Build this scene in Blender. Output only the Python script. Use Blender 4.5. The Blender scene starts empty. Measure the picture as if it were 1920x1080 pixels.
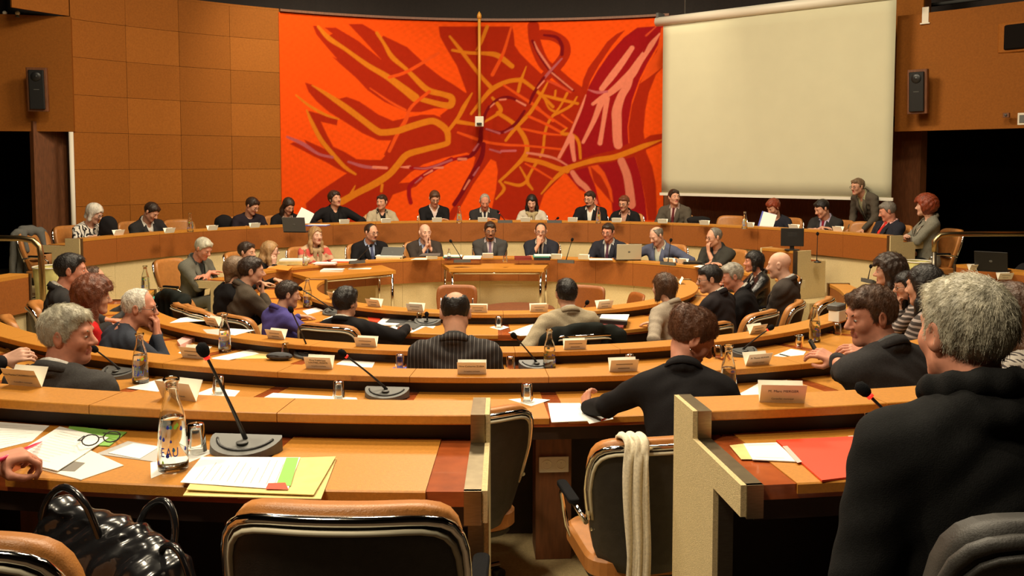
import bpy, bmesh, math, random, time
import numpy as np
from mathutils import Vector, Matrix

T0 = time.time()
sc = bpy.context.scene
COL = sc.collection
random.seed(7)
rng = np.random.default_rng(7)
PI = math.pi

# ------------------------------------------------------------------ camera
F_PX = 1700.0                      # focal length in pixels of a 1920 px wide frame
PITCH = 0.0628
EYE = 2.2
HORIZON = 310.9
SHIFT_PX = HORIZON - 540 + F_PX * math.tan(PITCH)
cam_d = bpy.data.cameras.new('camera')
cam = bpy.data.objects.new('camera', cam_d)
COL.objects.link(cam)
cam.location = (0, 0, EYE)
cam.rotation_euler = (PI / 2 - PITCH, 0, 0)
cam_d.sensor_width = 36
cam_d.lens = F_PX / 1920 * 36
cam_d.shift_y = SHIFT_PX / 1920
cam_d.clip_start = 0.05
sc.camera = cam

# ------------------------------------------------------------------ world, exposure
sc.view_settings.view_transform = 'Standard'
sc.view_settings.look = 'None'
sc.view_settings.gamma = 1
sc.view_settings.use_curve_mapping = False
sc.view_settings.exposure = 0.2
w = bpy.data.worlds.new('world')
sc.world = w
w.use_nodes = True
w.node_tree.nodes['Background'].inputs[0].default_value = (1.0, 0.72, 0.42, 1)
w.node_tree.nodes['Background'].inputs[1].default_value = 0.012

# ring centre of the chamber (all desk rows are arcs about it)
CX, CY = -0.151, 9.989
WARM = (1.0, 0.84, 0.60)


def lamp(kind, name, loc, target, energy, color=WARM, size=0.5, angle=60, blend=0.6, size_y=None):
    d = bpy.data.lights.new(name, kind)
    d.energy = energy
    d.color = color
    if kind == 'AREA':
        d.shape = 'RECTANGLE' if size_y else 'DISK'
        d.size = size
        if size_y:
            d.size_y = size_y
    elif kind == 'SPOT':
        d.spot_size = math.radians(angle)
        d.spot_blend = blend
        d.shadow_soft_size = size
    o = bpy.data.objects.new(name, d)
    COL.objects.link(o)
    o.location = loc
    v = Vector(target) - Vector(loc)
    o.rotation_euler = v.to_track_quat('-Z', 'Y').to_euler()
    return o


# house lights in the ceiling over the hemicycle, plus added fill spots
lamp('AREA', 'ceiling_light', (CX, 11.0, 7.6), (CX, 11.2, 0), 620, size=2.2)
lamp('SPOT', 'front_fill_spot', (-2.2, 6.6, 7.6), (-1.6, 13.6, 1.0), 520, size=0.12, angle=48, blend=0.8)  # fill added from the front to brighten platform faces, cards and panels
lamp('SPOT', 'front_fill_spot', (2.2, 6.6, 7.6), (1.8, 13.6, 1.0), 520, size=0.12, angle=48, blend=0.8)  # second added front fill, right half
lamp('AREA', 'ceiling_light', (-3.4, 8.0, 7.4), (-3.0, 8.6, 0), 230, size=1.2)
lamp('AREA', 'ceiling_light', (3.2, 8.0, 7.4), (2.8, 8.6, 0), 190, size=1.2)
lamp('AREA', 'ceiling_light', (-0.8, 5.0, 6.8), (-0.6, 5.2, 0.8), 230, size=1.0)
lamp('AREA', 'ceiling_light', (2.4, 4.6, 6.8), (2.0, 5.0, 0.8), 90, size=1.0)
lamp('AREA', 'ceiling_light', (-1.8, 0.6, 6.0), (-0.3, 2.9, 1.0), 130, size=0.8)
lamp('SPOT', 'aisle_fill_spot', (-3.2, 2.2, 6.2), (0.75, 2.9, 0.8), 620, size=0.15, angle=34, blend=0.7)  # added to brighten the carpeted desk end and the chair beside it
# wall washers on the tapestry, the panelled wall and the screen
lamp('SPOT', 'wall_washer', (-3.6, 14.2, 7.0), (-3.6, 17.3, 3.6), 640, size=0.15, angle=75, blend=0.9)
lamp('SPOT', 'wall_washer', (-0.2, 14.6, 7.2), (-0.2, 18.2, 3.0), 230, size=0.15, angle=80, blend=0.9)
lamp('SPOT', 'wall_washer', (2.0, 14.2, 7.0), (2.2, 17.8, 3.4), 360, size=0.15, angle=75, blend=0.9)
lamp('SPOT', 'wall_washer', (3.6, 10.6, 7.2), (4.4, 15.2, 3.4), 200, size=0.2, angle=70, blend=0.9)
lamp('SPOT', 'wall_washer', (-4.2, 11.0, 7.0), (-6.0, 15.2, 3.2), 110, size=0.2, angle=80, blend=0.9)
lamp('SPOT', 'wall_washer', (4.5, 9.0, 6.6), (7.2, 13.4, 3.2), 70, size=0.2, angle=80, blend=0.9)


# ------------------------------------------------------------------ picture-to-room helpers
def ray(u, v):
    """direction (x, y, z) with y = 1 of the sight line through a pixel of the photograph"""
    xn = (u - 960) / F_PX
    yn = (540 - v + SHIFT_PX) / F_PX
    d = math.cos(PITCH) + yn * math.sin(PITCH)
    return xn / d, (yn * math.cos(PITCH) - math.sin(PITCH)) / d


def on(u, v, z):
    """the point of the horizontal plane z seen at a pixel"""
    a, t = ray(u, v)
    y = (z - EYE) / t
    return Vector((a * y, y, z))


def at_y(u, v, y):
    a, t = ray(u, v)
    return Vector((a * y, y, EYE + t * y))


def on_ring(u, v, r, far=False):
    """the point at distance r from the ring centre seen at a pixel"""
    a, t = ray(u, v)
    A = 1 + a * a
    B = -2 * (a * CX + CY)
    C = CX * CX + CY * CY - r * r
    D = max(B * B - 4 * A * C, 0)
    y = (-B + (1 if far else -1) * math.sqrt(D)) / 2 / A
    return Vector((a * y, y, EYE + t * y))


def polar(r, deg, z=0.0):
    """deg 0 = towards the photographer, 90 = right, 180 = the platform"""
    t = math.radians(deg)
    return Vector((CX + r * math.sin(t), CY - r * math.cos(t), z))


def ang(p):
    return math.degrees(math.atan2(p.x - CX, CY - p.y))


def rad(p):
    return math.hypot(p.x - CX, p.y - CY)


# ------------------------------------------------------------------ object helpers
def link(name, me, parent=None, mats=()):
    o = bpy.data.objects.new(name, me)
    COL.objects.link(o)
    if parent is not None:
        o.parent = parent
    for m in (mats if isinstance(mats, (list, tuple)) else (mats,)):
        if m is not None and hasattr(me, 'materials'):
            me.materials.append(m)
    return o


def tag(o, label=None, cat=None, group=None, kind=None):
    if label: o['label'] = label
    if cat: o['category'] = cat
    if group: o['group'] = group
    if kind: o['kind'] = kind
    return o


def thing(name, label, cat, loc=(0, 0, 0), rz=0.0, group=None):
    o = bpy.data.objects.new(name, None)
    COL.objects.link(o)
    o.empty_display_size = 0.1
    o.location = loc
    o.rotation_euler = (0, 0, rz)
    return tag(o, label, cat, group)


def copy_tree(o, parent=None):
    c = o.copy()
    COL.objects.link(c)
    if parent is not None:
        c.parent = parent
    for ch in list(o.children):
        copy_tree(ch, c)
    return c


def mesh_from(verts, faces, smooth=False, mat_idx=None):
    me = bpy.data.meshes.new('mesh')
    verts = np.asarray(verts, dtype=np.float32)
    me.from_pydata([tuple(map(float, p)) for p in verts], [], [tuple(map(int, f)) for f in faces])
    if smooth:
        me.polygons.foreach_set('use_smooth', [True] * len(me.polygons))
    if mat_idx is not None:
        me.polygons.foreach_set('material_index', list(mat_idx))
    me.update()
    return me


def quads_mesh(V, Q, mat_idx=None, smooth=True):
    """fast path for big all-quad meshes"""
    me = bpy.data.meshes.new('mesh')
    n, q = len(V), len(Q)
    me.vertices.add(n)
    me.vertices.foreach_set('co', np.ascontiguousarray(V, dtype=np.float32).ravel())
    me.loops.add(q * 4)
    me.loops.foreach_set('vertex_index', np.ascontiguousarray(Q, dtype=np.int32).ravel())
    me.polygons.add(q)
    me.polygons.foreach_set('loop_start', np.arange(0, q * 4, 4, dtype=np.int32))
    me.polygons.foreach_set('loop_total', np.full(q, 4, dtype=np.int32))
    if mat_idx is not None:
        me.polygons.foreach_set('material_index', np.asarray(mat_idx, dtype=np.int32))
    me.update(calc_edges=True)
    me.polygons.foreach_set('use_smooth', np.full(q, smooth, dtype=bool))
    return me


class MB:
    """collects boxes, prisms, tubes and lathes into one mesh"""
    def __init__(self):
        self.v, self.f, self.s, self.m = [], [], [], []

    def add(self, verts, faces, smooth=False, mi=0):
        b = len(self.v)
        self.v += [tuple(p) for p in verts]
        for f in faces:
            self.f.append(tuple(i + b for i in f))
            self.s.append(smooth)
            self.m.append(mi)
        return self

    def box(self, c, size, rz=0.0, mi=0, M=None):
        hx, hy, hz = size[0] / 2, size[1] / 2, size[2] / 2
        R = Matrix.Rotation(rz, 3, 'Z') if M is None else M
        c = Vector(c)
        pts = [c + R @ Vector((x * hx, y * hy, z * hz)) for z in (-1, 1) for y in (-1, 1) for x in (-1, 1)]
        return self.add(pts, [(0, 2, 3, 1), (4, 5, 7, 6), (0, 1, 5, 4), (2, 6, 7, 3), (0, 4, 6, 2), (1, 3, 7, 5)], mi=mi)

    def rbox(self, c, size, r=0.01, rz=0.0, mi=0, seg=3, M=None):
        """box with rounded vertical corners and slightly rounded top edge"""
        hx, hy, hz = size[0] / 2, size[1] / 2, size[2] / 2
        R = Matrix.Rotation(rz, 3, 'Z') if M is None else M
        c = Vector(c)
        r = min(r, hx * .95, hy * .95)
        out = []
        for (sx, sy, a0) in ((1, 1, 0), (-1, 1, 90), (-1, -1, 180), (1, -1, 270)):
            for k in range(seg + 1):
                a = math.radians(a0 + 90 * k / seg)
                out.append((sx * (hx - r) + r * math.cos(a), sy * (hy - r) + r * math.sin(a)))
        n = len(out)
        e = min(r, hz) * 0.35
        rings = [(1 - e / hx, 1 - e / hy, -hz), (1, 1, -hz + e), (1, 1, hz - e), (1 - e / hx, 1 - e / hy, hz)]
        pts = [c + R @ Vector((x * kx, y * ky, z)) for (kx, ky, z) in rings for (x, y) in out]
        fs = []
        for j in range(3):
            for i in range(n):
                k = (i + 1) % n
                fs.append((j * n + i, j * n + k, (j + 1) * n + k, (j + 1) * n + i))
        fs.append(tuple(range(n - 1, -1, -1)))
        fs.append(tuple(range(3 * n, 4 * n)))
        return self.add(pts, fs, mi=mi)

    def tube(self, pts, r, n=8, closed=False, mi=0, caps=True):
        pts = [Vector(p) for p in pts]
        m = len(pts)
        rs = r if isinstance(r, (list, tuple)) else [r] * m
        ring, prev = [], None
        for i, p in enumerate(pts):
            a = pts[(i - 1) % m] if (closed or i > 0) else p
            b = pts[(i + 1) % m] if (closed or i < m - 1) else p
            t = (b - a)
            t = t.normalized() if t.length > 1e-9 else Vector((0, 0, 1))
            if prev is None:
                up = Vector((0, 0, 1)) if abs(t.z) < .9 else Vector((1, 0, 0))
                x = t.cross(up).normalized()
            else:
                x = (prev - t * prev.dot(t))
                x = x.normalized() if x.length > 1e-6 else t.orthogonal().normalized()
            prev = x
            y = t.cross(x)
            ring += [p + (x * math.cos(2 * PI * k / n) + y * math.sin(2 * PI * k / n)) * rs[i] for k in range(n)]
        fs = []
        for i in range(m if closed else m - 1):
            j = (i + 1) % m
            for k in range(n):
                l = (k + 1) % n
                fs.append((i * n + k, i * n + l, j * n + l, j * n + k))
        b0 = len(self.v)
        self.add(ring, fs, smooth=True, mi=mi)
        if caps and not closed:
            self.f.append(tuple(b0 + k for k in range(n - 1, -1, -1))); self.s.append(False); self.m.append(mi)
            self.f.append(tuple(b0 + (m - 1) * n + k for k in range(n))); self.s.append(False); self.m.append(mi)
        return self

    def lathe(self, prof, c=(0, 0, 0), n=20, mi=0, smooth=True):
        c = Vector(c)
        pts = []
        for (r, z) in prof:
            for k in range(n):
                a = 2 * PI * k / n
                pts.append(c + Vector((r * math.cos(a), r * math.sin(a), z)))
        fs = []
        for j in range(len(prof) - 1):
            for k in range(n):
                l = (k + 1) % n
                fs.append((j * n + k, j * n + l, (j + 1) * n + l, (j + 1) * n + k))
        if prof[0][0] > 1e-5:
            fs.append(tuple(range(n - 1, -1, -1)))
        if prof[-1][0] > 1e-5:
            fs.append(tuple((len(prof) - 1) * n + k for k in range(n)))
        return self.add(pts, fs, smooth=smooth, mi=mi)

    def ball(self, c, r, n=12, m=8, mi=0):
        rr = r if isinstance(r, (list, tuple)) else (r, r, r)
        c = Vector(c)
        pts, fs = [], []
        for j in range(m + 1):
            p = PI * j / m
            for k in range(n):
                a = 2 * PI * k / n
                pts.append(c + Vector((rr[0] * math.sin(p) * math.cos(a), rr[1] * math.sin(p) * math.sin(a), -rr[2] * math.cos(p))))
        for j in range(m):
            for k in range(n):
                l = (k + 1) % n
                fs.append((j * n + k, j * n + l, (j + 1) * n + l, (j + 1) * n + k))
        return self.add(pts, fs, smooth=True, mi=mi)

    def prism(self, poly, z0, z1, mi=0):
        n = len(poly)
        pts = [(x, y, z0) for x, y in poly] + [(x, y, z1) for x, y in poly]
        fs = [tuple(range(n - 1, -1, -1)), tuple(range(n, 2 * n))]
        fs += [(i, (i + 1) % n, n + (i + 1) % n, n + i) for i in range(n)]
        return self.add(pts, fs, mi=mi)

    def arc(self, prof, d0, d1, step=2.0, mi=0):
        """profile of (r, z) points swept about the ring centre from d0 to d1 degrees"""
        m = max(1, int(math.ceil(abs(d1 - d0) / step)))
        n = len(prof)
        pts = []
        for i in range(m + 1):
            d = d0 + (d1 - d0) * i / m
            pts += [polar(r, d, z) for r, z in prof]
        area = sum(prof[i][0] * prof[(i + 1) % n][1] - prof[(i + 1) % n][0] * prof[i][1] for i in range(n))
        fs = []
        for i in range(m):
            for k in range(n):
                l = (k + 1) % n
                fs.append((i * n + k, i * n + l, (i + 1) * n + l, (i + 1) * n + k))
        fs.append(tuple(range(n - 1, -1, -1)))
        fs.append(tuple(m * n + k for k in range(n)))
        if (area > 0) == (d1 > d0):
            pass
        else:
            fs = [tuple(reversed(f)) for f in fs]
        return self.add(pts, fs, mi=mi)

    def build(self, name, mats, parent=None):
        me = bpy.data.meshes.new(name)
        me.from_pydata([tuple(p) for p in self.v], [], self.f)
        me.polygons.foreach_set('use_smooth', self.s)
        me.polygons.foreach_set('material_index', self.m)
        me.update()
        return link(name, me, parent, mats)


def rect(r0, z0, r1, z1):
    return [(r0, z0), (r1, z0), (r1, z1), (r0, z1)]


# ------------------------------------------------------------------ materials
def mat(name, color, rough=0.5, metal=0.0, spec=0.5, noise=None, bump=None, trans=0.0, emit=None, coat=0.0, sheen=0.0):
    """noise = (scale, amount[, stretch xyz]) colour variation; bump = (scale, strength)"""
    m = bpy.data.materials.new(name)
    m.use_nodes = True
    nt = m.node_tree
    b = nt.nodes['Principled BSDF']
    b.inputs['Base Color'].default_value = (*color, 1)
    b.inputs['Roughness'].default_value = rough
    b.inputs['Metallic'].default_value = metal
    b.inputs['Specular IOR Level'].default_value = spec
    if trans: b.inputs['Transmission Weight'].default_value = trans
    if coat: b.inputs['Coat Weight'].default_value = coat
    if sheen: b.inputs['Sheen Weight'].default_value = sheen
    if emit:
        b.inputs['Emission Color'].default_value = (*emit[0], 1)
        b.inputs['Emission Strength'].default_value = emit[1]
    if noise or bump:
        tc = nt.nodes.new('ShaderNodeTexCoord')
    if noise:
        mp = nt.nodes.new('ShaderNodeMapping')
        nt.links.new(tc.outputs['Object'], mp.inputs['Vector'])
        if len(noise) > 2:
            mp.inputs['Scale'].default_value = noise[2]
        nz = nt.nodes.new('ShaderNodeTexNoise')
        nz.inputs['Scale'].default_value = noise[0]
        nz.inputs['Detail'].default_value = 5
        nt.links.new(mp.outputs['Vector'], nz.inputs['Vector'])
        cr = nt.nodes.new('ShaderNodeValToRGB')
        a = noise[1]
        cr.color_ramp.elements[0].position = 0.3
        cr.color_ramp.elements[1].position = 0.7
        cr.color_ramp.elements[0].color = (*[max(c * (1 - a), 0) for c in color], 1)
        cr.color_ramp.elements[1].color = (*[min(c * (1 + a), 1) for c in color], 1)
        nt.links.new(nz.outputs['Fac'], cr.inputs['Fac'])
        nt.links.new(cr.outputs['Color'], b.inputs['Base Color'])
    if bump:
        nb = nt.nodes.new('ShaderNodeTexNoise')
        nb.inputs['Scale'].default_value = bump[0]
        nb.inputs['Detail'].default_value = 3
        nt.links.new(tc.outputs['Object'], nb.inputs['Vector'])
        bp = nt.nodes.new('ShaderNodeBump')
        bp.inputs['Strength'].default_value = bump[1]
        bp.inputs['Distance'].default_value = 0.01
        nt.links.new(nb.outputs['Fac'], bp.inputs['Height'])
        nt.links.new(bp.outputs['Normal'], b.inputs['Normal'])
    return m


def stripes(name, c0, c1, freq, width=0.12, axis='X', rough=0.8, wobble=0.0, grid=False):
    """cloth with thin lines every 1/freq metres along an object axis"""
    m = mat(name, c0, rough, spec=.12)
    nt = m.node_tree
    b = nt.nodes['Principled BSDF']
    tc = nt.nodes.new('ShaderNodeTexCoord')
    sx = nt.nodes.new('ShaderNodeSeparateXYZ')
    src = tc.outputs['Object']
    if wobble:
        nz = nt.nodes.new('ShaderNodeTexNoise'); nz.inputs['Scale'].default_value = 6
        nt.links.new(src, nz.inputs['Vector'])
        mx = nt.nodes.new('ShaderNodeVectorMath'); mx.operation = 'MULTIPLY_ADD'
        mx.inputs[1].default_value = (wobble,) * 3
        nt.links.new(nz.outputs['Color'], mx.inputs[0]); nt.links.new(src, mx.inputs[2])
        src = mx.outputs[0]
    nt.links.new(src, sx.inputs[0])

    def line(ax):
        mu = nt.nodes.new('ShaderNodeMath'); mu.operation = 'MULTIPLY'; mu.inputs[1].default_value = freq
        nt.links.new(sx.outputs[ax], mu.inputs[0])
        fr = nt.nodes.new('ShaderNodeMath'); fr.operation = 'FRACT'
        nt.links.new(mu.outputs[0], fr.inputs[0])
        lt = nt.nodes.new('ShaderNodeMath'); lt.operation = 'LESS_THAN'; lt.inputs[1].default_value = width
        nt.links.new(fr.outputs[0], lt.inputs[0])
        return lt.outputs[0]
    f = line(axis)
    if grid:
        g = line('Z' if axis != 'Z' else 'X')
        mx2 = nt.nodes.new('ShaderNodeMath'); mx2.operation = 'MULTIPLY'
        nt.links.new(f, mx2.inputs[0]); nt.links.new(g, mx2.inputs[1])
        f = mx2.outputs[0]
    mix = nt.nodes.new('ShaderNodeMix'); mix.data_type = 'RGBA'
    mix.inputs['A'].default_value = (*c0, 1); mix.inputs['B'].default_value = (*c1, 1)
    nt.links.new(f, mix.inputs['Factor'])
    nt.links.new(mix.outputs['Result'], b.inputs['Base Color'])
    return m


M = {}
M['carpet'] = mat('beige_carpet', (0.52, 0.40, 0.20), 0.95, spec=0.1, noise=(60, .12), bump=(180, .5))
M['carpet_wall'] = mat('beige_carpet_cladding', (0.68, 0.54, 0.29), 0.95, spec=0.1, noise=(140, .14), bump=(420, .5))
M['carpet_shaded'] = mat('shaded_beige_carpet', (0.10, 0.07, 0.045), 0.95, spec=0.1, noise=(60, .2), bump=(180, .4))  # the beige carpet with the near rows' shade put into its colour
M['ledge'] = mat('tan_leather_cloth', (0.50, 0.205, 0.026), 0.42, noise=(90, .10), bump=(300, .12))
M['front'] = mat('chestnut_board', (0.29, 0.085, 0.012), 0.5, noise=(60, .12), bump=(250, .1))
M['redwood'] = mat('red_brown_veneer', (0.34, 0.075, 0.018), 0.22, noise=(9, .25, (1, 1, 6)), coat=0.3)
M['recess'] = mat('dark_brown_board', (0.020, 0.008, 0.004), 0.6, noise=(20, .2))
M['post'] = mat('brown_veneer', (0.16, 0.055, 0.018), 0.5, noise=(14, .25, (4, 4, .6)))
M['trim'] = mat('dull_brass', (0.30, 0.24, 0.15), 0.34, metal=1.0, noise=(30, .12, (1, 1, 10)))
M['rod'] = mat('ochre_paint', (0.70, 0.33, 0.05), 0.4)
M['brass'] = mat('brushed_brass', (0.45, 0.33, 0.17), 0.3, metal=1.0, noise=(40, .1, (1, 1, 12)))
M['bronze'] = mat('dark_bronze', (0.16, 0.135, 0.10), 0.35, metal=0.9, noise=(30, .15, (1, 1, 10)))
M['wallwood'] = mat('orange_brown_panel', (0.32, 0.108, 0.016), 0.65, spec=0.12, noise=(35, .10), bump=(150, .1))
M['wallwood2'] = mat('orange_brown_panel_b', (0.275, 0.092, 0.013), 0.65, spec=0.12, noise=(35, .10), bump=(150, .1))
M['wallwood3'] = mat('orange_brown_panel_c', (0.36, 0.124, 0.019), 0.65, spec=0.12, noise=(35, .10), bump=(150, .1))
M['darkwall'] = mat('dark_brown_wall', (0.020, 0.010, 0.006), 0.7, noise=(20, .2))
M['black'] = mat('black_void_paint', (0.008, 0.006, 0.005), 0.9, spec=0.1)
M['screen'] = mat('projection_fabric', (0.58, 0.555, 0.39), 0.9, spec=0.1, noise=(3, .02))
M['white'] = mat('white_enamel', (0.75, 0.70, 0.58), 0.45)
M['paper'] = mat('white_paper', (0.86, 0.85, 0.80), 0.75, spec=0.2)
M['card'] = mat('cream_card', (0.90, 0.85, 0.72), 0.7, spec=0.2)
M['kraft'] = mat('manila_paper', (0.72, 0.55, 0.22), 0.75, spec=0.2, noise=(20, .08))
M['pink_paper'] = mat('pink_paper', (0.75, 0.45, 0.40), 0.75)
M['red_folder'] = mat('red_card', (0.72, 0.055, 0.015), 0.5)
M['orange_folder'] = mat('orange_card', (0.78, 0.28, 0.04), 0.6)
M['green_card'] = mat('green_card', (0.22, 0.48, 0.08), 0.6)
M['teal_card'] = mat('teal_card', (0.05, 0.36, 0.28), 0.6)
M['blue_card'] = mat('blue_card', (0.06, 0.08, 0.42), 0.55)
M['maroon_card'] = mat('maroon_card', (0.20, 0.025, 0.018), 0.5)
M['black_plastic'] = mat('black_plastic', (0.012, 0.012, 0.012), 0.4)
M['grey_plastic'] = mat('grey_plastic', (0.115, 0.115, 0.105), 0.5)
M['grey_dark'] = mat('dark_grey_plastic', (0.09, 0.09, 0.085), 0.5)
M['foam'] = mat('black_foam', (0.010, 0.010, 0.011), 0.95, spec=0.1, bump=(400, .6))
M['red_light'] = mat('red_signal_light', (0.8, 0.02, 0.02), 0.4, emit=((1, .02, .01), 1.6))
M['chrome'] = mat('chrome', (0.78, 0.76, 0.72), 0.08, metal=1.0)
M['leather'] = mat('tan_leather', (0.44, 0.175, 0.042), 0.4, noise=(25, .1), bump=(220, .15))
M['leather_back'] = mat('charcoal_leather', (0.034, 0.031, 0.027), 0.55, noise=(30, .2), bump=(260, .15))
M['piping'] = mat('cream_piping', (0.62, 0.56, 0.40), 0.5)
M['glass'] = mat('clear_glass', (0.96, 0.98, 0.96), 0.02, trans=1.0)
M['water'] = mat('water', (0.97, 0.99, 0.99), 0.0, trans=1.0)
M['water'].node_tree.nodes['Principled BSDF'].inputs['IOR'].default_value = 1.33
M['ink'] = mat('black_ink', (0.03, 0.03, 0.03), 0.7)
M['ink_grey'] = mat('grey_ink', (0.22, 0.20, 0.17), 0.8)
M['ink_blue'] = mat('blue_print', (0.03, 0.05, 0.45), 0.5)
M['ink_green'] = mat('green_print', (0.30, 0.60, 0.05), 0.5)
M['ink_teal'] = mat('teal_print', (0.03, 0.30, 0.32), 0.5)
M['skin'] = mat('skin', (0.60, 0.31, 0.20), 0.6, spec=0.3, noise=(30, .08))
M['skin_pale'] = mat('skin_pale', (0.66, 0.38, 0.27), 0.6, spec=0.3, noise=(30, .08))
M['skin_ruddy'] = mat('skin_ruddy', (0.58, 0.25, 0.16), 0.6, spec=0.3, noise=(30, .12))
M['skin_tan'] = mat('skin_tan', (0.42, 0.20, 0.11), 0.6, spec=0.3, noise=(30, .08))
M['lips'] = mat('lips', (0.45, 0.13, 0.10), 0.45)
M['eye_white'] = mat('eye_white', (0.50, 0.46, 0.42), 0.3)
M['iris'] = mat('iris', (0.03, 0.018, 0.012), 0.2)
M['frame'] = mat('spectacle_frame', (0.02, 0.018, 0.018), 0.35)


def cloth(name, c, rough=0.85, n=(120, .15)):
    return mat(name, c, rough, spec=0.12, noise=n, bump=(350, .25))
# ------------------------------------------------------------------ the room shell
def struct(name, mb, m, parent=None):
    o = mb.build(name, m, parent)
    if parent is None:
        o['kind'] = 'structure'
    return o


fl = MB().prism([(15 * math.cos(a), 10 + 15 * math.sin(a)) for a in np.linspace(0, 2 * PI, 65)[:-1]], -0.1, 0.0)
floor = struct('floor', fl, M['carpet'])
# the steps rise away from the middle: back rows to the photographer's side, the platform opposite
struct('floor_step', MB().arc(rect(4.98, 0.0, 6.86, 0.15), -75, 75), M['carpet'], floor)
struct('floor_step', MB().arc(rect(6.86, 0.0, 13.0, 0.47), -75, 75), M['carpet_shaded'], floor)
struct('floor_step', MB().arc(rect(5.05, 0.0, 8.6, 0.35), 100, 260), M['carpet'], floor)
struct('floor_step', MB().arc(rect(4.66, 0.0, 5.05, 0.35), 117, 133), M['carpet'], floor)

cl = MB().prism([(16 * math.cos(a), 10 + 16 * math.sin(a)) for a in np.linspace(0, 2 * PI, 33)[:-1]], 8.2, 8.4)
struct('ceiling', cl, M['black'])
struct('wall_outer', MB().arc(rect(14.2, -0.1, 14.4, 8.3), -180, 180, step=6), M['black'])
struct('wall_upper', MB().arc(rect(9.6, 4.0, 9.75, 8.3), 118, 242, step=3), M['darkwall'])

# panelled wall left of the tapestry: one board per panel
RW = 8.3
WT = 5.09
wl = MB().arc(rect(RW + .03, 0.35, RW + .2, WT), -149.6, -123.9)
wall_left = struct('wall_left', wl, M['darkwall'])
cols = [-123.9, -130.35, -136.8, -143.2, -149.6]
rows = [0.36, 0.94, 1.54, 2.14, 2.74, 3.34, 3.94, 4.54, WT]
wm = [M['wallwood'], M['wallwood2'], M['wallwood3']]
for i in range(4):
    for j in range(8):
        g = 0.0026
        gd = math.degrees(g / RW)
        tilt = random.uniform(0, .006)
        b = MB().arc(rect(RW - tilt, rows[j] + g, RW + .03, rows[j + 1] - g), cols[i] - gd, cols[i + 1] + gd)
        b.build('wall_panel', wm[(i * 5 + j * 3 + (i * j) % 2) % 3], wall_left)
for j in (7,):
    MB().arc(rect(RW, 4.58, RW + .03, 6.2), -117.4, -123.8).build('wall_panel', wm[0], wall_left)
MB().arc(rect(RW + .005, WT, RW + .2, WT + .04), -149.6, -123.9).build('top_cap', M['wallwood2'], wall_left)
MB().arc(rect(RW + .3, 0.0, RW + .4, 2.9), -124.6, -120.6).build('return_panel', M['post'], wall_left)

# wall behind the tapestry and the screen
wc = MB().arc(rect(RW + .02, 0.35, RW + .2, WT), 125.2, 210.4)
wall_back = struct('wall_back', wc, M['post'])
MB().arc(rect(RW - .02, 3.0, RW + .02, 6.4), 125.2, 128.5).build('pillar_panel', M['wallwood'], wall_back)
rl = MB().arc(rect(RW - .09, WT - .02, RW - .03, WT + .025), 157.4, 210.4)
rl.build('tapestry_rail', M['post'], wall_back)

pp = MB().tube([polar(RW - .05, -123.4, 0.35), polar(RW - .05, -123.4, 2.74)], 0.036, 10)
tag(pp.build('vertical_pipe', M['card']), 'cream vertical pipe at the left edge of the panelled wall', 'pipe')


# gallery fronts either side
def gallery(name, pts, z0, z1, side):
    mb = MB()
    n = len(pts)
    for i in range(n - 1):
        a, b = Vector((*pts[i], 0)), Vector((*pts[i + 1], 0))
        t = (b - a).normalized()
        nrm = Vector((-t.y, t.x, 0)) * .12
        if nrm.y < 0: nrm = -nrm
        q = [a, b, b + nrm, a + nrm]
        mb.prism([(p.x, p.y) for p in q] if side > 0 else [(p.x, p.y) for p in reversed(q)], z0, z1)
    o = struct(name, mb, M['wallwood2'])
    fl2 = MB()
    poly = [(p[0] + side * .06, p[1] + .14) for p in pts] + [(pts[-1][0] + side * 1.5, pts[-1][1] + 1.5), (pts[0][0] + side * .5, pts[0][1] + 1.8)]
    if side < 0: poly = poly[::-1]
    fl2.prism(poly, z0 + .1, z0 + .25)
    fl2.build('gallery_floor', M['black'], o)
    return o


gl = gallery('wall_gallery_left', [(-7.0, 14.55), (-8.05, 14.28), (-9.4, 13.6), (-11.5, 12.0)], 2.745, 4.56, -1)
gr = gallery('wall_gallery_right', [(6.09, 14.5), (6.75, 13.85), (7.42, 13.1), (8.6, 11.6), (9.6, 9.9)], 2.745, 4.56, 1)
for i in (0, 1, 2):
    pass
# window of the control room in the right gallery front
pa, pb = on(1863, 68, 3.9), None
wpos = Vector((7.15, 13.40, 0))
tdir = (Vector((8.6, 11.6, 0)) - Vector((6.75, 13.85, 0))).normalized()
yaw = math.atan2(tdir.y, tdir.x)
wd = MB().rbox(wpos + tdir * .62 + Vector((0, 0, 4.06)), (1.15, .10, .36), .05, yaw)
wd.build('window_pane', M['black'], gr)
MB().rbox(wpos + tdir * .60 + Vector((0.02, 0.02, 4.06)), (1.30, .09, .44), .08, yaw).build('window_frame', M['wallwood'], gr)


def orient(yaw, tilt=0):
    return Matrix.Rotation(yaw, 3, 'Z') @ Matrix.Rotation(tilt, 3, 'X')


def wall_speaker(p, yaw, label):
    t = thing('wall_speaker', label, 'speaker', p, yaw, 'loudspeakers on the gallery fronts')
    t.rotation_euler = (math.radians(4), 0, yaw)
    MB().rbox((0, .03, 0), (.30, .10, .68), .02).build('cabinet', M['post'], t)
    MB().rbox((0, -.03, 0), (.22, .06, .60), .015).build('grille', M['black_plastic'], t)
    MB().lathe([(.075, 0), (.07, .012), (.03, .004), (.012, .012), (0.0, .014)], n=18).build('tweeter_cone', M['black_plastic'], t)
    c = t.children[-1]
    c.rotation_euler = (PI / 2, 0, 0)
    c.location = (0, -.058, .2)
    MB().box((0, -.061, 0), (.08, .004, .008)).build('badge_strip', M['grey_plastic'], t)
    MB().box((0, .09, .3), (.06, .1, .04)).build('bracket', M['grey_dark'], t)
    return t


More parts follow.
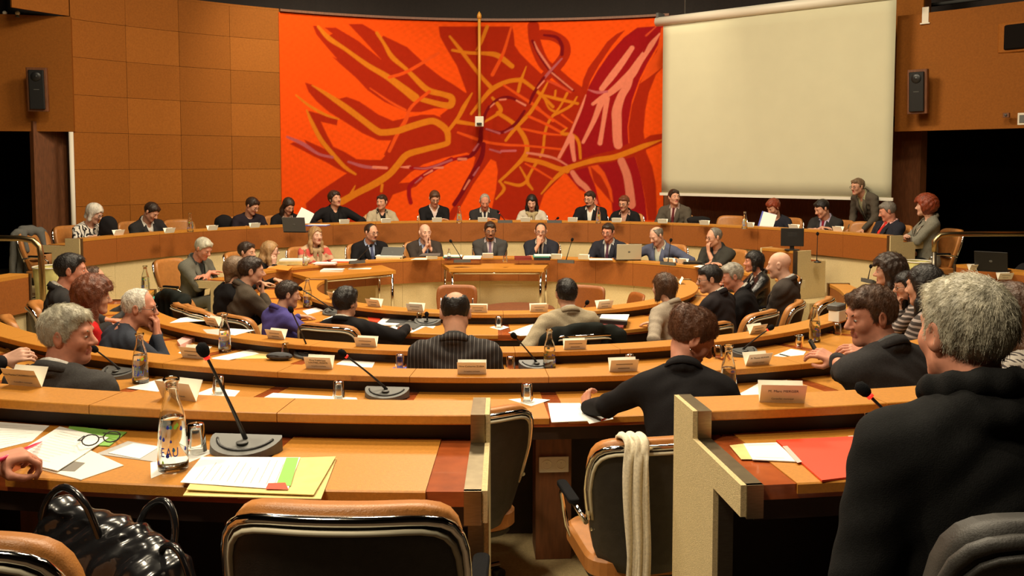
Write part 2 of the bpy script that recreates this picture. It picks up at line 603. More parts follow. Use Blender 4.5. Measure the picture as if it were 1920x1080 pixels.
wall_speaker(at_y(70, 168, 14.18), math.radians(15), 'slim black loudspeaker on the left gallery front')
wall_speaker(at_y(1720, 172, 14.0), math.radians(-42), 'slim black loudspeaker on the right gallery front beside the screen')
# small things on the right gallery
t = thing('wall_box', 'small brown switch box low on the right gallery front', 'switch', at_y(1887, 216, 13.2), math.radians(-47))
MB().rbox((0, 0, 0), (.09, .05, .07), .01).build('box', M['post'], t)
MB().lathe([(.018, 0), (.018, .01), (0, .012)], c=(0, 0, 0), n=10).build('dial', M['grey_dark'], t)
t.children[-1].rotation_euler = (PI / 2, 0, 0); t.children[-1].location = (0, -.026, 0)
t = thing('exit_lamp', 'white framed small wall light at the right edge of gallery', 'light', at_y(1919, 223, 12.85), math.radians(-47))
MB().rbox((0, 0, 0), (.14, .06, .17), .01).build('frame', M['white'], t)
MB().rbox((0, -.03, 0), (.09, .02, .11), .01).build('lens', M['grey_plastic'], t)
t = thing('notice_board', 'narrow white board standing upright on the right gallery', 'board', at_y(1735, 44, 14.2) , math.radians(-42))
MB().rbox((0, 0, .13), (.10, .03, .24), .005).build('board', M['white'], t)
MB().box((0, 0, 0), (.14, .06, .02)).build('foot', M['white'], t)
t = thing('gallery_lamp', 'small round white lamp on the right gallery rim', 'lamp', at_y(1765, 42, 14.1), 0)
MB().ball((0, 0, .07), .06).build('shade', M['white'], t)
MB().lathe([(.04, -.02), (.02, .02)], n=10).build('base', M['grey_dark'], t)
for u in (9, 33):
    t = thing('gallery_lamp', 'small round white lamp on left gallery rim, ' + ('outer' if u < 20 else 'inner') + ' one of two', 'lamp', at_y(u, 30, 14.35), 0, 'lamps on the left gallery rim')
    MB().ball((0, 0, .045), .035).build('shade', M['white'], t)
    MB().lathe([(.03, -.02), (.015, .02)], n=10).build('base', M['grey_dark'], t)
t = MB().tube([at_y(1742, 10, 15.2), at_y(1840, -3, 14.2), at_y(1930, -14, 13.4)], .03, 8).build('gallery_rail', M['grey_dark'])
tag(t, 'thin grey handrail above the right gallery', 'rail')

# ------------------------------------------------------------------ projection screen
SL, SR = Vector((2.77, 16.8, 0)), Vector((5.90, 14.1, 0))
sd = (SR - SL).normalized()
sn = Vector((-sd.y, sd.x, 0))
if sn.y > 0: sn = -sn
screen = thing('projection_screen', 'large pulled-down white projection screen right of the tapestry', 'screen', (SL + SR) / 2 + Vector((0, 0, 4.84)), math.atan2(sd.y, sd.x))
W2 = (SR - SL).length / 2
n = 24
V, Fq = [], []
for j in range(13):
    for i in range(n + 1):
        x = -W2 + 2 * W2 * i / n
        z = -.02 - 3.13 * j / 12
        V.append((x, .012 * math.sin(i * .5) * (j / 12) * .5, z))
Fq = [(j * (n + 1) + i, (j + 1) * (n + 1) + i, (j + 1) * (n + 1) + i + 1, j * (n + 1) + i + 1) for j in range(12) for i in range(n)]
so = link('fabric', mesh_from(V, Fq, True), screen, M['screen'])
sm = so.modifiers.new('thick', 'SOLIDIFY'); sm.thickness = .004
MB().tube([(-W2 - .14, 0, .0), (W2 + .1, 0, .0)], .085, 16).build('roller_case', M['white'], screen)
MB().box((0, 0, -3.16), (2 * W2 + .06, .03, .05)).build('bottom_bar', M['white'], screen)
for x in (-W2 - .1, W2 * .96):
    MB().box((x, .06, .10), (.05, .22, .12)).build('bracket', M['grey_dark'], screen)
MB().tube([(-W2 + .45, 0, .08), (-W2 + .45, 0, 3.3)], .012, 6).build('hanger', M['grey_dark'], screen)
MB().tube([(W2 - .45, 0, .08), (W2 - .45, 0, 3.3)], .012, 6).build('hanger', M['grey_dark'], screen)

# ceiling-hung camera in front of the tapestry
cp = on_ring(899, 228, 7.9, True)
t = thing('pole_camera', 'small white video camera on a long brass pole before the tapestry', 'camera', cp)
MB().rbox((0, 0, 0), (.17, .14, .20), .015).build('housing', M['white'], t)
MB().rbox((0, -.075, .03), (.10, .03, .11), .01).build('lens_window', M['black_plastic'], t)
MB().lathe([(.03, 0), (.03, .02), (.02, .025)], n=12).build('lens', M['glass'], t)
t.children[-1].rotation_euler = (PI / 2, 0, 0); t.children[-1].location = (0, -.09, .03)
MB().tube([(0, .02, .10), (0, .02, 2.02)], .03, 10).build('pole', M['rod'], t)
MB().lathe([(.045, 2.0), (.045, 2.06), (.03, 2.1), (0.0, 2.14)], c=(0, .02, 0), n=12).build('pole_cap', M['rod'], t)
MB().tube([(0, .02, 2.03), (0, .34, 2.03)], .018, 8).build('wall_arm', M['brass'], t)
# ------------------------------------------------------------------ tapestry
# the woven pattern: bands and fields of colour listed in the pixel frame of the photograph
TZ1, TZ0 = WT - .03, 0.75
TA0, TA1 = -149.5, -202.0       # degrees (157.9 on the other side)
TR = RW - .03
NU, NVV = 470, 262
aa = np.radians(np.linspace(TA0, TA1, NU))
zz = np.linspace(TZ1, TZ0, NVV)
GX = CX + TR * np.sin(aa)[None, :] + 0 * zz[:, None]
GY = CY - TR * np.cos(aa)[None, :] + 0 * zz[:, None]
GZ = zz[:, None] + 0 * GX
# frame coordinates of every knot of the weave
tt = (GZ - EYE) / GY
xa = GX / GY
yn = (tt * math.cos(PITCH) + math.sin(PITCH)) / (math.cos(PITCH) - tt * math.sin(PITCH))
dn = math.cos(PITCH) + yn * math.sin(PITCH)
U = xa * dn * F_PX + 960
Vv = 540 + SHIFT_PX - yn * F_PX

ORANGE = np.array((0.80, 0.078, 0.006)); RED = np.array((0.36, 0.020, 0.005)); GOLD = np.array((0.62, 0.17, 0.010))
DORANGE = np.array((0.70, 0.075, 0.010)); CRIM = np.array((0.30, 0.008, 0.010)); PINK = np.array((0.72, 0.20, 0.12))
MAUVE = np.array((0.42, 0.09, 0.10)); WINE = np.array((0.17, 0.006, 0.008)); ROSE = np.array((0.60, 0.06, 0.02))
C = np.empty(U.shape + (3,)); C[:] = ORANGE
C *= (1 + 0.05 * np.sin(U * .35 + 2 * np.sin(Vv * .11)) * np.sin(Vv * .5))[..., None]


def fill(pts, col, s=1.0, ox=0, oy=0, soft=1.0):
    P = np.array(pts, float) / s + np.array((ox, oy))
    # smooth closed curve through the points
    n = len(P)
    inside = np.zeros(U.shape, bool)
    dist = np.full(U.shape, 1e9)
    lo, hi = P.min(0) - 3, P.max(0) + 3
    sl = (U > lo[0]) & (U < hi[0]) & (Vv > lo[1]) & (Vv < hi[1])
    if not sl.any(): return
    u, v = U[sl], Vv[sl]
    ins = np.zeros(u.shape, bool); dd = np.full(u.shape, 1e9)
    for i in range(n):
        a, b = P[i], P[(i + 1) % n]
        cond = (a[1] > v) != (b[1] > v)
        with np.errstate(divide='ignore', invalid='ignore'):
            xi = (b[0] - a[0]) * (v - a[1]) / (b[1] - a[1] + 1e-12) + a[0]
        ins ^= cond & (u < xi)
        ab = b - a
        t_ = np.clip(((u - a[0]) * ab[0] + (v - a[1]) * ab[1]) / (ab @ ab + 1e-9), 0, 1)
        dd = np.minimum(dd, np.hypot(u - a[0] - t_ * ab[0], v - a[1] - t_ * ab[1]))
    sd_ = np.where(ins, dd, -dd)
    al = np.clip(sd_ / (2 * soft) + .5, 0, 1)[:, None]
    C[sl] = C[sl] * (1 - al) + col * al


def catmull(P, k=6):
    P = np.array(P, float)
    if len(P) < 3: return P
    Q = np.vstack([2 * P[0] - P[1], P, 2 * P[-1] - P[-2]])
    out = []
    for i in range(1, len(Q) - 2):
        for j in range(k):
            t_ = j / k
            out.append(.5 * ((2 * Q[i]) + (-Q[i - 1] + Q[i + 1]) * t_ + (2 * Q[i - 1] - 5 * Q[i] + 4 * Q[i + 1] - Q[i + 2]) * t_ ** 2 + (-Q[i - 1] + 3 * Q[i] - 3 * Q[i + 1] + Q[i + 2]) * t_ ** 3))
    out.append(P[-1])
    return np.array(out)


def band(pts, w, col, s=1.0, ox=0, oy=0, soft=.8):
    """pts: (x, y) or (x, y, w) knots of a woven band, w in px of the photograph"""
    full = np.array([(p[0] / s + ox, p[1] / s + oy, (p[2] if len(p) > 2 else w)) for p in pts], float)
    full = catmull(full, 5)
    lo, hi = full[:, :2].min(0) - 14, full[:, :2].max(0) + 14
    sl = (U > lo[0]) & (U < hi[0]) & (Vv > lo[1]) & (Vv < hi[1])
    if not sl.any(): return
    u, v = U[sl], Vv[sl]
    best = np.full(u.shape, -1e9)
    for i in range(len(full) - 1):
        a, b = full[i], full[i + 1]
        ab = b[:2] - a[:2]
        t_ = np.clip(((u - a[0]) * ab[0] + (v - a[1]) * ab[1]) / (ab @ ab + 1e-9), 0, 1)
        d_ = np.hypot(u - a[0] - t_ * ab[0], v - a[1] - t_ * ab[1])
        best = np.maximum(best, (a[2] + (b[2] - a[2]) * t_) / 2 - d_)
    al = np.clip(best / (2 * soft) + .5, 0, 1)[:, None]
    C[sl] = C[sl] * (1 - al) + col * al


A_ = dict(s=6, ox=530, oy=30)      # top left
B_ = dict(s=6, ox=530, oy=200)     # bottom left
C_ = dict(s=6, ox=770, oy=30)      # top middle
D_ = dict(s=6, ox=770, oy=200)     # bottom middle
E_ = dict(s=6, ox=1000, oy=30)     # top right
G_ = dict(s=6, ox=1000, oy=200)    # bottom right
# dark fields
fill([(340, 110), (380, 110), (480, 240), (560, 200), (470, 130), (600, 130), (850, 280), (1110, 490), (900, 260), (740, 90), (900, 90), (1030, 170), (1100, 260), (1130, 220), (1400, 350), (1540, 480), (1620, 560), (1800, 700), (1920, 770), (2080, 880), (2150, 1010), (1960, 1040), (1700, 1040), (1560, 1080), (1400, 1080), (1150, 970), (960, 840), (820, 690), (680, 570), (560, 460), (610, 480), (480, 330), (380, 210)], RED, **A_)
fill([(250, 750), (330, 770), (480, 890), (640, 930), (720, 910), (860, 960), (1080, 1110), (1240, 1180), (1420, 1140), (1560, 1110), (1700, 1110), (1860, 1170), (1920, 1220), (1980, 1300), (1960, 1500), (1800, 1470), (1640, 1370), (1440, 1400), (1250, 1560), (1200, 1620), (1140, 1560), (1220, 1400), (1080, 1400), (900, 1320), (680, 1180), (520, 1080), (380, 960), (290, 850)], RED, **A_)
fill([(300, 50), (450, 90), (620, 140), (610, 210), (430, 170), (500, 320), (570, 450), (700, 510), (830, 590), (1000, 600), (1110, 600), (1180, 520), (1240, 480), (1340, 400), (1520, 310), (1640, 280), (1860, 270), (2100, 240), (2400, 200), (2560, 260), (2600, 420), (2350, 480), (2100, 510), (1960, 540), (1800, 580), (1580, 650), (1440, 740), (1310, 860), (1480, 850), (1600, 800), (1500, 900), (1240, 990), (1180, 1110), (900, 1300), (280, 1300), (260, 1090), (420, 950), (720, 750), (600, 690), (480, 620), (350, 560), (220, 490), (80, 420), (120, 400), (260, 430), (420, 500), (540, 560), (430, 420), (340, 250), (270, 60)], RED, **B_)
fill([(240, 370), (420, 450), (560, 520), (580, 570), (430, 560), (300, 470)], RED, **B_)
# middle field
fill([(315, 118), (1140, 118), (1160, 200), (1170, 330), (1230, 420), (1350, 540), (1510, 690), (1560, 720), (1700, 800), (1920, 860), (1990, 900), (1940, 1080), (1850, 1300), (1800, 1500), (1780, 1700), (1700, 1800), (1500, 2000), (1400, 2300), (1120, 2300), (900, 2230), (960, 1950), (980, 1740), (960, 1640), (900, 1610), (700, 1900), (560, 2150), (480, 2300), (380, 2300), (540, 2050), (700, 1700), (730, 1590), (640, 1540), (560, 1500), (480, 1380), (330, 1120), (420, 1050), (560, 900), (630, 860), (520, 560), (400, 360), (330, 230)], RED, **C_)
# oval loop at the top
band([(1380, 118), (1400, 300), (1490, 520), (1600, 620), (1800, 790), (1960, 900)], 22, RED, **C_)
band([(1480, 210), (1600, 225), (1720, 300), (1740, 420), (1650, 560), (1520, 680), (1430, 800)], 19, RED, **C_)
# right-hand fan
fill([(1170, 130), (1460, 110), (1460, 230), (1400, 330), (1290, 520), (1200, 700), (1110, 950), (1060, 1250), (1070, 1420), (1150, 1600), (1210, 1800), (1260, 2080), (1280, 2300), (900, 2300), (760, 2160), (620, 2000), (520, 1950), (360, 1760), (300, 1640), (410, 1430), (470, 1200), (560, 1020), (620, 800), (720, 620), (850, 430), (1020, 240)], CRIM, **E_)
fill([(1030, 160), (940, 200), (830, 290), (740, 420), (620, 580), (560, 720), (540, 840), (590, 890), (640, 730), (740, 550), (880, 340)], RED, **E_)
fill([(1470, 560), (1380, 660), (1300, 860), (1260, 1060), (1240, 1300), (1270, 1530), (1340, 1700), (1380, 1900), (1390, 2300), (1290, 2300), (1250, 2000), (1200, 1780), (1150, 1600), (1080, 1440), (1070, 1250), (1110, 1000), (1200, 740), (1300, 560), (1440, 280), (1470, 300)], RED, **E_)
fill([(600, 1650), (700, 1640), (800, 1760), (880, 1950), (900, 2100), (700, 1920), (640, 1780)], DORANGE, **E_)
fill([(640, 1690), (760, 1800), (840, 1950), (880, 2120), (760, 2000), (680, 1860)], RED, **E_)
fill([(690, 1880), (760, 1960), (880, 2100), (900, 2300), (820, 2300), (740, 2100)], ORANGE, **E_)
fill([(330, 910), (200, 1050), (160, 1300), (360, 1300)], ORANGE, **G_)
fill([(1440, 130), (1500, 130), (1500, 540), (1290, 700), (1200, 760), (1280, 560), (1390, 400)], DORANGE, **E_)
# the long branch to the right edge
fill([(340, 700), (480, 610), (700, 540), (900, 490), (1060, 420), (1240, 370), (1320, 320), (1480, 300), (1480, 390), (1280, 480), (1150, 560), (900, 620), (640, 670), (470, 720), (360, 760)], RED, **G_)
# golden bands, left wing
band([(400, 120, 5), (520, 250, 9), (700, 370, 7), (950, 550, 9), (1170, 680, 11), (1350, 810, 14), (1490, 920, 16)], 9, GOLD, **A_)
band([(1060, 190, 6), (1140, 310, 6), (1230, 460, 9), (1380, 590, 7), (1470, 680, 9), (1630, 830, 11), (1800, 880, 10), (1900, 920, 12), (1890, 1000, 13), (1800, 1000, 11), (1570, 940, 9)], 9, GOLD, **A_)
band([(1200, 690, 6), (1400, 625, 6), (1750, 420, 6)], 6, DORANGE, **A_)
band([(1650, 850, 6), (1450, 1020, 6), (1380, 1180, 8), (1290, 1330, 7), (1200, 1520, 6)], 6, DORANGE, **A_)
band([(980, 810, 2), (1200, 960, 4), (1380, 1060, 5)], 4, DORANGE, **A_)
band([(330, 780, 2), (480, 870, 7), (700, 1020, 11), (900, 1170, 11), (1060, 1290, 12), (1140, 1310, 12), (1300, 1290, 12), (1420, 1250, 12), (1620, 1190, 12), (1720, 1190, 12), (1840, 1280, 12), (1860, 1400, 10), (1830, 1440, 10), (1600, 1500, 11), (1400, 1560, 12), (1290, 1680, 12), (1200, 1780, 12), (1050, 1880, 13), (840, 1990, 12), (660, 2090, 13)], 11, GOLD, **A_)
band([(150, 890, 3), (300, 1010, 5), (480, 1110, 5), (630, 1160, 3)], 5, GOLD, **A_)
band([(270, 1060, 3), (330, 1200, 7), (430, 1390, 8), (560, 1550, 8), (700, 1700, 7), (820, 1780, 4)], 7, GOLD, **A_)
band([(1120, 880), (1110, 950)], 5, GOLD, **B_)
band([(815, 890, 2), (770, 980, 6)], 5, GOLD, **B_)
# mauve rivers, left
band([(50, 340, 4), (230, 420, 7), (400, 530, 5), (560, 570, 5)], 5, MAUVE, **B_)
band([(740, 620, 4), (900, 670, 6), (1050, 690, 5)], 5, MAUVE, **B_)
band([(1020, 680, 5), (1170, 690, 5)], 5, PINK, **B_)
band([(1330, 680, 2), (1430, 680, 6)], 5, PINK, **B_)
band([(1440, 690), (1640, 690), (1900, 600), (2080, 560)], 6, CRIM, **B_)
band([(1900, 590), (1720, 690), (1560, 790), (1440, 880), (1420, 980), (1440, 1080)], 8, CRIM, **B_)
band([(1700, 690, 3), (1800, 685, 4)], 4, PINK, **B_)
band([(1590, 770, 2), (1680, 720, 4)], 3, PINK, **B_)
band([(1480, 690, 2), (1640, 690, 4), (1900, 600, 4)], 3, MAUVE, **B_)
band([(1490, 860, 2), (1560, 800, 4)], 3, MAUVE, **B_)
# middle: golden street web
band([(440, 230, 4), (560, 380, 7), (680, 540, 7), (800, 690, 7), (910, 810, 8)], 7, GOLD, **C_)
band([(860, 120, 7), (790, 300, 6), (740, 380, 3)], 6, GOLD, **C_)
band([(470, 385, 5), (660, 415, 6), (830, 420, 7), (980, 445, 10), (1140, 565, 9)], 7, GOLD, **C_)
band([(1130, 130, 4), (1040, 420, 6), (920, 660, 7)], 6, DORANGE, **C_)
band([(680, 1100, 5), (800, 950, 7), (920, 820, 9), (1080, 740, 8), (1210, 720, 8), (1270, 730, 7), (1460, 880, 6), (1600, 1020, 6)], 7, GOLD, **C_)
band([(1300, 570, 2), (1240, 730, 6), (1210, 850, 6)], 5, GOLD, **C_)
band([(1050, 780, 4), (1200, 880, 5), (1400, 1010, 6), (1480, 1080, 5), (1600, 1180, 5)], 5, DORANGE, **C_)
band([(690, 870, 3), (600, 1020, 8), (530, 1150, 7), (400, 1320, 6)], 7, GOLD, **C_)
band([(530, 1190, 8), (720, 1220, 6)], 6, GOLD, **C_)
band([(830, 1190, 4), (980, 1100, 6), (1010, 1040, 8), (920, 920, 5)], 6, GOLD, **C_)
band([(980, 1090, 7), (1160, 1210, 8), (1270, 1350, 9), (1310, 1480, 9), (1280, 1580, 9), (1150, 1720, 6), (1000, 1860, 5)], 8, GOLD, **C_)
band([(1540, 750, 3), (1460, 900, 6), (1340, 1090, 7), (1180, 1260, 7), (1070, 1400, 5)], 6, GOLD, **C_)
band([(1490, 890, 4), (1640, 930, 6), (1880, 985, 5)], 5, GOLD, **C_)
band([(1500, 920, 3), (1560, 1040, 4), (1660, 1090, 5)], 4, GOLD, **C_)
band([(1870, 910, 3), (1800, 1010, 5), (1600, 1120, 5)], 5, GOLD, **C_)
band([(1760, 870, 5), (1680, 1020, 4), (1560, 1180, 5), (1510, 1320, 5), (1490, 1500, 5), (1460, 1580, 5)], 5, GOLD, **C_)
band([(1630, 840, 4), (1620, 930, 4)], 4, GOLD, **C_)
band([(1410, 1040, 4), (1580, 1150, 4), (1750, 1260, 4)], 4, DORANGE, **C_)
band([(1330, 1130, 5), (1530, 1220, 5), (1710, 1320, 5)], 5, DORANGE, **C_)
band([(1260, 1270, 4), (1500, 1320, 5), (1690, 1340, 3)], 4, DORANGE, **C_)
band([(1820, 1200, 3), (1700, 1110, 4)], 4, DORANGE, **C_)
band([(1760, 1260, 2), (1700, 1320, 6), (1820, 1340, 6), (1890, 1420, 6), (1910, 1600, 5)], 6, GOLD, **C_)
band([(1540, 730, 3), (1660, 780, 5), (1800, 860, 3)], 4, ROSE, **C_)
band([(530, 1310, 4), (700, 1370, 6), (860, 1420, 5), (1080, 1450, 5), (1300, 1460, 4), (1700, 1500, 4)], 5, DORANGE, **C_)
band([(1290, 590, 8), (1480, 630, 9), (1640, 690, 9), (1760, 720, 10)], 8, GOLD * .9 + DORANGE * .1, **D_)
band([(1710, 730, 9), (1600, 830, 6), (1470, 980, 3)], 6, GOLD, **D_)
band([(1420, 620, 6), (1350, 740, 5), (1310, 840, 7), (1370, 930, 4)], 5, GOLD, **D_)
band([(1230, 680, 3), (1310, 820, 5)], 4, GOLD, **D_)
band([(1310, 840, 6), (1220, 885, 6), (1060, 850, 4)], 5, GOLD, **D_)
band([(1010, 850, 4), (1050, 930, 6), (960, 1040, 3)], 5, GOLD, **D_)
band([(1290, 640, 3), (1420, 710, 4), (1600, 820, 3)], 4, DORANGE, **D_)
# wine-coloured river with pale stretches
band([(1370, 280, 5), (1450, 440, 6), (1560, 600, 6), (1680, 720, 6), (1830, 840, 4)], 6, WINE, **C_)
band([(1390, 290, 2), (1440, 400, 4), (1570, 590, 4)], 3, PINK * .9, **C_)
band([(1590, 640, 3), (1820, 830, 3)], 3, PINK * .9, **C_)
band([(1500, 215, 4), (1640, 240, 6), (1700, 330, 7), (1700, 430, 7)], 7, WINE, **C_)
band([(1700, 480, 3), (1570, 620, 5), (1510, 690, 5)], 4, MAUVE, **C_)
band([(1500, 690, 5), (1440, 780, 6), (1370, 900, 6), (1340, 980, 4)], 6, WINE, **C_)
band([(1500, 730, 3), (1430, 810, 3)], 3, PINK, **C_)
band([(870, 1050, 4), (960, 950, 5), (1080, 915, 6), (1180, 940, 5), (1290, 1010, 4)], 5, WINE, **C_)
band([(1000, 943, 3), (1070, 937, 3)], 3, PINK, **C_)
band([(1190, 950, 3), (1290, 1005, 4)], 3, PINK, **C_)
band([(890, 1030, 2), (940, 985, 3)], 3, PINK, **C_)
band([(1280, 50, 5), (1200, 170, 6), (1120, 240, 6), (1020, 290, 6), (900, 270, 5), (840, 250, 3)], 6, WINE, **D_)
band([(850, 250, 3), (1000, 300, 4)], 4, MAUVE, **D_)
band([(1150, 245, 3), (1060, 290, 3)], 3, MAUVE, **D_)
band([(880, 0, 5), (830, 110, 6), (790, 280, 8), (780, 400, 9), (700, 530, 8), (640, 570, 6), (540, 600, 5)], 7, WINE, **D_)
band([(760, 420, 3), (710, 490, 4)], 4, MAUVE, **D_)
band([(620, 590, 5), (540, 590, 5)], 5, PINK * .85, **D_)
band([(820, 420, 8), (800, 560, 9), (720, 720, 10), (640, 850, 9), (570, 980, 8), (490, 1100, 8)], 9, WINE, **D_)
band([(770, 680, 2), (710, 770, 4)], 4, MAUVE, **D_)
band([(660, 830, 4), (600, 930, 3)], 4, PINK * .85, **D_)
band([(890, 480, 3), (1010, 515, 4)], 4, MAUVE, **D_)
band([(1020, 500, 4), (1180, 495, 4)], 4, MAUVE * 1.25, **D_)
band([(1310, 520, 4), (1500, 550, 5), (1640, 590, 4), (1760, 660, 3)], 4, PINK * .9, **D_)
# pink fan fingers
band([(1110, 360, 9), (1000, 520, 12), (880, 680, 13), (770, 820, 10)], 11, PINK, **E_)
band([(1420, 200, 3), (1330, 320, 10), (1200, 500, 13), (1110, 640, 17), (1030, 720, 16), (880, 850, 12), (770, 920, 9), (670, 990, 6)], 12, PINK, **E_)
band([(1100, 640, 12), (1060, 780, 14), (990, 900, 15), (940, 1060, 18), (940, 1200, 18), (945, 1380, 17), (955, 1450, 16)], 14, PINK, **E_)
band([(830, 880, 12), (760, 980, 12), (680, 1180, 9), (560, 1420, 6)], 9, PINK, **E_)
band([(830, 930, 10), (810, 1060, 9), (780, 1250, 8), (750, 1430, 9)], 8, PINK, **E_)
band([(1310, 270, 2), (1240, 400, 4)], 4, CRIM, **E_)
band([(1380, 120, 2), (1270, 220, 4)], 3, ROSE, **E_)
band([(620, 830, 2), (720, 860, 5), (830, 850, 4)], 4, MAUVE * 1.2, **E_)
band([(590, 890, 2), (530, 1060, 5), (430, 1300, 5), (415, 1360, 10), (360, 1460, 7), (290, 1590, 6)], 6, PINK, **E_)
band([(430, 1360, 11), (440, 1480, 9), (460, 1620, 7)], 8, PINK, **E_)
band([(990, 610, 14), (1050, 760, 15), (1080, 920, 16), (1100, 1100, 17)], 15, PINK * .88, **G_)
band([(440, 740, 9), (510, 840, 11), (600, 920, 10), (700, 1080, 8)], 10, PINK * .92, **G_)
band([(340, 710, 12), (480, 660, 9), (700, 600, 10), (900, 570, 10), (1100, 500, 10), (1250, 440, 9), (1440, 375, 2)], 9, GOLD, **G_)

V3 = np.stack([GX, GY, GZ], -1).reshape(-1, 3)
idx = np.arange(NU * NVV).reshape(NVV, NU)
Q = np.stack([idx[:-1, :-1], idx[:-1, 1:], idx[1:, 1:], idx[1:, :-1]], -1).reshape(-1, 4)
me = quads_mesh(V3, Q[:, ::-1])
ca = me.color_attributes.new('weave', 'FLOAT_COLOR', 'POINT')
ca.data.foreach_set('color', np.concatenate([np.clip(C, 0, 1), np.ones(C.shape[:2] + (1,))], -1).astype(np.float32).ravel())
mt = mat('tapestry_wool', (.8, .1, .01), 0.95, spec=0.05, bump=(220, .5))
at = mt.node_tree.nodes.new('ShaderNodeVertexColor'); at.layer_name = 'weave'
nz = mt.node_tree.nodes.new('ShaderNodeTexNoise'); nz.inputs['Scale'].default_value = 55; nz.inputs['Detail'].default_value = 4
mr = mt.node_tree.nodes.new('ShaderNodeMapRange'); mr.inputs['To Min'].default_value = .88; mr.inputs['To Max'].default_value = 1.12
mt.node_tree.links.new(nz.outputs['Fac'], mr.inputs['Value'])
vm = mt.node_tree.nodes.new('ShaderNodeVectorMath'); vm.operation = 'SCALE'
mt.node_tree.links.new(at.outputs['Color'], vm.inputs[0]); mt.node_tree.links.new(mr.outputs[0], vm.inputs['Scale'])
mt.node_tree.links.new(vm.outputs[0], mt.node_tree.nodes['Principled BSDF'].inputs['Base Color'])
tap = link('tapestry', me, None, mt)
sm = tap.modifiers.new('thick', 'SOLIDIFY'); sm.thickness = .012; sm.offset = -1
tag(tap, 'huge red and orange abstract tapestry on the curved back wall', 'tapestry')
# ------------------------------------------------------------------ the curved desks
RB = {'A': 6.76, 'B': 4.95, 'C': 3.61, 'D': 1.97, 'P': 3.44, 'S': 5.67}      # front edge radius
HT = {'A': 1.355, 'B': 1.059, 'C': .918, 'D': .912, 'P': .844, 'S': 1.255}   # ledge height
FZ = {'A': .47, 'B': .15, 'C': 0., 'D': 0., 'P': 0., 'S': .35}
DROP = .10
HW = {k: HT[k] - DROP for k in HT}


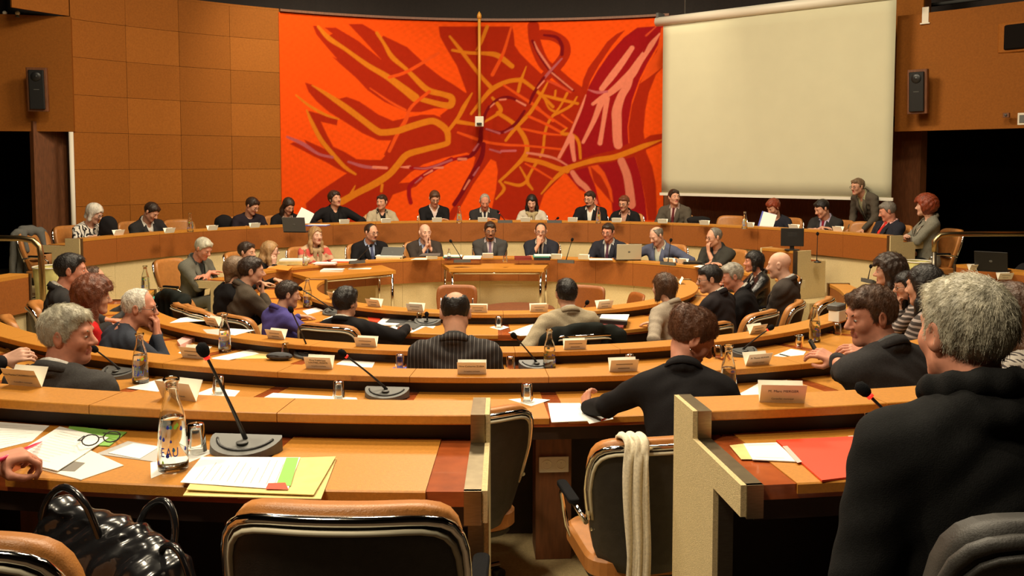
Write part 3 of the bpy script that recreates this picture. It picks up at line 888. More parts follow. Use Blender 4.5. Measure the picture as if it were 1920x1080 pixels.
def desk(row, label, d0, d1, pitch, off=0.0, base_h=.38, posts=True, ends=(True, True), group=None):
    """a curved council desk from d0 to d1 degrees: raised ledge, boards, writing top, ends"""
    R, H, fz, hw = RB[row], HT[row], FZ[row], HW[row]
    c = polar(R + .3, (d0 + d1) / 2, fz)
    t = thing('curved_desk', label, 'desk', c, 0)
    inv = Matrix.Translation(-c)

    def put(name, mb, m, parent=t):
        o = mb.build(name, m, parent)
        if parent is t:
            o.data.transform(inv)
        return o
    g = math.degrees(.0015 / R)
    e = math.degrees(.055 / R)
    a0, a1 = d0 + (e if ends[0] else 0), d1 - (e if ends[1] else 0)
    cuts = [a0]
    k = math.ceil((a0 + .8 - off) / pitch)
    while off + k * pitch < a1 - .8:
        cuts.append(off + k * pitch); k += 1
    cuts.append(a1)
    st = max(1.0, 90 / (R * 12))
    for i in range(len(cuts) - 1):
        b0, b1 = cuts[i] + g, cuts[i + 1] - g
        prof = [(R, H - .034), (R + .196, H - .034), (R + .2, H - .03), (R + .2, H - .003), (R + .197, H), (R + .003, H), (R, H - .003)]
        put('ledge_board', MB().arc(prof, b0, b1, st), M['ledge'])
        put('front_board', MB().arc(rect(R + .004, H - base_h, R + .03, H - .034), b0, b1, st), M['front'])
    # lower front clad in carpet, in long lengths
    big = cuts[::2] + ([cuts[-1]] if (len(cuts) - 1) % 2 else [])
    for i in range(len(big) - 1):
        put('base_cladding', MB().arc(rect(R + .045, fz + .002, R + .09, H - base_h), big[i] + g, big[i + 1] - g, st), M['carpet_wall'])
    put('underdesk_shade_board', MB().arc(rect(R + .092, fz + .002, R + .10, hw - .05), a0, a1, st), M['recess'])  # dark sheet added to paint the deep shade under the desk
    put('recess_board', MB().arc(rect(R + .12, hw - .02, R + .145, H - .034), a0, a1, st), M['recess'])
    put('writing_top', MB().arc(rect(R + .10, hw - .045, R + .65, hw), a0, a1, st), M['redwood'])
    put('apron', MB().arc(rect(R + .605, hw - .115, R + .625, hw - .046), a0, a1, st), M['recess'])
    gap = math.degrees(.042 / R)
    for i in range(len(cuts) - 1):
        b0, b1 = cuts[i] + gap, cuts[i + 1] - gap
        if i == 0 and ends[0]: b0 += gap * 1.6
        if i == len(cuts) - 2 and ends[1]: b1 -= gap * 1.6
        if b1 - b0 < 1.2: continue
        prof = [(R + .15, hw + .0005), (R + .15, hw + .004), (R + .654, hw + .004), (R + .659, hw), (R + .659, hw - .028), (R + .653, hw - .028), (R + .653, hw + .0005)]
        put('desk_pad', MB().arc(prof, b0, b1, st), M['ledge'])
    if posts:
        for d in cuts[1:-1]:
            w_ = math.degrees(.085 / R)
            put('support_post', MB().arc(rect(R + .22, fz + .002, R + .44, hw - .045), d - w_, d + w_), M['post'])
    for s, d, on_ in ((1, d0, ends[0]), (-1, d1, ends[1])):
        if not on_: continue
        th = math.degrees(.016 / R) * s
        prof = [(R - .012, fz + .002), (R + .43, fz + .002), (R + .43, hw - .085), (R + .67, hw - .085), (R + .67, hw + .010), (R + .212, hw + .010), (R + .212, H + .006), (R - .012, H + .006)]
        if s > 0: put('end_panel', MB().arc(prof, d, d + th, .5), M['carpet_wall'])
        else: put('end_panel', MB().arc(prof, d + th, d, .5), M['carpet_wall'])
        w2 = math.degrees(.062 / R) * s
        lo, hi = (d + th, d + w2) if s > 0 else (d + w2, d + th)
        tr = MB()
        tr.arc(rect(R - .012, H + .0005, R + .212, H + .007), lo, hi, .5)
        tr.arc(rect(R + .212, hw + .011, R + .2185, H + .007), lo, hi, .5)
        tr.arc(rect(R + .2, hw + .0005, R + .672, hw + .0105), lo, hi, .5)
        tr.arc(rect(R + .658, hw - .09, R + .676, hw + .0105), lo, hi, .5)
        tr.arc(rect(R - .016, fz + .002, R - .006, H + .006), lo, hi, .5)
        put('end_trim', tr, M['trim'])
        put('end_post', MB().arc(rect(R + .40, fz + .002, R + .436, hw - .092), lo, hi, .5), M['bronze'])
    return t


desk('A', 'nearest curved desk on the left with tan leather ledge and brass end', -48, .62, 5.75, off=.35, ends=(False, True))
desk('A', 'nearest curved desk on the right with beige carpeted end panel and brass trim', 6.35, 48, 5.75, off=6.35 + .25, ends=(True, False))
deskB = desk('B', 'second curved desk row from the front, running the full width', -52, 52, 8.4, off=3.9)
desk('C', 'third curved desk row, behind the pinstriped man', -80, 88, 11.2, off=2.6)
desk('D', 'innermost small horseshoe desk around the central well', -97, 97, 19.5, off=2, posts=False)
desk('P', 'low curved desk of the front bench facing the camera, below the platform', 110, 250, 9.6, off=3, base_h=.355)
desk('S', 'long raised curved platform desk in front of the tapestry', 112.3, 253.2, 7.4, off=2.4, base_h=.36)

# power sockets on the open support post of the second row
p0 = polar(RB['B'] + .446, 3.9, .15)
so = thing('wall_socket', 'double white power socket on the wooden post in the aisle', 'socket', on(1035, 862, .62) if False else Vector((p0.x, p0.y, .66)), math.radians(3.9))
MB().rbox((0, -.006, 0), (.155, .012, .082), .006).build('plate', M['white'], so)
for x in (-.037, .037):
    s_ = MB().lathe([(.026, 0), (.026, .006), (.022, .006), (.020, -.004), (.0, -.004)], n=18).build('socket_well', M['card'], so)
    s_.rotation_euler = (PI / 2, 0, 0); s_.location = (x, -.010, 0)
    h_ = MB()
    for dx in (-.009, .009): h_.box((dx, -.008, 0), (.005, .004, .005))
    h_.box((0, -.009, .009), (.004, .006, .004))
    h_ = h_.build('contact_holes', M['ink'], so); h_.location = (x, 0, 0)

# rapporteur desk with the monitor on the right of the platform
def lectern_desk():
    R, H, fz = 4.78, 1.02, .35
    c = polar(R + .3, 124, fz)
    t = thing('side_desk', 'short curved side desk carrying a monitor, below the projection screen', 'desk', c)
    inv = Matrix.Translation(-c)

    def put(name, mb, m):
        o = mb.build(name, m, t); o.data.transform(inv); return o
    put('ledge_board', MB().arc(rect(R, H - .034, R + .24, H), 121.3, 128.5), M['ledge'])
    put('front_board', MB().arc(rect(R + .004, fz + .004, R + .03, H - .034), 121.3, 128.5), M['front'])
    put('writing_top', MB().arc(rect(R + .2, H - .2, R + .56, H - .16), 121.3, 128.5), M['redwood'])
    prof = [(R - .01, fz + .002), (R + .56, fz + .002), (R + .56, H - .155), (R + .26, H - .155), (R + .26, H + .006), (R - .01, H + .006)]
    put('end_panel', MB().arc(prof, 121.0, 121.3, .3), M['carpet_wall'])
    put('end_panel', MB().arc(prof, 128.5, 128.8, .3), M['carpet_wall'])
    put('end_trim', MB().arc(rect(R - .016, fz + .002, R - .002, H + .006), 121.0, 121.9, .3), M['bronze'])
lectern_desk()


def outer_desk(label, P0, P1, H, fz, panel_h=.35):
    """straight stretch of an outer side bench from P0 (end seen) to P1 (out of view); people sit on its outer side"""
    P0, P1 = Vector((*P0, 0)), Vector((*P1, 0))
    d = P1 - P0
    L = d.length
    t = thing('outer_desk', label, 'desk', (P0.x, P0.y, fz), math.atan2(d.y, d.x))
    hh = H - fz
    sgn = 1 if (Matrix.Rotation(-math.atan2(d.y, d.x), 3, 'Z') @ (Vector((CX, CY, 0)) - P0)).y > 0 else -1
    n_ = 4
    for i in range(n_):
        x0, x1 = L * i / n_ + .003, L * (i + 1) / n_ - .003
        MB().box(((x0 + x1) / 2, -sgn * .10, hh - .017), (x1 - x0, .22, .034)).build('ledge_board', M['ledge'], t)
        MB().box(((x0 + x1) / 2, -sgn * .005, hh - .034 - panel_h / 2), (x1 - x0, .03, panel_h)).build('front_board', M['front'], t)
    MB().box((L / 2, -sgn * .06, (hh - .034 - panel_h) / 2), (L, .05, hh - .034 - panel_h)).build('base_cladding', M['carpet_wall'], t)
    MB().box((L / 2, -sgn * .36, hh - .16), (L, .46, .04)).build('writing_top', M['redwood'], t)
    MB().box((-.012, -sgn * .10, hh / 2), (.022, .25, hh)).build('end_trim', M['bronze'], t)
    MB().box((-.012, -sgn * .36, (hh - .14) / 2), (.02, .48, hh - .14)).build('end_panel', M['carpet_wall'], t)
    return t


outer_desk('outer side desk at the left edge beside the brass handrail', (-4.86, 9.05), (-5.35, 6.4), 1.12, .15)
outer_desk('outer side desk with name cards at the right edge', (5.42, 11.0), (6.6, 8.2), 1.0, .15)


# brass handrails at both sides
def handrail(name, label, pts, posts):
    t = thing(name, label, 'railing', pts[0])
    o = Vector(pts[0])
    MB().tube([Vector(p) - o for p in pts], .032, 10).build('rail', M['brass'], t)
    for a, b in posts:
        MB().tube([Vector(a) - o, Vector(b) - o], .028, 8).build('post', M['bronze'], t)


y_ = 9.6
q = [at_y(-60, 446, y_), at_y(40, 447, y_), at_y(62, 451, y_), at_y(74, 462, y_), at_y(77, 480, y_)]
low = at_y(80, 600, y_)
handrail('handrail', 'curved brass handrail at the left edge in front of the dark opening', q + [Vector((q[-1].x + .01, y_, low.z))], [(q[0], (q[0].x, y_, .0))])
y_ = 11.2
q = [at_y(1752, 472, y_), at_y(1752, 452, y_), at_y(1763, 441, y_), at_y(1780, 439, y_), at_y(2010, 438, y_)]
handrail('handrail', 'long brass handrail at the right edge before the black opening', q, [(q[0], (q[0].x, y_, .0)), (q[-1], (q[-1].x, y_, 0.0))])
q = [at_y(1766, 462, y_), at_y(1780, 445, y_ + .02), at_y(2010, 444, y_ + .02)]


# tables in the well
def well_table(label, corners, zt):
    """corners: four floor-plan points of the top, in order"""
    c = sum((Vector((*p, 0)) for p in corners), Vector()) / 4
    t = thing('folding_table', label, 'table', (c.x, c.y, 0))
    pl = [(p[0] - c.x, p[1] - c.y) for p in corners]
    MB().prism(pl, zt - .045, zt).build('table_top', M['leather'] if False else M['ledge'], t)
    ins = [(x * .93, y * .86) for x, y in pl]
    fr = MB()
    for i in range(4):
        a, b = Vector((*ins[i], zt - .065)), Vector((*ins[(i + 1) % 4], zt - .065))
        fr.tube([a, b], .018, 6)
    fr.build('frame', M['chrome'], t)
    for x, y in ins:
        MB().tube([(x, y, .002), (x, y, zt - .05)], .02, 8).build('leg', M['chrome'], t)
    return t


zt = .775
def tb(u, v): p = on(u, v, zt); return (p.x, p.y)
A1, A2, A3, A4 = tb(842, 504), tb(1020, 504), tb(1030, 494), tb(828, 494)
well_table('small wooden table with chrome legs in the middle of the well', [A1, A2, A3, A4], zt)
B1, B2, B3, B4 = tb(580, 521), tb(742, 507), tb(716, 497), tb(545, 511)
well_table('long wooden table with chrome legs on the left of the well', [B1, B2, B3, B4], zt)

# low round table in the middle of the well
t = thing('round_table', 'low dark round table in the well behind the horseshoe ledge', 'table', (.08, 10.5, 0))
MB().lathe([(0, .50), (.40, .50), (.42, .51), (.42, .54), (.41, .55), (0, .55)], n=36).build('table_top', M['post'], t)
MB().lathe([(.05, .03), (.04, .06), (.04, .50)], n=14).build('column', M['chrome'], t)
MB().lathe([(.26, .002), (.26, .015), (.05, .03)], n=24).build('foot', M['chrome'], t)
# ------------------------------------------------------------------ swivel armchairs
# a moulded shell: tan leather cushions inside, charcoal leather outside, a chrome rim with cream piping
def shell_pt(u, h, off=0.0, wide=.275):
    """u -1..1 across, h 0..1 up; y grows forward (towards the sitter's knees)"""
    z = .44 + .52 * h
    wd = wide * (0.80 + .20 * min(1, h * 1.6))
    x = wd * u
    y = -.24 - .10 * h + .10 * (abs(u) ** 2.4) * (1 - .35 * h)
    return Vector((x, y - off, z))


def rr(u, v, p=5.0):
    """square (u, v) to rounded square"""
    return u, v


def shell_mesh(off0, off1, u1, h0, h1, rc):
    """closed slab between two offsets with rounded upper corners"""
    n, m = 14, 12
    fr, bk = [], []
    for j in range(m + 1):
        for i in range(n + 1):
            u = -1 + 2 * i / n
            h = j / m
            # pull corners in: superellipse
            hh = 2 * h - 1
            k = max(abs(u), abs(hh))
            if k > 1e-6:
                l = (abs(u) ** rc + abs(hh) ** rc) ** (1 / rc)
                uu, vv = u * k / l, hh * k / l
            else:
                uu, vv = u, hh
            h2 = h0 + (h1 - h0) * (vv + 1) / 2
            fr.append(shell_pt(uu * u1, h2, off0))
            bk.append(shell_pt(uu * u1, h2, off1))
    N = len(fr)
    q = []
    for j in range(m):
        for i in range(n):
            a = j * (n + 1) + i
            q.append((a, a + 1, a + n + 2, a + n + 1))
            q.append((N + a, N + a + n + 1, N + a + n + 2, N + a + 1))
    edge = [i for i in range(n + 1)] + [j * (n + 1) + n for j in range(1, m + 1)] + [m * (n + 1) + i for i in range(n - 1, -1, -1)] + [j * (n + 1) for j in range(m - 1, 0, -1)]
    for i in range(len(edge)):
        a, b = edge[i], edge[(i + 1) % len(edge)]
        q.append((a, N + a, N + b, b))
    return MB().add(fr + bk, q, smooth=True), [Vector(bk[i]) for i in edge], [Vector(fr[i]) for i in edge]


def make_chair():
    t = thing('swivel_chair', 'tan and charcoal swivel armchair', 'chair')
    mb, _, _ = shell_mesh(-.055, .0, .97, -.02, 1.045, 6)
    mb.build('backrest', M['leather'], t)
    mb, ring, fr = shell_mesh(.004, .022, 1.0, -.06, 1.0, 6)
    mb.build('back_shell', M['leather_back'], t)
    n = len(ring)
    top = [p for p in [(a + b) / 2 for a, b in zip(ring, fr)]]
    # rim runs up one side, over the top and down the other
    k0 = 16 + 3
    order = top[14 + 3:] + top[:1]
    seq = [p for p in top if p.z > .56]
    seq = sorted(seq, key=lambda p: math.atan2(p.z - .62, p.x), reverse=False)
    MB().tube(seq, .0135, 8).build('chrome_rim', M['chrome'], t)
    sc_ = [Vector((p.x * .955, p.y - .012, .62 + (p.z - .62) * .935)) for p in seq]
    MB().tube(sc_, .0075, 6).build('piping', M['piping'], t)
    MB().rbox((0, .03, .42), (.50, .50, .09), .10, seg=5).build('seat', M['leather'], t)
    MB().rbox((0, .02, .365), (.46, .46, .03), .10, seg=5).build('seat_shell', M['leather_back'], t)
    for s in (-1, 1):
        MB().tube([(s * .265, -.20, .62), (s * .285, -.05, .655), (s * .285, .12, .65), (s * .275, .19, .60), (s * .255, .17, .46), (s * .23, .10, .40)], .011, 8).build('armrest', M['chrome'], t)
        a = t.children[-1]
        MB().rbox((s * .285, .03, .665), (.045, .25, .022), .018).build('arm_pad', M['foam'], a)
    MB().lathe([(.05, .34), (.05, .30), (.028, .29), (.028, .10), (.045, .09), (.045, .06)], n=12).build('column', M['chrome'], t)
    for k in range(5):
        a = 2 * PI * k / 5 + .3
        e = Vector((math.cos(a) * .29, math.sin(a) * .29, .075))
        MB().tube([(0, 0, .095), e * .55 + Vector((0, 0, .05)), e], [.022, .019, .014], 8).build('base_leg', M['chrome'], t)
        lg = t.children[-1]
        c_ = MB()
        c_.tube([e + Vector((-math.sin(a) * .022, math.cos(a) * .022, -.046)), e + Vector((math.sin(a) * .022, -math.cos(a) * .022, -.046))], .028, 10)
        c_.build('caster', M['black_plastic'], lg)
    return t


CHAIR = make_chair()
CH_USED = [False]
CHN = []


def chair(p, face, label, fz, group='swivel armchairs at the desks', scale=1.0):
    """p floor point, face = direction (degrees, like rz) the sitter faces"""
    o = CHAIR if not CH_USED[0] else copy_tree(CHAIR)
    CH_USED[0] = True
    o.location = (p.x, p.y, fz)
    o.rotation_euler = (0, 0, math.radians(face))
    o.scale = (scale,) * 3
    o['label'] = label
    o['group'] = group
    return o


def make_side_chair():
    t = thing('side_chair', 'plain orange-brown chair standing in the well', 'chair')
    mb, _, _ = shell_mesh(-.012, .012, .80, .08, .92, 7)
    mb.build('backrest', M['front'], t)
    MB().rbox((0, 0, .45), (.40, .40, .03), .06, seg=4).build('seat', M['front'], t)
    for sx in (-1, 1):
        MB().tube([(sx * .18, .17, .44), (sx * .19, .19, .002)], .011, 6).build('leg', M['chrome'], t)
        MB().tube([(sx * .17, -.27, .78), (sx * .17, -.20, .44), (sx * .19, -.22, .002)], .011, 6).build('leg', M['chrome'], t)
    return t


SIDE = make_side_chair()
# ------------------------------------------------------------------ people: rounded solids blended into one skin, meshed once
class Field:
    def __init__(s, lo, hi, h):
        s.lo = np.array(lo, np.float32); s.h = h
        n = np.maximum(np.ceil((np.array(hi) - s.lo) / h).astype(int) + 1, 3)
        s.ax = [s.lo[i] + h * np.arange(n[i], dtype=np.float32) for i in range(3)]
        s.d = np.full(n, .3, np.float32)

    def sl(s, lo, hi):
        out = []
        for i in range(3):
            a = int(np.searchsorted(s.ax[i], lo[i])); b = int(np.searchsorted(s.ax[i], hi[i]))
            if b <= a: return None
            out.append(slice(a, b))
        return tuple(out)

    def grid(s, sl):
        return (s.ax[0][sl[0]][:, None, None], s.ax[1][sl[1]][None, :, None], s.ax[2][sl[2]][None, None, :])

    def _merge(s, sl, d, k, op):
        c = s.d[sl]
        if op == 'u':
            if k > 0:
                hh = np.maximum(k - np.abs(c - d), 0) / k
                s.d[sl] = np.minimum(c, d) - hh * hh * (k * .25)
            else: s.d[sl] = np.minimum(c, d)
        elif op == 's':
            if k > 0:
                hh = np.maximum(k - np.abs(c + d), 0) / k
                s.d[sl] = np.maximum(c, -d) + hh * hh * (k * .25)
            else: s.d[sl] = np.maximum(c, -d)
        elif op == 'i':
            s.d[sl] = np.maximum(c, d)

    def cone(s, a, b, r1, r2=None, k=.02, op='u', flat=None):
        if r2 is None: r2 = r1
        a = np.array(a, np.float32); b = np.array(b, np.float32)
        m = max(r1, r2) + k + 3 * s.h
        sl = s.sl(np.minimum(a, b) - m, np.maximum(a, b) + m)
        if sl is None: return s
        X, Y, Z = s.grid(sl)
        ab = b - a
        L = float(ab @ ab) + 1e-9
        px, py, pz = X - a[0], Y - a[1], Z - a[2]
        t = np.clip((px * ab[0] + py * ab[1] + pz * ab[2]) / L, 0, 1)
        d = np.sqrt((px - t * ab[0]) ** 2 + (py - t * ab[1]) ** 2 + (pz - t * ab[2]) ** 2) - (r1 + (r2 - r1) * t)
        s._merge(sl, d, k, op)
        return s

    def ell(s, c, r, k=.02, op='u', R=None):
        c = np.array(c, np.float32); r = np.array(r, np.float32)
        m = float(r.max()) + k + 3 * s.h
        sl = s.sl(c - m, c + m)
        if sl is None: return s
        X, Y, Z = s.grid(sl)
        px, py, pz = X - c[0], Y - c[1], Z - c[2]
        if R is not None:
            R = np.array(R, np.float32)
            px, py, pz = (R[0, 0] * px + R[1, 0] * py + R[2, 0] * pz, R[0, 1] * px + R[1, 1] * py + R[2, 1] * pz, R[0, 2] * px + R[1, 2] * py + R[2, 2] * pz)
        q0 = np.sqrt((px / r[0]) ** 2 + (py / r[1]) ** 2 + (pz / r[2]) ** 2)
        q1 = np.sqrt((px / r[0] ** 2) ** 2 + (py / r[1] ** 2) ** 2 + (pz / r[2] ** 2) ** 2)
        d = np.where(q1 > 1e-6, q0 * (q0 - 1) / np.maximum(q1, 1e-6), -float(r.min()))
        s._merge(sl, d, k, op)
        return s

    def func(s, f, op='i'):
        X, Y, Z = s.grid((slice(None),) * 3)
        d = f(X, Y, Z)
        if op == 'add': s.d = s.d + d
        else: s._merge((slice(None),) * 3, np.broadcast_to(d, s.d.shape), 0, op)
        return s

    def mesh(s):
        """surface nets"""
        V = s.d
        S = V < 0
        nx, ny, nz = V.shape
        cnt = np.zeros((nx - 1, ny - 1, nz - 1), np.int8)
        for i in (0, 1):
            for j in (0, 1):
                for k in (0, 1):
                    cnt += S[i:nx - 1 + i, j:ny - 1 + j, k:nz - 1 + k]
        act = (cnt > 0) & (cnt < 8)
        I = np.argwhere(act)
        if len(I) == 0: return np.zeros((0, 3)), np.zeros((0, 4), int)
        idx = np.full(act.shape, -1, np.int32)
        idx[act] = np.arange(len(I))
        acc = np.zeros((len(I), 3)); num = np.zeros(len(I))
        corners = [(0, 0, 0), (1, 0, 0), (0, 1, 0), (1, 1, 0), (0, 0, 1), (1, 0, 1), (0, 1, 1), (1, 1, 1)]
        val = np.stack([V[I[:, 0] + c[0], I[:, 1] + c[1], I[:, 2] + c[2]] for c in corners], 1)
        for a in range(8):
            for ax in range(3):
                if corners[a][ax] == 0:
                    c2 = list(corners[a]); c2[ax] = 1
                    b = corners.index(tuple(c2))
                    va, vb = val[:, a], val[:, b]
                    x = (va < 0) != (vb < 0)
                    t = np.where(x, va / np.where(np.abs(va - vb) < 1e-9, 1, va - vb), 0)
                    p = np.zeros((len(I), 3)); p[:] = corners[a]; p[:, ax] += t
                    acc += p * x[:, None]; num += x
        P = (I + acc / np.maximum(num, 1)[:, None]) * s.h + s.lo
        quads = []
        for ax in range(3):
            o1, o2 = [(1, 2), (2, 0), (0, 1)][ax]
            sh = [slice(None)] * 3
            A = [slice(0, n - 1) if i == ax else slice(1, n - 1) for i, n in enumerate(V.shape)]
            B = [slice(1, n) if i == ax else slice(1, n - 1) for i, n in enumerate(V.shape)]
            sa, sb = S[tuple(A)], S[tuple(B)]
            E = np.argwhere(sa != sb)
            if len(E) == 0: continue
            flip = sa[tuple(E.T)]
            base = E.copy()
            base[:, o1] += 1; base[:, o2] += 1      # voxel coordinates of the lower end
            def cell(d1, d2):
                q = base.copy(); q[:, o1] += d1; q[:, o2] += d2
                return idx[q[:, 0], q[:, 1], q[:, 2]]
            q = np.stack([cell(-1, -1), cell(0, -1), cell(0, 0), cell(-1, 0)], 1)
            q[~flip] = q[~flip][:, ::-1]
            quads.append(q)
        Q = np.concatenate(quads)
        Q = Q[(Q >= 0).all(1)]
        return P, Q


def rotm(yaw, pitch, roll):
    return np.array(Matrix.Rotation(yaw, 3, 'Z') @ Matrix.Rotation(pitch, 3, 'X') @ Matrix.Rotation(roll, 3, 'Y'))


CLOTH = {}


def cl(name, c, **k):
    if name not in CLOTH: CLOTH[name] = cloth(name, c, **k)
    return CLOTH[name]


def hairmat(c):
    key = 'hair_%.3f_%.3f_%.3f' % c
    if key not in CLOTH:
        CLOTH[key] = mat('hair', c, 0.45, spec=0.4, noise=(28, .35, (1, 1, .25)), bump=(90, .5))
    return CLOTH[key]


HAIR = dict(black=(.012, .009, .008), dark=(.03, .016, .010), brown=(.075, .034, .016), auburn=(.14, .042, .018), red=(.20, .035, .012),
            grey=(.30, .27, .22), white=(.62, .58, .50), salt=(.16, .14, .115), blond=(.34, .20, .085), mouse=(.16, .10, .055), silver=(.42, .39, .30))

NPEOPLE = [0]


def ik(a, b, l1, l2, pole):
    a, b = np.array(a, float), np.array(b, float)
    d = b - a
    L = np.linalg.norm(d)
    mx = (l1 + l2) * .995
    if L > mx:
        b = a + d * mx / L; d = b - a; L = mx
    L = max(L, abs(l1 - l2) * 1.05 + 1e-3)
    x = (l1 * l1 - l2 * l2 + L * L) / (2 * L)
    hgt = math.sqrt(max(l1 * l1 - x * x, 0))
    u = d / (np.linalg.norm(d) + 1e-9)
    p = np.array(pole, float); p = p - u * (p @ u); p /= np.linalg.norm(p) + 1e-9
    return a + u * x + p * hgt, b


def strands(name, P, Nn, comb, mt, parent, n, length, radius, lift=.10, wave=0.0, seed=1):
    """real hair fibres rooted on the scalp points P"""
    r = np.random.default_rng(seed)
    pick = r.integers(0, len(P), n)
    k = 5
    pts = np.zeros((n, k, 3), np.float32)
    p = P[pick] + r.normal(0, .003, (n, 3))
    nn = Nn[pick]
    d = comb(p)
    d = d - nn * (d * nn).sum(1, keepdims=True)
    d /= np.linalg.norm(d, axis=1, keepdims=True) + 1e-6
    d = d + nn * lift * r.uniform(.2, 1.2, (n, 1)) + r.normal(0, .22, (n, 3))
    d /= np.linalg.norm(d, axis=1, keepdims=True) + 1e-6
    L = length * r.uniform(.5, 1.15, (n, 1))
    cur = p - nn * .002
    for i in range(k):
        pts[:, i] = cur
        step = d + np.array((0, 0, -.12 * i)) + (r.normal(0, wave, (n, 3)) if wave else 0)
        step /= np.linalg.norm(step, axis=1, keepdims=True)
        cur = cur + step * L / (k - 1)
    cu = bpy.data.hair_curves.new(name)
    cu.add_curves([k] * n)
    cu.attributes['position'].data.foreach_set('vector', pts.reshape(-1)) if 'position' in cu.attributes else cu.position_data.foreach_set('vector', pts.reshape(-1))
    ra = cu.attributes.get('radius') or cu.attributes.new('radius', 'FLOAT', 'POINT')
    ra.data.foreach_set('value', np.tile(np.linspace(radius, radius * .4, k), n).astype(np.float32))
    o = bpy.data.objects.new(name, cu)
    COL.objects.link(o); o.parent = parent
    cu.materials.append(mt)
    o['kind'] = 'stuff'
    return o


def vnormals(P, Q):
    n = np.cross(P[Q[:, 2]] - P[Q[:, 0]], P[Q[:, 3]] - P[Q[:, 1]])
    out = np.zeros_like(P)
    for i in range(4): np.add.at(out, Q[:, i], n)
    return out / (np.linalg.norm(out, axis=1, keepdims=True) + 1e-9)


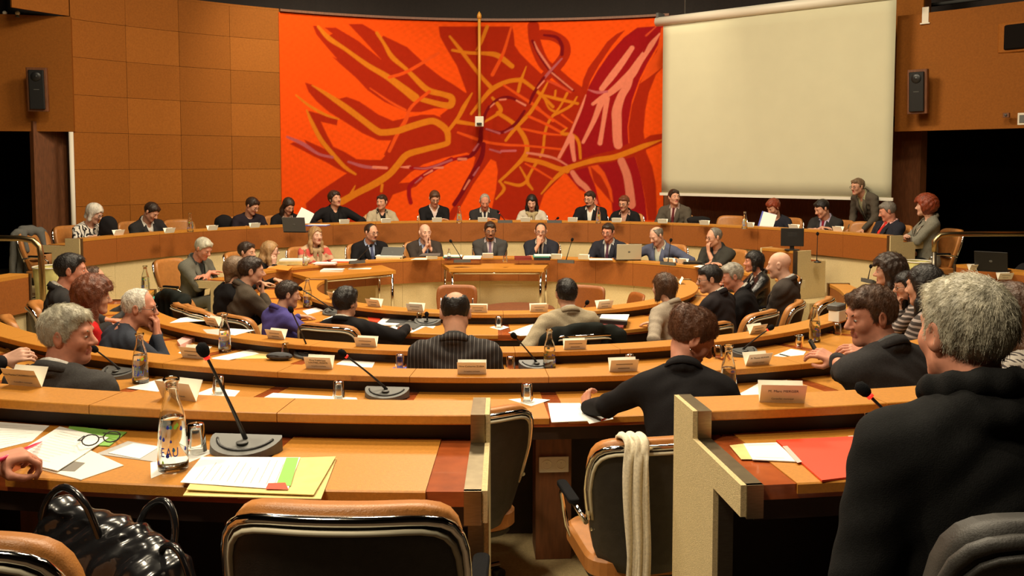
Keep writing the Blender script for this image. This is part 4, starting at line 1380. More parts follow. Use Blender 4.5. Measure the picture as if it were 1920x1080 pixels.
def person(label, head, fz, face, lean=6, side=0, turn=0, yaw=0, nod=0, tilt=0, s=None, male=True, hair='short', hc='dark', skin='skin',
           top='suit', jc=('charcoal', (.03, .028, .027)), shirt=(.62, .58, .50), tie=None, arms='desk', glasses=False, near=0, group=None,
           jmat=None, scarf=None, coat=False, beard=None, legs=True, stand=False, heavy=1.0, smile=False, seat=.46, desk_z=None, reach=.40, lanyard=None, faceon=True, nk=.135):
    """head: world position of the middle of the head; face: degrees the chest faces (like rz); yaw + turns the head left"""
    NPEOPLE[0] += 1
    head = np.array(head, float)
    R2 = np.array(Matrix.Rotation(math.radians(face), 3, 'Z'))
    ln, sd_ = math.radians(lean), math.radians(side)
    up = np.array((math.sin(sd_), math.sin(ln) * math.cos(sd_), math.cos(ln) * math.cos(sd_)))
    Rt = np.array(Matrix.Rotation(-ln, 3, 'X') @ Matrix.Rotation(sd_, 3, 'Y') @ Matrix.Rotation(math.radians(turn), 3, 'Z'))   # torso frame
    hy, hn, ht_ = math.radians(yaw), math.radians(nod), math.radians(tilt)
    Rh = rotm(hy, -hn, ht_)
    # proportions at s = 1: pelvis at seat + .09, neck base .55 along the spine, head centre above it
    pel0 = (seat if not stand else .95) + .09 * (0 if stand else 1)
    neck_l = .545
    hd_fwd = np.array((0, .045, .0)) + np.array((-math.sin(hy) * math.sin(hn) * .06, math.cos(hy) * math.sin(hn) * .06, -.02 * (1 - math.cos(hn))))
    hv = up * neck_l + (up * .5 + np.array((0, 0, .5))) * nk + hd_fwd
    if s is None:
        s = (head[2] - fz - (pel0 if not stand else 0)) / (hv[2] + (0.95 if stand else 0))
        s0 = s
        s = min(max(s, .98), 1.3)
    if stand: pel0 = .95 * s
    loc_head = np.array((0, 0, pel0)) + hv * s
    org = head - R2 @ np.array((loc_head[0], loc_head[1], 0)); org[2] = fz
    dz = head[2] - fz - loc_head[2]          # leftover when s is clamped
    pel = np.array((0, 0, pel0 + dz))
    t = thing('person', label, 'person', org, math.radians(face), group)
    T = lambda q: pel + s * (Rt @ np.array(q, float))        # torso coordinates to local
    H0 = pel + hv * s
    hs = s * (1.0 if male else .965)
    Hh = lambda q: H0 + hs * (Rh @ np.array(q, float))
    m = 1.0 if male else .90
    hw_ = heavy
    sk = M[skin]

    # ---------------- arms
    sh = [T((x * .188 * m, -.005, .472)) for x in (-1, 1)]
    dz_ = (desk_z - fz) if desk_z is not None else .74
    A = arms if isinstance(arms, (list, tuple)) else (arms, arms)
    hands = []
    elb = []
    l1, l2 = .285 * s * m ** .5, .25 * s * m ** .5
    for i, sx in enumerate((-1, 1)):
        a = A[i]
        pole = (sx * .55, -.5, -.8)
        up_h = None
        if a == 'desk': w_ = np.array((sx * .17, reach, dz_ + .045)); fd = (-sx * .45, .85, -.1); pn = (0, 0, -1); curl = .35
        elif a == 'wide': w_ = np.array((sx * .34, reach - .06, dz_ + .045)); fd = (-sx * .7, .6, -.1); pn = (0, 0, -1); curl = .4; pole = (sx * 1, -.2, -.4)
        elif a == 'fold': w_ = np.array((-sx * .06, reach - .10, dz_ + .05 + (.035 if sx > 0 else 0))); fd = (-sx, .15, 0); pn = (0, 0, -1); curl = .3; pole = (sx * 1, -.1, -.5)
        elif a == 'cross': w_ = T((-sx * .10, .20, .20 + .03 * sx)); fd = (-sx, .1, .1); pn = (0, -1, 0); curl = .5; pole = (sx * .8, .1, -1)
        elif a == 'chin': w_ = Hh((sx * .035, .105, -.185)); fd = Rh @ np.array((-sx * .25, -.10, 1)); pn = Rh @ np.array((0, -1, 0)); curl = 1.1; pole = (sx * .5, .2, -1)
        elif a == 'mouth': w_ = Hh((sx * .03, .125, -.16)); fd = Rh @ np.array((-sx * .15, -.2, 1)); pn = Rh @ np.array((0, -1, -.2)); curl = .7; pole = (sx * .5, .2, -1)
        elif a == 'pray': w_ = Hh((sx * .028, .135, -.19)); fd = Rh @ np.array((-sx * .1, -.12, 1)); pn = Rh @ np.array((-sx, 0, 0)); curl = .12; pole = (sx * .7, .1, -1)
        elif a == 'cheek': w_ = Hh((sx * .075, .06, -.17)); fd = Rh @ np.array((sx * .05, -.05, 1)); pn = Rh @ np.array((-sx * .7, -.5, 0)); curl = .8; pole = (sx * .6, .2, -1)
        elif a == 'lap': w_ = np.array((sx * .12, .26, pel[2] + .10)); fd = (-sx * .5, .8, -.2); pn = (0, 0, -1); curl = .5
        elif a == 'hip': w_ = np.array((sx * .20, -.02, pel[2] + .12)); fd = (-sx * .6, .6, -.4); pn = (-sx, 0, -.3); curl = .5; pole = (sx * 1, -.6, -.2)
        elif a == 'down': w_ = np.array((sx * .30, .05, pel[2] - .05)); fd = (0, .3, -1); pn = (-sx, 0, 0); curl = .4
        elif a == 'knit': w_ = T((sx * .06, .25, .27 + .03 * sx)); fd = (-sx * .5, .3, .6); pn = (-sx, 0, 0); curl = 1.0; pole = (sx, 0, -.8)
        elif a[0] == 'W':                    # wrist given in room coordinates
            w_ = R2.T @ (np.array(a[1], float) - org); fd = R2.T @ np.array(a[2], float); pn = R2.T @ np.array(a[3], float); curl = a[4]
            if len(a) > 5: pole = R2.T @ np.array(a[5], float)
        else:                                # explicit: (wrist, finger dir, palm normal, curl)
            w_, fd, pn, curl = np.array(a[0], float), a[1], a[2], a[3]
            if len(a) > 4: pole = a[4]
        e_, w_ = ik(sh[i], w_, l1, l2, pole)
        fd = np.array(fd, float); fd /= np.linalg.norm(fd)
        pn = np.array(pn, float); pn = pn - fd * (pn @ fd); pn /= np.linalg.norm(pn) + 1e-9
        hands.append((w_, fd, pn, curl)); elb.append(e_)

    # ---------------- skin: head and neck, hands, one mesh object
    near = near or 0
    h1 = {0: .0098, 1: .0065, 2: .0042}[near]
    parts = []
    f = Field(Hh((0, 0, -.04)) - np.array((.19, .19, .21)) * s, Hh((0, 0, 0)) + np.array((.17, .17, .17)) * s, h1 * s)
    jaw = 1.0 if male else .92
    f.ell(Hh((0, -.012, .03)), np.array((.0745, .096, .085)) * hs, R=Rh)
    f.ell(Hh((0, .028, -.025)), np.array((.060 * (heavy ** .5), .064, .082)) * hs, k=.03, R=Rh)
    for sx in (-1, 1):
        f.cone(Hh((sx * .047 * jaw, .0, -.055)), Hh((sx * .012, .066, -.094)), .020 * hs * jaw * heavy ** .5, .019 * hs, k=.03)
        f.ell(Hh((sx * .040, .062, -.022)), np.array((.021, .020, .024)) * hs, k=.022, R=Rh)      # cheek
    f.ell(Hh((0, .072, -.094)), np.array((.020, .018, .018)) * hs, k=.02, R=Rh)
    f.cone(Hh((-.034, .076, .026)), Hh((.034, .076, .026)), .0125 * hs, k=.018)                   # brow
    for sx in (-1, 1):
        f.ell(Hh((sx * .031, .098, .004)), np.array((.018, .017, .0125)) * hs, k=.014, op='s', R=Rh)
        f.ell(Hh((sx * .031, .076, .004)), np.array((.0135, .0125, .0120)) * hs, k=.004, R=Rh)     # lids
        f.ell(Hh((sx * .080, -.010, -.004)), np.array((.011, .021, .034)) * hs, k=.008, R=Rh @ rotm(-sx * .35, 0, sx * .12))
        if near: f.ell(Hh((sx * .091, -.006, .0)), np.array((.007, .012, .020)) * hs, k=.006, op='s', R=Rh @ rotm(-sx * .35, 0, 0))
    f.cone(Hh((0, .086, .012)), Hh((0, .110, -.024)), .0085 * hs, .0135 * hs, k=.014)               # nose
    for sx in (-1, 1): f.ell(Hh((sx * .012, .100, -.030)), np.array((.009, .011, .008)) * hs, k=.008, R=Rh)
    f.cone(Hh((-.019, .086, -.0575)), Hh((.019, .086, -.0575)), .0065 * hs, k=.006)                  # lips
    f.cone(Hh((-.016, .085, -.067)), Hh((.016, .085, -.067)), .0072 * hs, k=.006)
    f.cone(Hh((-.024, .094, -.062)), Hh((.024, .094, -.062)), .0035 * hs, k=.004, op='s')
    nb = T((0, -.015, .50))
    f.cone(nb, Hh((0, -.022, -.055)), (.063 if male else .052) * s * heavy ** .5, (.054 if male else .046) * s, k=.03)
    P, Q = f.mesh()
    # tint: lips are a second slot
    cen = P[Q].mean(1)
    loc = (cen - H0) @ Rh / hs
    lipm = (np.abs(loc[:, 0]) < .024) & (np.abs(loc[:, 2] + .062) < .0115) & (loc[:, 1] > .076)
    mi = lipm.astype(np.int32)
    parts.append((P, Q, mi))
    # core of the body and arms, hidden by clothes, keeps the figure whole
    f = Field(np.minimum(np.minimum(pel, T((0, 0, .5))), np.min([e for e in elb] + [h[0] for h in hands] + sh, 0)) - .22 * s,
              np.maximum(np.maximum(pel, T((0, 0, .62))), np.max([e for e in elb] + [h[0] for h in hands] + sh, 0)) + .2 * s, .024 * s)
    f.ell(T((0, 0, .02)), np.array((.14, .10, .10)) * s, R=Rt)
    f.ell(T((0, 0, .20)), np.array((.12, .08, .16)) * s, k=.05, R=Rt)
    f.ell(T((0, 0, .38)), np.array((.13, .085, .15)) * s, k=.05, R=Rt)
    f.cone(nb, T((0, 0, .40)), .05 * s, .07 * s, k=.05)
    for i in (0, 1):
        f.cone(T((0, 0, .42)), sh[i], .05 * s, .045 * s, k=.04)
        f.cone(sh[i], elb[i], .036 * s, .03 * s, k=.03)
        f.cone(elb[i], hands[i][0], .03 * s, .026 * s, k=.03)
    P, Q = f.mesh(); parts.append((P, Q, np.zeros(len(Q), int)))
    h2 = {0: .0090, 1: .0062, 2: .0040}[near]
    hm = (1.0 if male else .9) * s
    for i, sx in enumerate((-1, 1)):
        W, fd, pn, curl = hands[i]
        side_ = np.cross(fd, pn)             # towards the thumb for the right hand when palm is down
        th = side_ * (-1 if sx > 0 else 1)
        fa = W - elb[i]; fa /= np.linalg.norm(fa) + 1e-9
        c = W + fd * .07 * hm
        f = Field(np.minimum(c - .14 * hm, W - .12 * s), np.maximum(c + .14 * hm, W + .12 * s), h2 * s)
        f.cone(elb[i] + (W - elb[i]) * .55, W, .033 * s * (1 if male else .9), .0235 * hm, k=.01)
        # palm: four metacarpal rods and the heel
        kn = []
        for q in range(4):
            off = (.030 - .020 * q) * hm
            a_ = W + th * off * .55 + fd * .012 * hm
            b_ = W + th * off + fd * (.088 - .004 * abs(q - 1.2)) * hm + pn * (-.004) * hm
            f.cone(a_, b_, .0125 * hm, .0105 * hm, k=.012)
            kn.append(b_)
        f.ell(W + fd * .035 * hm + th * .018 * hm + pn * .010 * hm, np.array((.022, .022, .020)) * hm, k=.012)
        ln_ = [.074, .082, .077, .060]
        for q in range(4):
            d_, p_ = fd.copy(), kn[q]
            cu_ = curl * (1 + .06 * (q - 1.5))
            spread = th * (.10 - .07 * q)
            ang_ = 0
            for sgm, fr_ in enumerate((.46, .30, .24)):
                ang_ += cu_ * (.55, .75, .5)[sgm]
                dd = fd * math.cos(ang_) + pn * math.sin(ang_) + spread * (1 - min(curl, 1) * .7)
                dd /= np.linalg.norm(dd)
                p2 = p_ + dd * ln_[q] * fr_ * hm
                f.cone(p_, p2, (.0092, .0085, .0078)[sgm] * hm, (.0085, .0078, .0070)[sgm] * hm, k=.0035)
                p_ = p2
        tb_ = W + th * .024 * hm + fd * .022 * hm + pn * .008 * hm
        t1 = tb_ + (th * .70 + fd * .60 + pn * (.25 + .3 * min(curl, 1))) * .036 * hm
        t2 = t1 + (th * (.35 - .35 * min(curl, 1)) + fd * .85 + pn * .35 * min(curl, 1)) * .034 * hm
        t3 = t2 + (th * (-.05 - .4 * min(curl, 1)) + fd * .85 + pn * .2) * .024 * hm
        f.cone(tb_, t1, .0145 * hm, .0115 * hm, k=.010); f.cone(t1, t2, .0108 * hm, .0098 * hm, k=.004); f.cone(t2, t3, .0098 * hm, .0080 * hm, k=.004)
        P, Q = f.mesh(); parts.append((P, Q, np.zeros(len(Q), int)))
    V, QQ, MI, b = [], [], [], 0
    for P, Q, mi in parts:
        V.append(P); QQ.append(Q + b); MI.append(mi); b += len(P)
    link('body', quads_mesh(np.concatenate(V), np.concatenate(QQ), np.concatenate(MI)), t, [sk, M['lips']])

    # ---------------- eyes and brows
    if faceon:
        for sx in (-1, 1):
            ey = MB()
            ey.ball((sx * .031, .0795, .0035), (.0118, .0108, .0066), 12, 8, 0)
            ey.ball((sx * .031 + math.sin(-hy * 0) * .001, .0853, .0030), (.0062, .0058, .0060), 8, 6, 1)
            ey.v = [tuple(Hh(q)) for q in ey.v]
            ey.build('eye', [M['eye_white'], M['iris']], t)
            eb = MB()
            eb.tube([Hh((sx * .015, .088, .022)), Hh((sx * .032, .087, .028)), Hh((sx * .048, .074, .022))], [.0038 * hs, .0045 * hs, .0022 * hs], 6)
            eb.build('eyebrow', hairmat(tuple(x * .7 for x in (HAIR[hc] if isinstance(hc, str) else hc))), t)
    # ---------------- hair
    hc_ = HAIR[hc] if isinstance(hc, str) else hc
    if hair:
        h3 = {0: .0095, 1: .0075, 2: .0055}[near]
        big = .30 if hair in ('long', 'longcurl') else .22
        f = Field(Hh((0, 0, 0)) - np.array((.17, .17, big + .06)) * s, Hh((0, 0, 0)) + np.array((.17, .17, .18)) * s, h3 * s)
        th_ = {'short': .011, 'crop': .006, 'bald': .006, 'fringe': .007, 'thin': .006, 'bob': .018, 'long': .014, 'curly': .050, 'bun': .017, 'wavy': .020, 'mop': .017, 'longcurl': .045, 'tail': .010}[hair]
        f.ell(Hh((0, -.014, .032)), np.array((.0745 + th_, .097 + th_, .086 + th_ * 1.1)) * hs, R=Rh)

        # keep what lies above the hair line (piecewise in the head frame)
        ly = {'bob': [(-.14, -.12), (-.02, -.125), (.03, -.12), (.045, .02), (.062, .046), (.085, .060)],
              'long': [(-.14, -.2), (.0, -.2), (.02, -.13), (.036, .0), (.058, .048), (.085, .064)],
              'longcurl': [(-.14, -.2), (.0, -.2), (.025, -.13), (.036, .0), (.058, .048), (.085, .064)],
              'curly': [(-.16, -.13), (.0, -.12), (.03, -.07), (.045, .03), (.062, .048), (.10, .060)],
              'bun': [(-.14, -.045), (-.05, -.040), (-.025, -.006), (-.004, .022), (.010, .006), (.024, .0), (.036, .04), (.060, .058), (.085, .070)],
              'wavy': [(-.14, -.10), (-.02, -.055), (.012, -.035), (.03, .02), (.055, .052), (.085, .066)],
              }.get(hair, [(-.14, -.085), (-.05, -.066), (-.022, -.040), (-.004, .010), (.010, -.015), (.024, -.005), (.036, .038), (.060, .058), (.085, .070)])
        xs = np.array([q[0] for q in ly]); zs = np.array([q[1] for q in ly])

        def keep(X, Y, Z):
            px, py, pz = X - H0[0], Y - H0[1], Z - H0[2]
            x = (Rh[0, 0] * px + Rh[1, 0] * py + Rh[2, 0] * pz) / hs
            y = (Rh[0, 1] * px + Rh[1, 1] * py + Rh[2, 1] * pz) / hs
            z = (Rh[0, 2] * px + Rh[1, 2] * py + Rh[2, 2] * pz) / hs
            line = np.interp(y, xs, zs) + .012 * np.sin(x * 70) * (y > .03)
            d = (line - z) * .8 * hs
            if hair == 'fringe':              # bald crown, hair round the sides
                q0 = np.sqrt((x / .052) ** 2 + ((y + .048) / .088) ** 2 + ((z - .098) / .072) ** 2)
                d = np.maximum(d, (1 - q0) * .055 * hs + .004 * np.sin(x * 260) * np.sin(y * 60))
                d = np.maximum(d, (y - .034) * hs)
            if hair == 'thin':                # receding front
                d = np.maximum(d, (y - .032 + .35 * (np.abs(x) < .03) * 0 - .25 * np.maximum(.075 - z, 0)) * hs)
            return d
        f.func(keep, 'i')
        if hair in ('long', 'longcurl'):
            for sx in (-1, 1):
                f.cone(Hh((sx * .070, -.02, .02)), Hh((sx * .082, -.005, -.11)), .026 * hs, .030 * hs, k=.03)
                f.cone(Hh((sx * .082, -.005, -.10)), Hh((sx * .085, .01, -.22)) + np.array((0, .02, 0)), .030 * hs, .022 * hs, k=.03)
            f.cone(Hh((0, -.075, 0)), Hh((0, -.085, -.14)), .05 * hs, .06 * hs, k=.04)
            f.cone(Hh((0, -.085, -.12)), Hh((0, -.085, -.24)), .06 * hs, .045 * hs, k=.04)
        if hair == 'bob':
            for sx in (-1, 1): f.cone(Hh((sx * .074, -.005, .01)), Hh((sx * .074, .012, -.085)), .022 * hs, .024 * hs, k=.02)
            f.cone(Hh((0, -.080, 0)), Hh((0, -.075, -.085)), .035 * hs, .035 * hs, k=.03)
        if hair == 'bun':
            f.ell(Hh((0, -.095, .060)), np.array((.060, .048, .056)) * hs, k=.025, R=Rh)
            er = MB()
            for sx in (-1, 1): er.ball(Hh((sx * .083, -.004, -.046)), .006 * hs, 8, 6)
            er.build('earrings', M['chrome'], t)
            f.cone(Hh((0, -.06, .09)), Hh((0, .02, .115)), .03 * hs, .02 * hs, k=.03)
        if hair == 'mop':
            f.cone(Hh((-.05, .055, .085)), Hh((.055, .06, .080)), .024 * hs, .02 * hs, k=.03)
        if hair in ('short', 'wavy'):
            f.cone(Hh((-.04, .058, .088)), Hh((.045, .058, .088)), .013 * hs, .013 * hs, k=.03)
        amp = {'curly': .006, 'longcurl': .005, 'wavy': .0035, 'mop': .004, 'bob': .002}.get(hair, .0022)
        fq = {'curly': 130, 'longcurl': 120, 'wavy': 95, 'mop': 95}.get(hair, 150)
        ph = NPEOPLE[0] * 1.7

        def lump(X, Y, Z):
            return (amp * s * (np.sin(X * fq + ph + 2 * np.sin(Z * 40)) * np.sin(Y * fq * .8 + ph * 2) + .6 * np.sin(Z * fq * .6 + X * 50 + ph) * np.sin(Y * fq * .5))).astype(np.float32)
        f.func(lump, 'add')
        P, Q = f.mesh()
        if len(Q):
            ho = link('hair', quads_mesh(P, Q), t, hairmat(hc_))
            if near and hair != 'fringe':
                Nn = vnormals(P, Q)
                lf = (P - H0) @ Rh / hs
                keepv = (Nn * (P - H0)).sum(1) > 0
                crown = H0 + hs * (Rh @ np.array((0.0, -.075, .085)))

                def comb(p):
                    d = p - crown
                    d = d - np.array((0, 0, .35)) * 1.0 * np.linalg.norm(d, axis=1, keepdims=True)
                    if hair == 'bun':
                        d = -(p - H0 - hs * (Rh @ np.array((0, -.09, .075))))
                    return d
                nst = {1: 1500, 2: 11000}[near]
                strands('hair_strands', P[keepv], Nn[keepv], comb, hairmat(tuple(min(1, x * 1.25) for x in hc_)), ho, nst,
                        {1: .022, 2: .019}[near] * (1.6 if hair in ('curly', 'longcurl', 'long', 'bob') else 1), {1: .0009, 2: .00055}[near], wave=.25 if hair in ('curly', 'longcurl', 'mop', 'wavy') else .06, seed=NPEOPLE[0])
    if beard:
        f = Field(Hh((0, .03, -.07)) - .11 * s, Hh((0, .03, -.07)) + .11 * s, .0075 * s)
        for sx in (-1, 1):
            f.cone(Hh((sx * .050, .005, -.055)), Hh((sx * .012, .070, -.098)), .021 * hs, .021 * hs, k=.02)
        f.ell(Hh((0, .074, -.097)), np.array((.024, .02, .02)) * hs, k=.02, R=Rh)
        f.cone(Hh((-.022, .092, -.050)), Hh((.022, .092, -.050)), .006 * hs, k=.006)
        f.func(lambda X, Y, Z: (.0015 * np.sin(X * 300) * np.sin(Z * 310)).astype(np.float32), 'add')
        P, Q = f.mesh(); link('beard', quads_mesh(P, Q), t, hairmat(HAIR[beard]))
    if glasses:
        g = MB()
        for sx in (-1, 1):
            ring = []
            for a in np.linspace(0, 2 * PI, 15)[:-1]:
                ca, sa = math.cos(a), math.sin(a)
                ring.append(Hh((sx * .032 + .022 * np.sign(ca) * abs(ca) ** .6, .100 - .004 * abs(ca), .001 + .0155 * np.sign(sa) * abs(sa) ** .6)))
            g.tube(ring, .0018 * hs * (1.3 if near < 2 else 1), 5, closed=True)
            g.tube([Hh((sx * .054, .096, .006)), Hh((sx * .080, .06, .008)), Hh((sx * .082, -.005, .006)), Hh((sx * .080, -.02, -.008))], .0017 * hs, 5)
        g.tube([Hh((-.010, .101, .004)), Hh((.010, .101, .004))], .0017 * hs, 5)
        g.build('glasses', M['frame'], t)

    # ---------------- clothes
    h4 = {0: .0165, 1: .0120, 2: .0085}[near]
    jm = jmat or cl('cloth_' + jc[0], jc[1])
    sh_m = cl('shirt_%.2f_%.2f_%.2f' % tuple(shirt), tuple(shirt), rough=.8) if shirt is not None else None
    cuffs = [h[0] for h in hands]
    lo = np.minimum.reduce([pel - .25 * s, T((0, 0, .5)) - .3 * s] + [c - .1 * s for c in cuffs] + [e - .12 * s for e in elb])
    hi = np.maximum.reduce([pel + .25 * s, T((0, 0, .5)) + .3 * s] + [c + .1 * s for c in cuffs] + [e + .12 * s for e in elb])
    lo[2] = max(lo[2], pel[2] - .16 * s) if not stand else pel[2] - .25 * s
    thick = .012 if top in ('suit', 'jacket') else .006
    if coat: thick = .026
    bust = 0 if male else 1

    def torso(f, o, arms_=True):
        f.ell(T((0, -.01, .00)), np.array((.165 * m * hw_ + o, .125 * hw_ + o, .13 + o)) * s, R=Rt)
        f.ell(T((0, .012 * hw_, .17)), np.array((.148 * m * hw_ + o, .108 * hw_ ** 1.6 + o, .17 + o)) * s, k=.06, R=Rt)
        f.ell(T((0, .0, .36)), np.array((.165 * m * hw_ + o, .112 + o, .165 + o)) * s, k=.06, R=Rt)
        f.cone(T((-.138 * m, -.012, .466)), T((.138 * m, -.012, .466)), (.064 + o) * s, k=.07)
        for sx in (-1, 1):
            f.cone(T((sx * .125 * m, -.02, .485)), T((sx * .035, -.022, .548)), (.047 + o) * s, (.036 + o) * s, k=.05)
            if bust: f.ell(T((sx * .072, .088, .345)), np.array((.062 + o, .052 + o, .062 + o)) * s, k=.04, R=Rt)

    def neckcut(f, r):
        f.cone(T((0, -.008, .50)), Hh((0, -.01, -.07)), r * s, (r + .03) * s, k=.008, op='s')
        f.ell(T((0, .06, .535)), np.array((r * .95, r * 1.1, r * .75)) * s, k=.01, op='s', R=Rt)
    tn = T((0, 0, 0))

    def vcut(f, zb, wtop):
        """opening of a jacket: a wedge in front, from zb up to the neck"""
        Rti = Rt

        def w(X, Y, Z):
            px, py, pz = X - pel[0], Y - pel[1], Z - pel[2]
            x = (Rti[0, 0] * px + Rti[1, 0] * py + Rti[2, 0] * pz) / s
            y = (Rti[0, 1] * px + Rti[1, 1] * py + Rti[2, 1] * pz) / s
            z = (Rti[0, 2] * px + Rti[1, 2] * py + Rti[2, 2] * pz) / s
            hw2 = np.clip((z - zb) / (.50 - zb), 0, 1.2) * wtop
            return np.maximum(np.maximum(np.abs(x) - hw2, zb - z), .02 - y) * s
        f.func(w, 's')
    fold_ph = NPEOPLE[0] * 2.3

    def folds(f, amp=.0035):
        def w(X, Y, Z):
            return (amp * s * (np.sin(Z * 62 + 6 * np.sin(X * 9 + fold_ph) + Y * 25) * np.sin(X * 17 + Y * 21 + fold_ph))).astype(np.float32)
        f.func(w, 'add')
    f = Field(lo, hi, h4 * s)
    torso(f, thick)
    fat = 1.0 + (thick - .006) * 8
    for i, sx in enumerate((-1, 1)):
        f.cone(sh[i], elb[i], (.055 * m * hw_ ** .5 + thick) * s, (.042 * m + thick) * s, k=.03)
        wr = cuffs[i] + (elb[i] - cuffs[i]) * .10
        f.cone(elb[i], wr, (.042 * m + thick) * s, (.031 * m + thick * .8) * s, k=.02)
    folds(f, (.0042 if top in ('suit', 'jacket') else .0038) * (.7 if near == 2 else 1))
    if coat: f.cone(T((-.05, -.06, .56)), T((.05, -.06, .56)), .05 * s, k=.04)
    if top in ('suit', 'jacket', 'open'):
        neckcut(f, .066 if not coat else .075)
        vcut(f, {'suit': .20, 'jacket': .16, 'open': -.10}[top], {'suit': .075, 'jacket': .085, 'open': .10}[top])
        # collar and lapels
        r0 = .074 if not coat else .088
        ring = [T((r0 * math.sin(a), -.012 - (r0 + .002) * math.cos(a), .552 - .030 * (1 - math.cos(a)))) for a in np.linspace(-1.9, 1.9, 9)]
        for a, b_ in zip(ring[:-1], ring[1:]): f.cone(a, b_, (.018 if not coat else .030) * s, k=.012)
    elif top == 'vneck':
        neckcut(f, .064); vcut(f, .36, .05)
    elif top == 'roll':
        f.cone(T((0, -.012, .51)), T((0, -.005, .585)), .066 * s, .062 * s, k=.02)
        f.cone(T((0, -.010, .50)), Hh((0, -.022, -.06)), (.052 if male else .045) * s, k=.004, op='s')
    else:
        neckcut(f, .055)
    P, Q = f.mesh()
    link({'suit': 'jacket', 'jacket': 'jacket', 'open': 'jacket'}.get(top, 'sweater') if not coat else 'coat', quads_mesh(P, Q), t, jm)
    if top in ('suit', 'jacket', 'open') and not coat:
        # turned-down collar running into the lapels
        cv, cf = [], []
        fr = .05
        angs = np.linspace(-2.25, 2.25, 19)
        rows_ = []
        for a in angs:
            dr = .5 * (1 - math.cos(a))
            r1, r2 = .064 + .006 * dr, .096 - .004 * dr
            rows_.append([(r1 * math.sin(a), -.014 - r1 * math.cos(a), .588 - .052 * dr * 2 * .8), (.5 * (r1 + r2) * math.sin(a), -.014 - .5 * (r1 + r2) * math.cos(a), .598 - .050 * dr * 2 * .8), (r2 * math.sin(a), -.014 - r2 * math.cos(a), .566 - .050 * dr * 2 * .8)])
        for r_ in rows_: cv += [T(q) for q in r_]
        n_ = len(rows_)
        for i in range(n_ - 1):
            for j in range(2):
                a = i * 3 + j
                cf.append((a, a + 1, a + 4, a + 3))
        zb = {'suit': .20, 'jacket': .16, 'open': .05}[top]
        for sx in (-1, 1):
            b0 = len(cv)
            yb = .132 * hw_ + .035 * bust
            pl = [(sx * .052, .062, .525), (sx * .104, .070, .475), (sx * .036, .126 + .02 * bust, .42), (sx * .100, .128 + .03 * bust, .41), (sx * .106, .132 + .03 * bust, .385), (sx * .026, yb + .006, .32), (sx * .070, yb + .004, .31), (sx * .006, yb + .012, zb)]
            cv += [T(q) for q in pl]
            for f_ in ((0, 1, 3, 2), (2, 3, 4, 6), (2, 6, 5, 5), (5, 6, 7, 7)):
                f_ = tuple(dict.fromkeys(b0 + k for k in f_))
                cf.append(f_)
        co_ = link('collar', mesh_from(cv, cf, True), t, jm)
        sm_ = co_.modifiers.new('thick', 'SOLIDIFY'); sm_.thickness = .007 * s; sm_.offset = 0
    if top in ('suit', 'jacket', 'open', 'vneck') and shirt is not None:
        f = Field(T((0, .02, .34)) - np.array((.22, .22, .26)) * s, T((0, .02, .40)) + np.array((.22, .22, .26)) * s, .0135 * s if near < 2 else .011 * s)
        torso(f, -.004 if top != 'vneck' else -.002)
        r0 = .060 if male else .054
        if shirt is not None:
            ring = [T((r0 * math.sin(a), -.008 - r0 * math.cos(a), .590 - .040 * (1 - math.cos(a)))) for a in np.linspace(-2.6, 2.6, 11)]
            if tie or male:
                for a, b_ in zip(ring[:-1], ring[1:]): f.cone(a, b_, .0165 * s, k=.014)
        f.cone(T((0, -.010, .47)), Hh((0, -.022, -.06)), (.056 if male else .05) * s, k=.004, op='s')
        if not tie: f.ell(T((0, .09, .525)), np.array((.035, .06, .06)) * s, k=.01, op='s', R=Rt)
        P, Q = f.mesh(); link('shirt', quads_mesh(P, Q), t, sh_m)
    if tie:
        f = Field(T((0, .1, .35)) - .25 * s, T((0, .1, .35)) + .25 * s, .0085 * s)
        yb = .112 * hw_ ** 1.2
        f.ell(T((0, .066, .508)), np.array((.019, .015, .020)) * s, k=.01, R=Rt)
        f.cone(T((0, .072, .50)), T((0, yb, .37)), .015 * s, .022 * s, k=.01)
        f.cone(T((0, yb, .37)), T((0, yb + .012, .14)), .022 * s, .030 * s, k=.01)
        P, Q = f.mesh(); link('tie', quads_mesh(P, Q), t, cl('tie_%.2f_%.2f_%.2f' % tie, tie, rough=.5))
    if lanyard:
        g = MB()
        g.tube([T((-.05, -.05, .55)), T((-.065, .08, .48)), T((-.03, .135 * hw_, .30)), T((0, .145 * hw_, .16))], .007 * s, 5)
        g.tube([T((.05, -.05, .55)), T((.065, .08, .48)), T((.03, .135 * hw_, .30)), T((0, .145 * hw_, .16))], .007 * s, 5)
        g.build('lanyard', cl('lanyard_%.2f_%.2f' % lanyard[:2], lanyard), t)
    if scarf:
        f = Field(T((0, .02, .42)) - .3 * s, T((0, .02, .48)) + .22 * s, .012 * s)
        r0 = .085
        ring = [T((r0 * math.sin(a), .0 - r0 * math.cos(a), (.535 if not coat else .615) - .02 * (1 - math.cos(a)))) for a in np.linspace(-PI, PI, 13)]
        for a, b_ in zip(ring[:-1], ring[1:]): f.cone(a, b_, .030 * s, k=.012)
        f.cone(T((-.03, .10, .48)), T((-.045, .128, .24)), .026 * s, .024 * s, k=.02)
        f.cone(T((.035, .10, .48)), T((.05, .128, .22)), .026 * s, .024 * s, k=.02)
        f.func(lambda X, Y, Z: (.005 * np.sin(X * 90 + Z * 30) * np.sin(Z * 45 + Y * 60)).astype(np.float32), 'add')
        P, Q = f.mesh(); link('scarf', quads_mesh(P, Q), t, cl('scarf_%.2f_%.2f_%.2f' % scarf, scarf))
